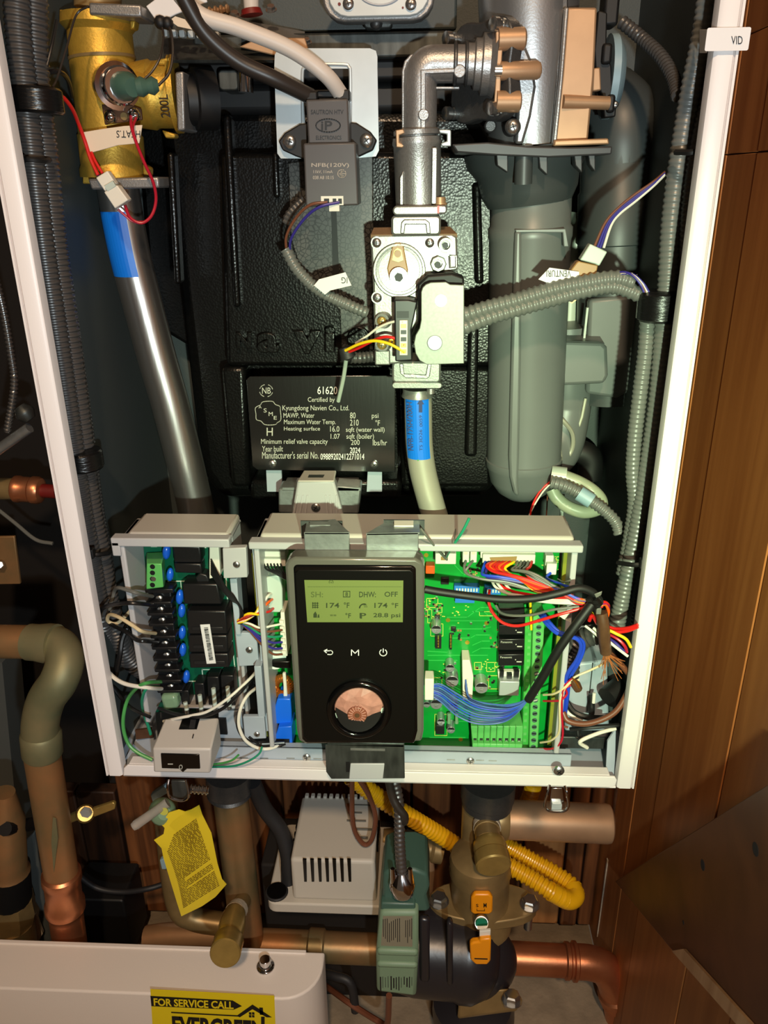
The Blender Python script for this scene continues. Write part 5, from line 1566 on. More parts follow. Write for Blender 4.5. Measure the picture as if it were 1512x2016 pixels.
obj('yellow_pin', G().cyl(P(1044, 1180, .048), P(1046, 1240, .047), .001, None, 8), 'wire_yellow', tv)

# left strip of the control box
c_ = obj('wire_socket', G().fbox(516, 1086, 562, 1104, .05, .016).fbox(514, 1100, 562, 1115, .046, .01), 'conn_white', mbd, bevel=.0006)
c_ = obj('clear_socket', G().fpoly([(520, 1138), (548, 1132), (556, 1160), (556, 1206), (530, 1206), (516, 1168)], .05, .016), 'conn_clear', mbd, bevel=.001)
c_ = obj('ladder_socket', G().fpoly([(552, 1206), (560, 1206), (566, 1292), (556, 1292)], .044, .02), 'conn_white', mbd, bevel=.0005)
for i in range(6):
    obj('ladder_tooth', G().fbox(550+i, 1222+i*12, 558+i, 1228+i*12, .042, .004), 'conn_white', c_)
tor = obj('toroid_coil', G().tube([P(x, y_, .056) for x, y_ in arc(556, 1351, 15, 16, 0, 360, 26)], .0034, 12), 'copper_wire', mbd)
g = G()
for i in range(30):
    a_ = 2*math.pi*i/30
    x, y_ = 556+15*math.cos(a_), 1351+16*math.sin(a_)
    c0 = P(x, y_, .056)
    d_ = (P(556, 1351, .056)-c0).normalized()
    g.tube([c0+d_*.0036*math.cos(q)+Vector((0, .0036*math.sin(q), 0)) for q in (math.radians(60*j) for j in range(7))], .0005, 5, False)
stuff(obj('winding', g, 'copper_wire', tor))
obj('toroid_tie', G().fpoly([(556, 1326), (562, 1326), (564, 1350), (566, 1376), (558, 1376), (558, 1352)], .05, .003), 'conn_white', mbd, bevel=.0005)
obj('blue_coil_case', G().fpoly([(546, 1376), (572, 1376), (574, 1400), (574, 1424), (538, 1426), (538, 1404)], .046, .02), 'blue_part', mbd, bevel=.001)
bs = obj('blue_socket', G().fpoly([(548, 1432), (574, 1430), (576, 1470), (540, 1472), (540, 1456)], .040, .02), 'blue_part', mbd, bevel=.0008)
obj('socket_mouth', G().fbox(543, 1455, 570, 1467, .0396, .001), 'ink', bs)
obj('grey_disc', G().lathe(P(542, 1296, .05), P(542, 1296, YP), [(0, .009), (1, .009)], 20), 'conn_clear', mbd)
obj('black_bar', G().fbox(524, 1302, 572, 1316, .046, .012), 'matt_black', mbd, bevel=.0008)

t = thing('fan_wires', P(520, 1210, .04), 'fan of yellow, white, orange and red wires going to clear socket left of display', 'wire harness')
for i, (m_, ex_, ey) in enumerate((('wire_yellow', 524, 1170), ('wire_white', 534, 1169), ('wire_orange', 536, 1180), ('wire_black', 530, 1186), ('wire_red', 538, 1198), ('wire_brown', 524, 1186), ('wire_orange', 528, 1192), ('wire_yellow', 520, 1180))):
    wire(t, [(468, 1226-i*.6, .036), (482+i, 1222-i*2, .034), (505+i, 1205-i*1.5+i*2, .036), (ex_-8, ey+6, .042), (ex_, ey, .0496)], 1.05, m_, k=5, n=7)
t = thing('ladder_wires', P(530, 1260, .04), 'blue, white and brown wires running to the ladder socket left of display', 'wire harness')
for i, m_ in enumerate(('wire_white', 'wire_brown', 'wire_teal', 'wire_navy', 'wire_navy', 'wire_brown')):
    wire(t, [(472, 1224, .038), (492, 1228+i*3, .036), (512, 1236+i*6, .036), (536, 1232+i*11, .038), (556, 1228+i*12, .042)], .95, m_, k=5, n=7)
t = thing('short_black_leads', P(540, 1125, .04), 'short black leads under the white socket at upper left of display', 'wire harness')
for i in range(6):
    wire(t, [(520+i*6.5, 1110, .046), (524+i*6.4, 1120, .042), (540+i*4, 1128, .04), (558+i*2, 1138+i, .04)], .8, 'wire_black', k=5, n=6)
t = thing('thermostat_pair', P(880, 1080, .04), 'green and dark wire pair crossing into white socket right of the hooks', 'wire harness')
wire(t, [(924, 1020, .03), (912, 1044, .028), (896, 1068, .03), (884, 1086, .04), (878, 1098, .049)], 1.1, 'wire_teal')
wire(t, [(828, 1040, .02), (842, 1058, .022), (858, 1078, .03), (872, 1094, .042), (880, 1102, .049)], .9, 'wire_grey')
wire(t, [(898, 1034, .06), (894, 1062, .03), (886, 1080, .035), (876, 1100, .049)], .6, 'wire_grey')

hn = thing('main_harness', P(1170, 1190, .02), 'thick bundle of red, blue, orange and grey wires leaving the main board socket', 'wire harness')
random.seed(11)
cols = ['wire_blue', 'wire_navy', 'wire_red', 'wire_orange', 'wire_red', 'wire_red', 'wire_orange', 'wire_red', 'wire_yellow', 'wire_grey', 'wire_grey', 'wire_black', 'wire_grey', 'wire_red']
for i, m_ in enumerate(cols):
    x = 956+i*7
    jy = random.uniform(-5, 5)
    if i < 2:
        mid = [(x-6, 1124, .042), (x-4, 1132+i*4, .036), (985, 1136+i*3, .032), (1040, 1146+i*3, .03)]
    elif i < 9:
        mid = [(x-10-i, 1112+i*1, .042), (x+4, 1122+i*2, .036), (1010+i*3, 1130+i*2.2, .03), (1060, 1142+i*3, .026)]
    else:
        mid = [(x-4, 1116, .042), (x-10, 1122, .036), (1040, 1126+(i-9)*2, .03), (1070, 1140+(i-9)*3, .026)]
    wire(hn, [(x, 1106, .0492)]+mid+[(1100+i, 1162+jy+i*.6, .022), (1135, 1178+jy+i*.5, .018), (1160, 1186+jy, .018), (1186, 1190+jy, .02)], 1.15, m_, k=5, n=7)
for x, y_, yy in ((968, 1154, 1172), (974, 1150, 1176), (980, 1152, 1168), (990, 1152, 1178)):
    wire(hn, [(x, y_-12, .045), (x+8, y_+2, .038), (x+30, yy-4, .034), (1040, yy+2, .03), (1085, yy+8, .026), (1130, yy+10, .02), (1180, 1190, .02)], 1.1, random.choice(('wire_red', 'wire_orange', 'wire_white')), k=5, n=7)
wire(hn, [(917, 1104, .05), (914, 1118, .044), (920, 1130, .04), (950, 1140, .036), (1000, 1146, .034), (1050, 1162, .03), (1090, 1176, .026), (1130, 1184, .02)], 1.1, 'wire_grey', k=5)
wire(hn, [(931, 1104, .05), (922, 1116, .044), (918, 1126, .042), (940, 1138, .037), (1000, 1150, .034), (1080, 1172, .026)], 1.0, 'wire_grey', k=5)
wire(hn, [(964, 1160, .044), (962, 1184, .04), (970, 1206, .036), (990, 1226, .032), (1020, 1232, .028), (1060, 1222, .024), (1100, 1210, .02), (1150, 1196, .018)], 1.2, 'wire_red', k=5)
wire(hn, [(976, 1192, .045), (986, 1206, .04), (1010, 1212, .034), (1050, 1210, .028), (1090, 1200, .022), (1140, 1194, .02)], 1.0, 'wire_grey', k=5)
wire(hn, [(1084, 1128, .05), (1076, 1136, .046), (1082, 1142, .04), (1100, 1148, .03), (1120, 1156, .02), (1140, 1160, .018)], 1.1, 'wire_blue', k=5)
wire(hn, [(1098, 1140, .04), (1110, 1146, .03), (1124, 1142, .026)], .6, 'wire_grey', k=4)
wire(hn, [(1062, 1208, .04), (1076, 1228, .03), (1096, 1246, .022), (1116, 1252, .02), (1136, 1258, .02), (1144, 1272, .022), (1136, 1298, .026), (1116, 1330, .03), (1110, 1370, .034), (1106, 1410, .04)], 1.6, 'wire_blue')
wire(hn, [(1068, 1206, .04), (1082, 1226, .03), (1100, 1244, .024), (1124, 1252, .024), (1146, 1262, .026), (1148, 1280, .028), (1138, 1306, .03), (1122, 1336, .034), (1116, 1380, .036), (1112, 1410, .042)], 1.6, 'wire_blue')
for i in range(5):
    wire(hn, [(1180, 1186+i*2, .02), (1192, 1186+i, .022), (1198, 1194+i*3, .026), (1190, 1208+i*4, .032)], 1.2, ('wire_red', 'wire_crimson', 'wire_navy', 'wire_red', 'wire_orange')[i], k=5)
t = thing('main_cable', P(1000, 1170, .01), 'glossy black sheathed cable crossing the board in front of red wires', 'cable')
obj('sheath', G().tube(W_((836, 1160, .012), (870, 1166, .012), (930, 1174, .012), (990, 1180, .012), (1050, 1178, .01), (1100, 1168, .008), (1140, 1158, .01), (1166, 1166, .012), (1180, 1182, .014)), .0030, 12), 'soft_black', t)
obj('lower_sheath', G().tube(W_((1176, 1176, .012), (1160, 1196, .006), (1130, 1236, .0), (1100, 1278, .0), (1070, 1330, .006), (1050, 1362, .012), (1040, 1378, .016)), .0034, 12), 'soft_black', t)
obj('tape_band', G().tube(PP((1166, 1176, .010), (1176, 1190, .010)), .0052, 12), 'tape_black', t)
obj('tie_head', G().fbox(1174, 1198, 1184, 1210, .004, .006).fpoly([(1170, 1170), (1186, 1164), (1184, 1172), (1174, 1178)], .004, .001), 'wire_grey', t, bevel=.0006)
t = thing('display_ribbon', P(940, 1400, .03), 'row of blue wires hanging from display plug to black sheath', 'wire harness')
for i in range(9):
    wire(t, [(854, 1347+i*3.2, .024), (870, 1348+i*4.4, .024-.0008*(i % 3)), (900, 1366+i*5.4, .024-.002*(i % 2)), (940, 1388+i*4.6, .024-.002*(i % 3)), (990, 1396+i*3.2, .022-.002*(i % 2)), (1020, 1390+i*1.4, .02), (1042, 1374, .016)], .62, ('ribbon_blue', 'wire_blue', 'ribbon_blue', 'ribbon_dark')[i % 4], k=6, n=6)
for i in range(4):
    wire(t, [(917+i*1.2, 1338+i*8, .0494), (920+i, 1366+i*4, .04), (936+i*2, 1380+i*4, .034), (985, 1388+i*4, .028), (1020, 1384+i, .022), (1042, 1373, .016)], .7, 'ribbon_blue', k=6, n=6)
t = thing('display_plug', P(845, 1379, .024), 'white plug at the right edge of the display feeding blue wires', 'connector')
obj('plug', G().fbox(836, 1337, 854, 1379, .018, .012), 'conn_white', t, bevel=.0008)

t = thing('thermostat_wires', P(1110, 1400, .03), 'red and cream twisted wires joining the green terminal column, right', 'wire harness')
wire(t, [(1070, 1368, .043), (1090, 1366, .034), (1108, 1356, .03), (1130, 1334, .03), (1165, 1318, .03), (1190, 1304, .028), (1196, 1284, .024)], .9, 'wire_cream')
wire(t, [(1070, 1380, .043), (1090, 1380, .034), (1104, 1378, .03), (1116, 1366, .03), (1112, 1350, .03), (1126, 1336, .03)], .9, 'wire_crimson')
wire(t, [(1064, 1462, .043), (1084, 1458, .034), (1098, 1446, .03), (1102, 1428, .028), (1102, 1400, .028), (1104, 1372, .03), (1120, 1346, .03), (1140, 1338, .032)], .9, 'wire_cream')
wire(t, [(1062, 1474, .043), (1086, 1474, .034), (1102, 1464, .03), (1108, 1444, .03), (1106, 1400, .03), (1108, 1362, .03), (1124, 1348, .03)], .9, 'wire_crimson')
wire(t, [(1110, 1430, .034), (1118, 1432, .034)], .9, 'wire_brown')
obj('wire_nut', G().lathe(P(1128, 1338, .03), P(1140, 1360, .03), [(0, .0022), (.4, .004), (.9, .0034), (1, .002)], 8), 'brown_tape', t)
obj('bare_twist', G().tube(PP((1126, 1334, .028), (1136, 1346, .026), (1140, 1354, .026)), .0008, 6), 'copper_wire', t)
t = thing('brown_cable', P(1200, 1280, .03), 'brown taped cable end with frayed copper strands by right flange', 'cable')
obj('taped_sheath', G().tube(W_((1184, 1206, .02), (1188, 1230, .018), (1190, 1260, .02), (1193, 1284, .022)), .0045, 12), 'brown_tape', t)
obj('jacket', G().tube(W_((1200, 1286, .03), (1224, 1310, .034), (1242, 1336, .036), (1234, 1366, .034), (1208, 1404, .03), (1160, 1424, .03), (1120, 1420, .034), (1108, 1402, .038)), .0024, 10), 'wire_brown', t)
g = G()
random.seed(5)
for i in range(26):
    p0 = Vector((1193+random.uniform(-4, 4), 1284, .02))
    dx = random.uniform(-14, 36)
    ln = random.uniform(20, 75)
    g.tube(W_((p0.x, p0.y, .02), (p0.x+dx*.4, p0.y+ln*.4, .022), (p0.x+dx, p0.y+ln*.8+random.uniform(-6, 6), .026), k=4), .00028, 4, False)
stuff(obj('frayed_strand', g, 'copper_hair', t))
t = thing('right_loop', P(1230, 1260, .02), 'red, yellow and white wires looping to the right flange under corrugated conduit', 'wire harness')
wire(t, [(1196, 1238, .03), (1212, 1244, .024), (1235, 1242, .02), (1256, 1234, .014)], 1.3, 'wire_red')
wire(t, [(1196, 1234, .03), (1214, 1238, .026), (1238, 1236, .02), (1256, 1230, .014)], 1.3, 'wire_red')
wire(t, [(1164, 1206, .03), (1180, 1230, .028), (1210, 1246, .022), (1232, 1258, .02), (1242, 1274, .022)], 1.2, 'wire_yellow')
wire(t, [(1190, 1244, .03), (1216, 1258, .024), (1230, 1272, .022), (1234, 1284, .024)], 1.2, 'wire_crimson')
wire(t, [(1194, 1254, .03), (1212, 1266, .024), (1226, 1280, .022), (1230, 1284, .026)], 1.2, 'wire_navy')
wire(t, [(1168, 1236, .03), (1184, 1250, .026), (1210, 1272, .022), (1236, 1292, .02)], 1.1, 'wire_white')
wire(t, [(1152, 1232, .034), (1170, 1246, .03), (1184, 1260, .03)], 1.0, 'wire_white')
wire(t, [(1160, 1222, .026), (1166, 1212, .024), (1176, 1228, .03)], 1.4, 'wire_red')
# right pocket
tk = thing('capacitor_box', P(1150, 1440, .09), 'plain pale grey metal box in the lower right pocket', 'box')
obj('body', G().fpoly([(1112, 1310), (1196, 1300), (1200, 1440), (1112, 1440)], .07, .06), 'pale_steel', tk, bevel=.002)
obj('seam', G().fbox(1161, 1306, 1163, 1400, .0695, .001), 'galvanised_dark', tk)
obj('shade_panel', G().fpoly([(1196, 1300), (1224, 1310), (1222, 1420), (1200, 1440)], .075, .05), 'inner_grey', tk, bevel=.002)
tag(obj('corrugated_conduit', G().corr(W_((1120, 1330, .06), (1124, 1290, .06), (1140, 1262, .055), (1170, 1250, .05), (1190, 1250, .05)), .0085, .004, 12), 'conduit_black'), 'fat black corrugated conduit bending beside blue wires at right pocket', 'conduit')
t = thing('pocket_cables', P(1160, 1430, .05), 'black and white cables lying at the bottom of right pocket', 'wire harness')
wire(t, [(1116, 1384, .05), (1130, 1402, .046), (1156, 1412, .044), (1190, 1414, .05)], 2.6, 'wire_black')
wire(t, [(1112, 1396, .05), (1126, 1408, .046), (1146, 1416, .046)], 2.0, 'wire_white')
wire(t, [(1164, 1366, .06), (1166, 1392, .056), (1164, 1410, .05)], 2.4, 'wire_black')
wire(t, [(1170, 1364, .058), (1168, 1384, .056)], 1.4, 'wire_white')
wire(t, [(1122, 1436, .04), (1160, 1432, .036), (1212, 1428, .036), (1230, 1424, .04)], 1.8, 'wire_black')
wire(t, [(1212, 1434, .036), (1176, 1444, .032), (1142, 1460, .03), (1156, 1472, .034)], 1.6, 'wire_white')
wire(t, [(1138, 1438, .04), (1140, 1448, .038), (1150, 1454, .038)], 1.8, 'wire_black')
obj('black_barrel', G().cyl(P(1196, 1374, .05), P(1222, 1352, .06), .009, None, 18), 'soft_black', t)

# ================================================================== DISPLAY
YF_ = -.024
dp = thing('display_unit', P(705, 1470, -.02), 'black boiler display unit with green lcd, three touch icons and dial', 'display')
obj('case', G().fpoly([(561, 1116), (566, 1104), (580, 1098), (818, 1100), (832, 1108), (836, 1120), (834, 1440), (830, 1460), (600, 1466), (588, 1458), (584, 1440)], YF_+.003, .014), 'case_clear', dp, bevel=.002)
obj('case_back', G().fpoly([(571, 1096), (580, 1088), (822, 1090), (834, 1098), (834, 1200), (826, 1450), (600, 1450), (580, 1200)], YF_+.017, .008), 'epoxy_grey', dp, bevel=.0025)
obj('front_rim', G().fpoly([(577, 1118), (582, 1113), (812, 1114), (819, 1120), (822, 1440), (816, 1464), (602, 1464), (594, 1456)], YF_+.0008, .006), 'gloss_black', dp, bevel=.0018)
obj('front_plate', G().fpoly([(580, 1128), (586, 1122), (808, 1122), (815, 1128), (818, 1440), (812, 1460), (604, 1460), (596, 1450)], YF_, .004), 'matt_black', dp, bevel=.0008)
sc = obj('lcd_screen', G().fpoly([(599, 1142), (794, 1143), (793, 1225), (605, 1225)], YF_-.0003, .001), 'lcd', dp)
txt(sc, [('DHW:', 707, 1165, 740, 1176), ('OFF', 757, 1165, 783, 1175), ('174', 642, 1187, 668, 1197), ('°F', 677, 1186, 688, 1197), ('174', 737, 1187, 763, 1197), ('°F', 771, 1187, 784, 1197), ('P', 708, 1207, 721, 1217), ('28.8 psi', 735, 1207, 788, 1218), ('°F', 680, 1207, 691, 1217)],
    YF_-.0006, 'lcd_ink', .012, 'lcd_text')
txt(sc, [('SH:', 612, 1165, 636, 1176), ('--', 650, 1210, 662, 1213)], YF_-.0006, 'lcd_ink_faint', .01, 'lcd_text')
g = G()
stroke(g, [(676, 1164), (689, 1164), (689, 1175), (676, 1175)], YF_-.0004, 1.2, closed=True)
gtext(g, '8', P(680, 1174, YF_-.0006), P(685, 1174, YF_-.0006), P(680, 1166, YF_-.0006), .01)
for i in range(3):
    stroke(g, [(616+i*4.5, 1186), (616+i*4.5, 1197)], YF_-.0004, 1.6)
    stroke(g, [(615, 1187.5+i*4), (627, 1187.5+i*4)], YF_-.0004, 1.1)
stroke(g, arc(717, 1197, 9, 8, 180, 290, 8), YF_-.0004, 2.2)
for i in range(3):
    for j in range(2):
        g.fbox(716+i*2.4+j, 1191+j*3, 717.4+i*2.4+j, 1192.4+j*3, YF_-.0007, .0003)
g.fpoly([(617, 1216), (617, 1209), (621, 1204), (624, 1210), (624, 1216)], YF_-.0007, .0003)
g.fpoly([(625, 1216), (626, 1211), (628, 1209), (629, 1216)], YF_-.0007, .0003)
g.fbox(709, 1207, 712.5, 1218, YF_-.0007, .0003)
obj('lcd_icon', g, 'lcd_ink', sc)
g = G()
stroke(g, arc(652, 1146, 4, 4, 150, 390, 10), YF_-.0004, 1.2)
g.fcyl(652, 1147, YF_-.0007, 1.6, .0003, 8)
for i in range(58):
    g.fbox(606+i*3.2, 1155, 607.8+i*3.2, 1156, YF_-.0007, .0003)
obj('lcd_rule', g, 'lcd_ink_faint', sc)
g = G()
stroke(g, [(644, 1278), (638, 1281), (643, 1285)], YF_-.0002, 1.5)
stroke(g, [(638, 1281), (649, 1281)]+arc(650, 1284.5, 5, 4, -90, 90, 8)+[(645, 1288)], YF_-.0002, 1.5)
stroke(g, [(692, 1290), (692, 1279), (699, 1286), (706, 1279), (706, 1290)], YF_-.0002, 1.6)
stroke(g, arc(754.5, 1284.5, 7, 6.5, -55, 235, 16), YF_-.0002, 1.6)
stroke(g, [(754.5, 1277), (754.5, 1284)], YF_-.0002, 1.6)
obj('touch_icon', g, 'icon_white', dp)
kn = obj('dial_ring', G().tube([P(x, y_, YF_-.0015) for x, y_ in arc(707, 1396, 56, 50, 0, 360, 44)], .0032, 14), 'gloss_black', dp)
obj('dial_well', G().lathe(P(706, 1394, YF_-.0005), P(706, 1394, YF_+.0004), [(0, .0175), (1, .0175)], 30), 'gloss_black', dp)
g = G()
ptsd = [(654, 1388), (662, 1364), (690, 1352), (716, 1350), (738, 1358), (755, 1386), (750, 1400), (738, 1414), (722, 1428), (690, 1428), (668, 1412)]
base = [P(x, y_, YF_-.0008) for x, y_ in ptsd]
mid = [P(704+(x-704)*.55, 1394+(y_-1390)*.55, YF_-.006-.001*(i % 2)) for i, (x, y_) in enumerate(ptsd)]
top = P(706, 1384, YF_-.0072)
n_ = len(ptsd)
fs = []
for i in range(n_):
    j = (i+1) % n_
    fs += [(i, i+n_, j), (j, i+n_, j+n_), (i+n_, 2*n_, j+n_)]
g.add(base+mid+[top], fs)
obj('dial_dome', g, 'dial_pink', dp, sharp=5)
obj('dial_shard', G().fpoly([(652, 1415), (660, 1404), (674, 1412)], YF_-.001, .0005).fpoly([(738, 1396), (754, 1394), (752, 1404)], YF_-.001, .0005), 'conn_clear', dp)
kw = obj('encoder_wheel', G().fcyl(703, 1409, YF_-.0095, 19, .006, 28, 21), 'dial_brown', dp, bevel=.0005)
g = G()
for i in range(18):
    a_ = 2*math.pi*i/18
    g.fpoly([(703+9*math.cos(a_-.1), 1409+9*math.sin(a_-.1)), (703+9*math.cos(a_+.1), 1409+9*math.sin(a_+.1)), (703+18*math.cos(a_+.05), 1409+18*math.sin(a_+.05)), (703+18*math.cos(a_-.05), 1409+18*math.sin(a_-.05))], YF_-.0099, .0006)
obj('wheel_rib', g, 'dial_pink', kw)
obj('wheel_hub', G().fcyl(703, 1409, YF_-.0101, 5, .001, 12), 'brown_tape', kw)
# hooks and the lower catch
for pts, cut, lab in (([(598, 1048), (688, 1048), (688, 1083), (600, 1083)], ([(600, 1046), (604, 1026), (660, 1022), (688, 1046)], (610, 1028, 650, 1035)), 'galvanised hook over the control box rim above the display, left one'),
                      ([(721, 1050), (824, 1048), (824, 1085), (721, 1085)], ([(721, 1048), (762, 1026), (826, 1026), (826, 1048)], (776, 1026, 814, 1036)), 'galvanised hook over the control box rim above the display, right one')):
    h_ = thing('hanging_hook', P(pts[0][0]+45, 1083, .0), lab, 'bracket', 'galvanised display hooks')
    obj('front', G().fpoly(pts, .002, .0015), 'galvanised', h_, bevel=.0005)
    tp, sl = cut
    g = G()
    q = [P(tp[0][0], pts[0][1], .002), P(tp[3][0], pts[1][1], .002), P(tp[2][0], tp[2][1], .034), P(tp[1][0], tp[1][1], .034)]
    g.hexa(q, [v-Vector((0, 0, .0014)) for v in q])
    obj('top', g, 'galvanised', h_)
    q = [P(sl[0], sl[3], .022), P(sl[2], sl[3], .022), P(sl[2], sl[1], .03), P(sl[0], sl[1], .03)]
    q = [v+Vector((0, 0, .0006)) for v in q]
    obj('tongue', G().hexa(q, [v-Vector((0, 0, .001)) for v in q]), 'conn_white' if sl[0] > 700 else 'galvanised', h_)
    obj('drop', G().box((q[0].x-.008, q[2].y, q[2].z-.012), (q[1].x+.008, q[2].y+.0015, q[2].z)), 'galvanised_dark', h_)
ct = thing('lower_catch', P(718, 1535, -.012), 'dark galvanised catch plate under the display over bottom lip', 'bracket')
obj('plate', G().fpoly([(640, 1466), (796, 1466), (797, 1533), (652, 1534), (642, 1520)], -.010, .0016).fbox(644, 1462, 796, 1470, -.010, .02), 'galvanised_dark', ct, bevel=.0006)
obj('embossed_line', G().fbox(690, 1474, 758, 1478, -.0106, .001), 'galvanised', ct)
obj('tongue', G().fpoly([(690, 1504), (757, 1504), (754, 1534), (687, 1534)], -.0116, .0016), 'grey_plastic', ct, bevel=.0006)
obj('notch', G().fbox(681, 1500, 689, 1520, -.0104, .001), 'ink', ct)


P = _P0

# ================================================================== BELOW THE CABINET
t = thing('bent_copper_pipe', P(130, 1880, .1), 'large greenish-brown copper pipe with elbow descending at lower left', 'pipe')
YC = .10
obj('inlet_tube', G().cyl(P(-60, 1262, YC+.03), P(70, 1264, YC+.03), .0165, None, 24), 'copper_old', t)
obj('inlet_socket', G().lathe(P(58, 1264, YC+.03), P(110, 1268, YC+.025), [(0, .0165), (.02, .018), (.3, .018), (.7, .0195), (1, .0195)], 24), 'copper_flux', t)
obj('elbow', G().tube(W_((86, 1266, YC+.03), (116, 1272, YC+.025), (128, 1300, YC+.012), (116, 1340, YC), (92, 1376, YC), (80, 1420, YC), (80, 1470, YC)), .0178, 24), 'copper_flux', t)
obj('elbow_ring', G().tube([P(126+math.cos(a)*6, 1312, YC+.01)+Vector((math.cos(a)*.0, 0, 0)) for a in (0, 1)], .0192, 24), 'copper_flux', t)
obj('collar', G().lathe(P(80, 1440, YC), P(84, 1486, YC), [(0, .0178), (.1, .0196), (.9, .0196), (1, .0178)], 24), 'copper_flux', t)
obj('riser', G().cyl(P(82, 1480, YC), P(121, 1722, YC), .0176, None, 28), 'copper_old', t)
obj('flux_run', G().prism([P(104, 1610, YC-.018), P(110, 1612, YC-.018), P(114, 1650, YC-.018), P(106, 1718, YC-.018), P(101, 1660, YC-.018)], (0, .001, 0)), 'copper_flux', t)
obj('press_coupling', G().lathe(P(120, 1716, YC), P(130, 1800, YC), [(0, .0180), (.04, .0205), (.18, .0208), (.24, .019), (.66, .019), (.72, .0212), (.86, .0212), (.9, .019), (1, .0186)], 28), 'copper', t)
obj('drop', G().cyl(P(129, 1795, YC), P(146, 1915, YC), .0182, None, 28), 'copper', t)
t = thing('drain_lever', P(190, 1600, .14), 'brass butterfly valve handle behind the bent copper pipe', 'valve handle')
obj('hub', G().lathe(P(168, 1602, .14), P(168, 1602, .130), [(0, .010), (.7, .010), (1, .008)], 20), 'brass', t)
obj('wing', G().fpoly([(180, 1594), (222, 1580), (227, 1584), (226, 1594), (184, 1610)], .134, .005).fpoly([(136, 1606), (156, 1598), (158, 1614), (138, 1622)], .134, .005), 'brass', t, bevel=.0012)
obj('nut', G().fcyl(168, 1602, .127, 11, .004, 6), 'galvanised_bright', t)
tag(obj('rubber_cable', G().tube(W_((150, 1720, .16), (190, 1748, .16), (240, 1756, .16), (290, 1750, .16), (330, 1738, .17)), .0032, 10), 'rubber'), 'black rubber cord sagging behind the yellow tag', 'cord')
t = thing('relief_pipe', P(360, 1850, .15), 'old brass relief drain pipe going down behind the yellow tag', 'pipe')
obj('tube', G().tube(W_((325, 1560, .16), (332, 1660, .16), (350, 1780, .15), (380, 1808, .15), (440, 1820, .15)), .0135, 20), 'brass_old', t)
obj('cap_tube', G().tube(W_((290, 1848, .15), (340, 1842, .15), (440, 1838, .15)), .0150, 24), 'copper_warmlit_tan', t)
obj('blue_handle', G().fpoly([(296, 1566), (326, 1546), (330, 1562), (300, 1580)], .13, .006).fpoly([(314, 1694), (324, 1690), (328, 1712), (318, 1712)], .13, .006), 'heatshrink_blue', t, bevel=.001)
t = thing('boiler_pipe', P(480, 1870, .13), 'stained copper pipe dropping from the boiler beside white pump box', 'pipe')
YQ = .13
obj('nipple', G().lathe(P(450, 1520, YQ), P(453, 1566, YQ), [(0, .024), (.7, .024), (.75, .022), (.85, .024), (1, .018)], 28), 'cast_dark', t)
obj('tube', G().cyl(P(453, 1560, YQ), P(494, 1905, YQ), .0185, None, 28), 'copper_old', t)
dv = thing('drain_cock', P(440, 1890, .06), 'brass boiler drain cock with round cap above white cover', 'valve')
obj('stem', G().lathe(P(478, 1774, .11), P(456, 1806, .07), [(0, .009), (.6, .0105), (1, .0105)], 18), 'brass_old', dv)
obj('tape_ring', G().lathe(P(468, 1790, .09), P(462, 1798, .08), [(0, .0112), (1, .0112)], 18), 'ptfe', dv)
obj('body', G().lathe(P(462, 1800, .075), P(450, 1850, .035), [(0, .0115), (.3, .013), (.5, .0135), (.8, .013), (1, .0125)], 20), 'brass', dv)
obj('cap', G().lathe(P(452, 1846, .037), P(443, 1878, .012), [(0, .0122), (.2, .0150), (.4, .0142), (.5, .0150), (.95, .0150), (1, .0138)], 28), 'brass', dv)
hv = thing('lever_tap', P(320, 1580, .08), 'clear lever tap with greenish hub holding the yellow tag', 'tap')
obj('hub', G().lathe(P(318, 1596, .085), P(324, 1602, .07), [(0, .013), (.5, .013), (.8, .011), (1, .006)], 20), 'knob_clear_green', hv)
obj('lever', G().lathe(P(330, 1580, .075), P(262, 1628, .06), [(0, .005), (.3, .0046), (.9, .0048), (1, .004)], 14), 'acrylic', hv)
obj('label_disc', G().fcyl(322, 1598, .0685, 9, .001, 16), 'silk_yellow', hv)
tg = thing('warning_tag', P(380, 1800, .07), 'yellow cardboard warning tag full of tiny print hanging from lever tap', 'tag')
YT = .072
edge = [(326, 1610), (332, 1600), (352, 1594), (364, 1598), (376, 1594), (392, 1585), (398, 1604), (416, 1640), (428, 1700), (437, 1731), (446, 1741), (424, 1766), (398, 1784), (357, 1804), (348, 1776), (334, 1730), (322, 1690), (318, 1670), (303, 1654), (322, 1642), (324, 1630), (317, 1622)]


def ty(x, y_):
    return YT-.006*math.sin((y_-1590)/215*3.1)-.004*((x-375)/70)**2


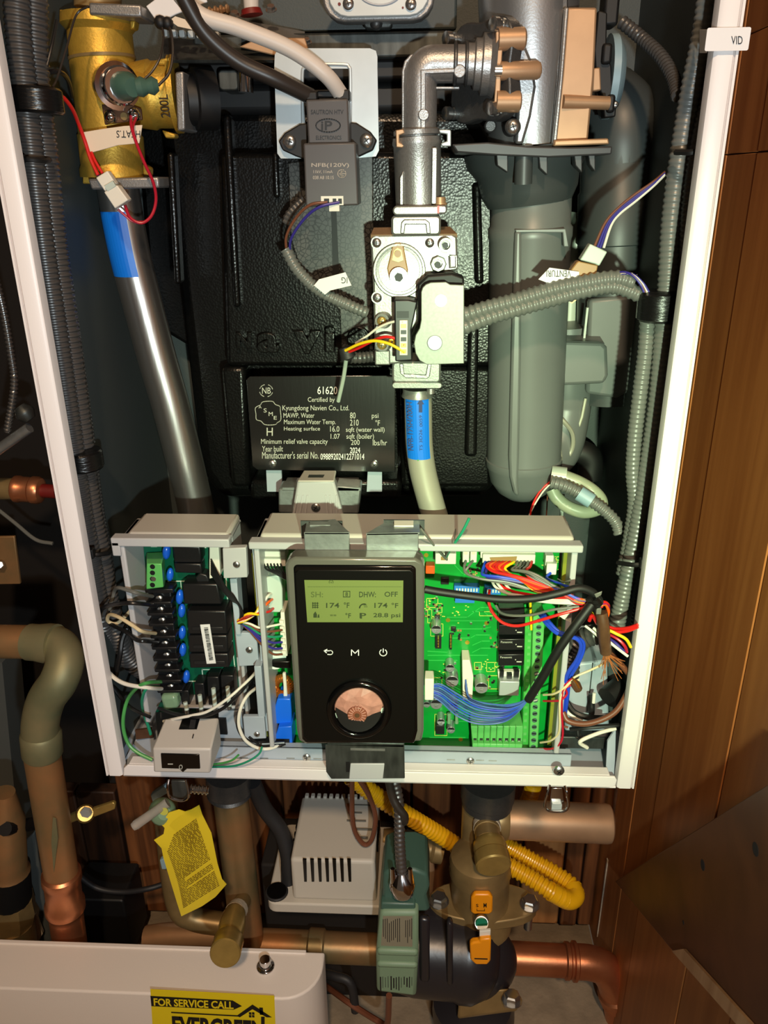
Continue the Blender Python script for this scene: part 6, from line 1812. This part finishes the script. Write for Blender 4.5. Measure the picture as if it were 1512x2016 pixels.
g = G()
fr = [P(x, y_, ty(x, y_)) for x, y_ in edge]
cpt = P(375, 1690, ty(375, 1690))
n_ = len(fr)
g.add(fr+[cpt]+[v+Vector((0, .0006, 0)) for v in fr], [((i+1) % n_, i, n_) for i in range(n_)] + [(i, (i+1) % n_, n_+1+(i+1) % n_, n_+1+i) for i in range(n_)] + [tuple(n_+1+i for i in range(n_))])
obj('card', g, 'tag_yellow', tg, sharp=80)
g = G()
random.seed(3)
for i in range(44):
    t0 = i/43
    xa_, ya_ = 322+t0*38+5*math.sin(t0*3), 1660+t0*128
    xb_, yb_ = 388+t0*46, 1612+t0*130
    if i in (27, 28, 33):
        xb_, yb_ = xa_+(xb_-xa_)*.2, ya_+(yb_-ya_)*.2
    if i < 6:
        xa_, ya_ = xa_+(xb_-xa_)*(.3-.05*i), ya_+(yb_-ya_)*(.3-.05*i)
    u_ = 0
    while u_ < .97:
        l_ = min(random.uniform(.05, .16), .97-u_)
        a_ = (xa_+(xb_-xa_)*u_, ya_+(yb_-ya_)*u_)
        e_ = (xa_+(xb_-xa_)*(u_+l_), ya_+(yb_-ya_)*(u_+l_))
        y1_, y2_ = ty(*a_)-.0013, ty(*e_)-.0013
        g.add([P(a_[0], a_[1], y1_), P(e_[0], e_[1], y2_), P(e_[0]-.3, e_[1]-1.35, y2_), P(a_[0]-.3, a_[1]-1.35, y1_)], [(0, 1, 2, 3)])
        u_ += l_+.02
stuff(obj('fine_print', g, 'tag_ink', tg))

# condensate pump
cpm = thing('condensate_pump', P(640, 1800, .1), 'off-white condensate pump box with seven black vent slots', 'pump')
zb_ = P(640, 1800, .1).z
x0_, x1_ = P(526, 1796, .1).x, P(778, 1796, .1).x
g = G().prism(rrect(x0_, x1_, .1, .215, .008, zb_), (0, 0, .012))
g2 = G()
for v in rrect(x0_, x1_, .100, .215, .010, 0):
    pass
pts = [(v[0], v[2], zb_) for v in rrect(x0_, x1_, .100, .215, .010, 0)]
obj('tank', G().prism(pts, (0, 0, .014)), 'pump_white', cpm, bevel=.002)
xh0, xh1 = P(574, 1740, .106).x, P(738, 1740, .106).x
zt_ = P(656, 1697, .106).z
g = G().hexa([(xh0, .106, zb_+.013), (xh1+.002, .106, zb_+.013), (xh1, .108, zt_), (xh0, .108, zt_)], [(xh0, .2, zb_+.013), (xh1+.002, .2, zb_+.013), (xh1, .198, zt_+.004), (xh0, .198, zt_+.004)])
hs_ = obj('housing', g, 'pump_white', cpm, bevel=.004, seg=3)
for i in range(7):
    xc = 600+i*14.6
    o = obj('vent_slot', G().fpoly([(xc-4, 1692), (xc+3, 1693), (xc+4, 1736), (xc-1, 1736)], .1052, .002), 'matt_black', hs_)
for i in range(12):
    xc = xh0+.006+(xh1-xh0-.012)*i/11
    obj('rear_tooth', G().box((xc-.0022, .194, zt_-.004), (xc+.0022, .2005, zt_+.0065)), 'pump_white', hs_, bevel=.001)
for s, xs in ((0, xh0-.0005), (1, xh1+.0015)):
    for i in range(4):
        yy = .135+i*.010
        obj('side_slot', G().box((xs-.001, yy, zt_-.014), (xs+.001, yy+.004, zt_-.002)), 'matt_black', hs_)
pc = P(545, 1766, .1)
obj('port_cup', G().cyl((P(545, 1766, .112).x, .114, zb_+.013), (P(545, 1766, .112).x, .114, zb_+.0165), .0125, None, 24), 'rubber', cpm, bevel=.001)
obj('port_well', G().cyl((P(545, 1766, .112).x, .114, zb_+.0166), (P(545, 1766, .112).x, .114, zb_+.0172), .0108, None, 24), 'matt_black', cpm)
g = G()
for y_, a_, e_ in ((0, .62, .9), (1, .62, .8), (2, .62, .86), (3, .7, .95), (4, .75, .9)):
    yy = .185-y_*.012
    g.box((xh0+(xh1-xh0)*a_, yy, zt_+.0026+y_*-.0004), (xh0+(xh1-xh0)*e_, yy+.0016, zt_+.0040))
obj('top_print', g, 'wire_grey', hs_)
obj('vinyl_hose', G().tube(W_((498, 1540, .13), (520, 1590, .14), (552, 1634, .14), (566, 1680, .135), (568, 1712, .132), (568, 1738, .13)), .0085, 16), 'rubber', cpm)
tag(obj('pump_stand', G().box((x0_-.02, .165, ZF), (x1_+.02, .24, zb_-.0005)), 'shade_block', bevel=.003), 'added block under the white pump box, coloured dark as the shade there', 'block')  # support added under the pump; its dark colour paints in the shadow
t = thing('power_cable', P(710, 1640, .14), 'thin brown power cord looped over the white pump box', 'cord')
obj('loop', G().tube(W_((693, 1530, .11), (693, 1580, .115), (694, 1612, .118), (700, 1640, .12), (716, 1662, .12), (730, 1656, .12), (738, 1628, .12), (738, 1600, .118), (726, 1566, .115), (704, 1530, .11)), .0026, 8), 'wire_brown', t)
obj('tail', G().tube(W_((684, 1584, .15), (690, 1600, .14), (696, 1612, .13)), .0022, 8), 'wire_brown', t)
# yellow flexible gas line
gl = thing('gas_hose', P(1000, 1700, .17), 'yellow coated corrugated gas line looping under the boiler', 'hose')
pth_ = W_((690, 1528, .16), (740, 1566, .16), (800, 1604, .16), (860, 1640, .17), (910, 1670, .17), (980, 1694, .16), (1040, 1726, .145), (1090, 1758, .13), (1118, 1772, .13), (1132, 1764, .138), (1128, 1746, .15), (1090, 1718, .165), (1040, 1690, .178), (990, 1660, .19), (930, 1630, .2), k=10)
obj('hose', G().corr(pth_, .0100, .0056, 16, .84), 'gas_yellow', gl)
obj('rear_hose', G().corr(W_((1052, 1540, .2), (1046, 1560, .2), (1034, 1590, .2)), .0095, .0056, 14, .84), 'gas_yellow', gl)
obj('bend_sleeve', G().tube(W_((1084, 1755, .1301), (1118, 1772, .130), (1133, 1764, .138), (1128, 1747, .149)), .0102, 16), 'gas_yellow', gl)
# copper stub and the right riser
st = thing('copper_stub', P(1100, 1650, .14), 'short fat capped copper stub pipe pointing right beneath the chrome latch', 'pipe')
obj('tube', G().lathe(P(976, 1612, .14), P(1204, 1622, .14), [(0, .0205), (.96, .0205), (.985, .0198), (1, .017)], 30), 'copper_warmlit_tan', st)
obj('socket', G().lathe(P(962, 1610, .14), P(1000, 1612, .14), [(0, .020), (.3, .0225), (.9, .0222), (1, .0207)], 28), 'brass_old', st)
rv = thing('isolation_valve', P(950, 1830, .1), 'brass isolation valve with flange and orange lever handles under the boiler', 'valve')
YI = .105
obj('nipple', G().lathe(P(962, 1535, .13), P(958, 1588, .13), [(0, .028), (.6, .028), (.65, .0265), (.85, .0265), (1, .019)], 28), 'cast_dark', rv)
obj('riser', G().cyl(P(940, 1580, .135), P(936, 1720, .125), .0165, None, 26), 'brass_old', rv)
obj('body', G().lathe(P(945, 1676, YI), P(945, 1815, YI), [(0, .020), (.06, .030), (.14, .032), (.2, .0312), (.26, .0325), (.3, .031), (.8, .030), (.92, .034), (1, .034)], 34), 'brass_old', rv)
fl_ = [(-.0, .0), ]
zf_ = P(945, 1796, .1).z
c0 = P(950, 1790, YI)
pts = []
for i in range(36):
    a_ = 2*math.pi*i/36
    r_ = .033+.022*abs(math.cos(a_))**4
    pts.append((c0.x+r_*1.05*math.cos(a_), YI+r_*.9*math.sin(a_)*.95, zf_))
obj('flange', G().prism(pts, (0, 0, .012)), 'brass_old', rv, bevel=.0015)
for xx in (c0.x-.047, c0.x+.049):
    put('hexb', g_hex, ('screw_steel',), 'flange_bolt', (xx, YI-.004, zf_+.0125), rv, None, .0085)
    obj('bolt_tail', G().cyl((xx, YI-.004, zf_-.022), (xx, YI-.004, zf_), .0045, None, 10), 'screw_steel', rv)
obj('drain_neck', G().lathe(P(956, 1612, .12), P(962, 1660, .085), [(0, .012), (.35, .0125), (.36, .0135), (.55, .0135), (.56, .0125), (1, .0135)], 20), 'brass_old', rv)
obj('tape_ring', G().lathe(P(958, 1622, .1125), P(959, 1632, .105), [(0, .0141), (1, .0141)], 20), 'ptfe', rv)
obj('drain_cap', G().lathe(P(962, 1654, .09), P(972, 1706, .062), [(0, .0135), (.1, .0160), (.3, .0168), (.5, .0160), (.55, .0172), (.95, .0175), (1, .0160)], 32), 'brass', rv)
obj('lever', G().fpoly([(928, 1768), (934, 1761), (964, 1761), (970, 1768), (970, 1796), (964, 1801), (932, 1801), (927, 1796)], .068, .006), 'lever_orange', rv, bevel=.0018)
g = G()
stroke(g, [(939, 1789), (939, 1793), (954, 1793), (954, 1789)], .0676, 1)
gtext(g, 'S', P(937, 1786, .0677), P(942, 1786, .0677), P(937, 1780, .0677), .02)
gtext(g, 'M', P(952, 1787, .0677), P(958, 1787, .0677), P(952, 1778, .0677), .02)
obj('lever_mark', g, 'ink', rv)
obj('stem_nut', G().lathe(P(946, 1808, .085), P(948, 1818, .052), [(0, .008), (.5, .0078), (.6, .0072), (1, .0066)], 20), 'galvanised', rv)
obj('green_plug', G().fcyl(948, 1819, .0505, 12, .002, 20), 'wire_teal', rv)
obj('lever_neck', G().fpoly([(944, 1834), (966, 1832), (965, 1852), (944, 1852)], .032, .003), 'conn_white', rv, bevel=.0005)
obj('lower_lever', G().fpoly([(944, 1850), (967, 1848), (966, 1892), (960, 1900), (936, 1900), (926, 1890), (925, 1860), (932, 1856), (944, 1855)], .028, .007), 'lever_orange', rv, bevel=.002)
obj('lever_print', G().fbox(934, 1887, 960, 1889, .0277, .0004), 'ink', rv)
# circulator pump
cpu = thing('circulator', P(880, 2010, .08), 'black circulator pump with green terminal box hung in right pipe run', 'pump')
YV_ = .09
obj('motor', G().lathe(P(790, 1858, YV_), P(985, 1880, YV_), [(0, .046), (.15, .049), (.55, .049), (.6, .051), (.72, .051), (.85, .044), (.95, .030), (1, .010)], 40), 'pump_black', cpu)
obj('volute', G().ball(P(930, 1890, YV_), .046, 30, (1.05, .8, 1.05)), 'pump_black', cpu)
obj('outlet_neck', G().cyl(P(945, 1815, YV_+.01), P(940, 1880, YV_+.01), .026, None, 24), 'pump_black', cpu)
obj('motor_fin', G().fpoly([(826, 1810), (846, 1812), (846, 1936), (826, 1934)], YV_-.05, .008).fpoly([(880, 1818), (892, 1820), (892, 1944), (880, 1942)], YV_-.052, .01), 'pump_black', cpu, bevel=.003)
b1 = [P(741, 1800, .036), P(824, 1802, .036), P(820, 1968, .036), P(740, 1960, .036)]
obj('cover_band', G().fpoly([(748, 1796), (824, 1796), (824, 1880), (820, 1964), (741, 1954), (740, 1880)], .034, .09), 'pump_green_light', cpu, bevel=.004)
obj('box_top', G().fpoly([(754, 1720), (772, 1712), (816, 1712), (842, 1722), (846, 1746), (840, 1764), (846, 1790), (842, 1796), (752, 1796)], .045, .05), 'pump_green', cpu, bevel=.003)
obj('box_lip', G().fpoly([(750, 1778), (818, 1780), (818, 1797), (749, 1797)], .038, .02), 'pump_green', cpu, bevel=.002)
obj('data_label', G().fpoly([(754, 1804), (812, 1804), (812, 1864), (750, 1862)], .0336, .0005), 'pump_label', cpu)
g = G()
random.seed(8)
for i in range(15):
    x = 754+i*4
    if i not in (9, 10):
        g.fbox(x, 1808+random.uniform(0, 10), x+1.3, 1858-random.uniform(0, 14), .0333, .0002)
for i in range(13):
    x = 748+i*5.2
    g.fbox(x, 1922+random.uniform(0, 4), x+random.choice((1, 2, 2.6)), 1952-random.uniform(0, 14), .0337, .0002)
stuff(obj('fine_print', g, 'chip_black', cpu))
obj('band_ridge', G().fbox(742, 1872, 823, 1884, .031, .006).fbox(742, 1898, 822, 1908, .031, .006), 'pump_green_light', cpu, bevel=.003)
obj('lower_flange', G().lathe(P(930, 1962, YV_), P(932, 2000, YV_), [(0, .03), (.2, .044), (.7, .046), (1, .046)], 30), 'pump_black', cpu)
obj('lower_ear', G().hexa([P(905, 1950, .06), P(1016, 1946, .06), P(1020, 1990, .055), P(900, 2006, .055)], [P(905, 1950, .1), P(1010, 1946, .1), P(1016, 1990, .1), P(900, 2006, .1)]), 'brass_old', cpu, bevel=.003)
for x, y_ in ((1008, 1960),):
    put('hexb', g_hex, ('screw_steel',), 'flange_bolt', P(x, y_+10, .05), cpu, (math.radians(-10), 0, 0), .0085)
obj('bolt_nut', G().fcyl(1002, 1978, .052, 12, .01, 6), 'screw_steel', cpu)
obj('riser', G().cyl(P(932, 2000, YV_), P(936, 2140, YV_), .018, None, 20), 'brass_old', cpu)
ac_ = thing('armoured_cable', P(793, 1730, .07), 'armoured flexible cable feeding the green pump box', 'cable')
obj('armour', G().corr(W_((774, 1530, .05), (782, 1562, .048), (786, 1600, .044), (787, 1660, .038), (792, 1728, .034)), .0052, .0048, 14, .84), 'bx_steel', ac_)
obj('sheath', G().tube(W_((764, 1530, .045), (772, 1566, .042), (782, 1588, .039), (796, 1606, .038), (796, 1618, .042)), .0038, 10), 'hv_black', ac_)
cn = [(0, .007), (.3, .011), (.5, .0125), (.9, .0105), (1, .008)]
obj('connector', G().lathe(P(790, 1716, .036), P(794, 1764, .03), cn, 14), 'chrome', ac_)
for dx in (-17, 17):
    obj('connector_lug', G().lathe(P(790+dx, 1710, .032), P(792+dx, 1738, .03), [(0, .0022), (1, .003)], 8), 'chrome', ac_)
t = thing('horizontal_copper', P(1100, 1880, .15), 'bright copper pipe run with elbow turning down at lower right', 'pipe')
YH = .15
obj('tube', G().cyl(P(960, 1883, YH), P(1120, 1892, YH), .0185, None, 26), 'copper', t)
obj('left_tube', G().cyl(P(500, 1858, .135), P(745, 1869, .135), .0175, None, 22), 'copper_old', t)
obj('collar', G().lathe(P(606, 1862, .135), P(640, 1864, .135), [(0, .0178), (.1, .020), (.9, .020), (1, .0178)], 22), 'copper_old', t)
obj('press_ring', G().lathe(P(1110, 1891, YH), P(1136, 1893, YH), [(0, .019), (.1, .0208), (.35, .0208), (.45, .0195), (.6, .0195), (.68, .0222), (.9, .0222), (1, .0195)], 28), 'copper', t)
obj('elbow', G().tube(W_((1128, 1893, YH), (1160, 1895, YH), (1188, 1905, YH), (1206, 1930, YH), (1214, 1960, YH)), .0195, 26), 'copper', t)
obj('press_ring', G().lathe(P(1212, 1948, YH), P(1217, 1972, YH), [(0, .0195), (.15, .0222), (.5, .0222), (.6, .020), (.7, .0208), (.95, .0208), (1, .0185)], 28), 'copper', t)
obj('drop', G().cyl(P(1216, 1968, YH), P(1232, 2090, YH), .0182, None, 26), 'copper', t)
t = thing('wall_shutoff', P(850, 1670, .2), 'small grey shutoff with lever behind the armoured cable', 'valve')
obj('body', G().lathe(P(752, 1652, .2), P(870, 1676, .2), [(0, .012), (.2, .016), (.5, .016), (.52, .012), (.8, .012), (.85, .015), (1, .015)], 18), 'brass_old', t)
obj('bracket', G().fpoly([(746, 1690), (850, 1684), (856, 1720), (850, 1790), (748, 1790)], .19, .03), 'copper_warmlit_tan', t, bevel=.004)
obj('lever', G().tube(W_((806, 1632, .18), (814, 1640, .175), (818, 1668, .172)), .0045, 10), 'galvanised_dark', t)
tag(obj('floor_wire', G().tube(W_((640, 1940, .12), (690, 1976, .08), (744, 2010, .08), (762, 2016, .06), (766, 1960, .05)), .0034, 8), 'wire_brown'), 'brown flat wire bent in a V left of green pump box', 'cord')
tag(obj('black_hose', G().tube(W_((638, 1916, .1), (660, 1922, .09), (690, 1936, .085), (700, 1990, .08)), .005, 10), 'rubber'), 'black hose end curling past right end of white cover', 'hose')

# removed front cover, standing below
fc = thing('front_cover', P(300, 2100, .04), 'removed white boiler front cover with yellow sticker at lower left', 'cover')
zc = P(590, 1968, .02).z
xr = P(637, 1960, .05).x
xl = P(-220, 1950, .05).x
yb0, yf0, rad = .07, .02, .038
prof = [(xl, yb0)]
prof = [(xr, yb0+.004)]
for i in range(9):
    a_ = math.radians(90*i/8)
    prof.append((xr-rad+rad*math.cos(a_), yf0+rad-rad*math.sin(a_)))
prof += [(xl, yf0), (xl, yb0+.004)]
slope = .026
g = G()
top = [Vector((x, y_, zc+(-.010 if x < -.3 else 0)*0)) for x, y_ in prof]
obj('face', G().prism([(x, y_, zc-.24) for x, y_ in prof], (0, 0, .24)), 'cover_paint', fc, bevel=.0022, seg=3)
obj('back_lip', G().box((xl, yb0, zc-.24), (xr-.02, yb0+.005, zc+.0015)), 'cover_paint', fc, bevel=.001)
cx_ = P(522, 1889, .055)
obj('spring_clip', G().lathe((cx_.x, .054, zc), (cx_.x, .054, zc+.012), [(0, .0095), (.2, .0095), (.25, .006), (1, .0055)], 18), 'chrome', fc, bevel=.0006)
ysk = yf0-.0006
stk = tag(obj('service_sticker', G().fpoly([(296, 1948), (540, 1961), (546, 2120), (306, 2120)], ysk, .0005), 'sticker_yellow'), 'yellow sticker reading FOR SERVICE CALL on the white cover', 'sticker')
ysk -= .0003
g = G().fpoly([(296, 1961), (458, 1970), (476, 1981), (460, 1988), (298, 1981)], ysk, .0002)
stroke(g, [(338, 1993), (470, 2000)], ysk, 3)
g.fpoly([(466, 2000), (497, 1978), (535, 2003), (525, 2003), (497, 1987), (472, 2003)], ysk-.0001, .0002)
g.fbox(511, 1984, 518, 1998, ysk-.0001, .0002).fpoly([(514, 2002), (521, 2002), (521, 2018), (514, 2018)], ysk-.0001, .0002)
gtext(g, 'EVERGREEN', P(340, 2036, ysk), P(520, 2046, ysk), P(338, 2000, ysk), .045)
obj('black_print', g, 'ink', stk)
g = G()
for x in (492.5, 498.5):
    for y_ in (1995.5, 2001):
        g.fbox(x-2.4, y_-2.2, x+2.4, y_+2.2, ysk-.0001, .0002)
obj('window_print', g, 'ink', stk)
g = G()
gtext(g, 'FOR SERVICE CALL', P(303, 1980, ysk-.0003), P(460, 1987, ysk-.0003), P(302, 1965, ysk-.0003), .03)
obj('yellow_print', g, 'sticker_yellow', stk)
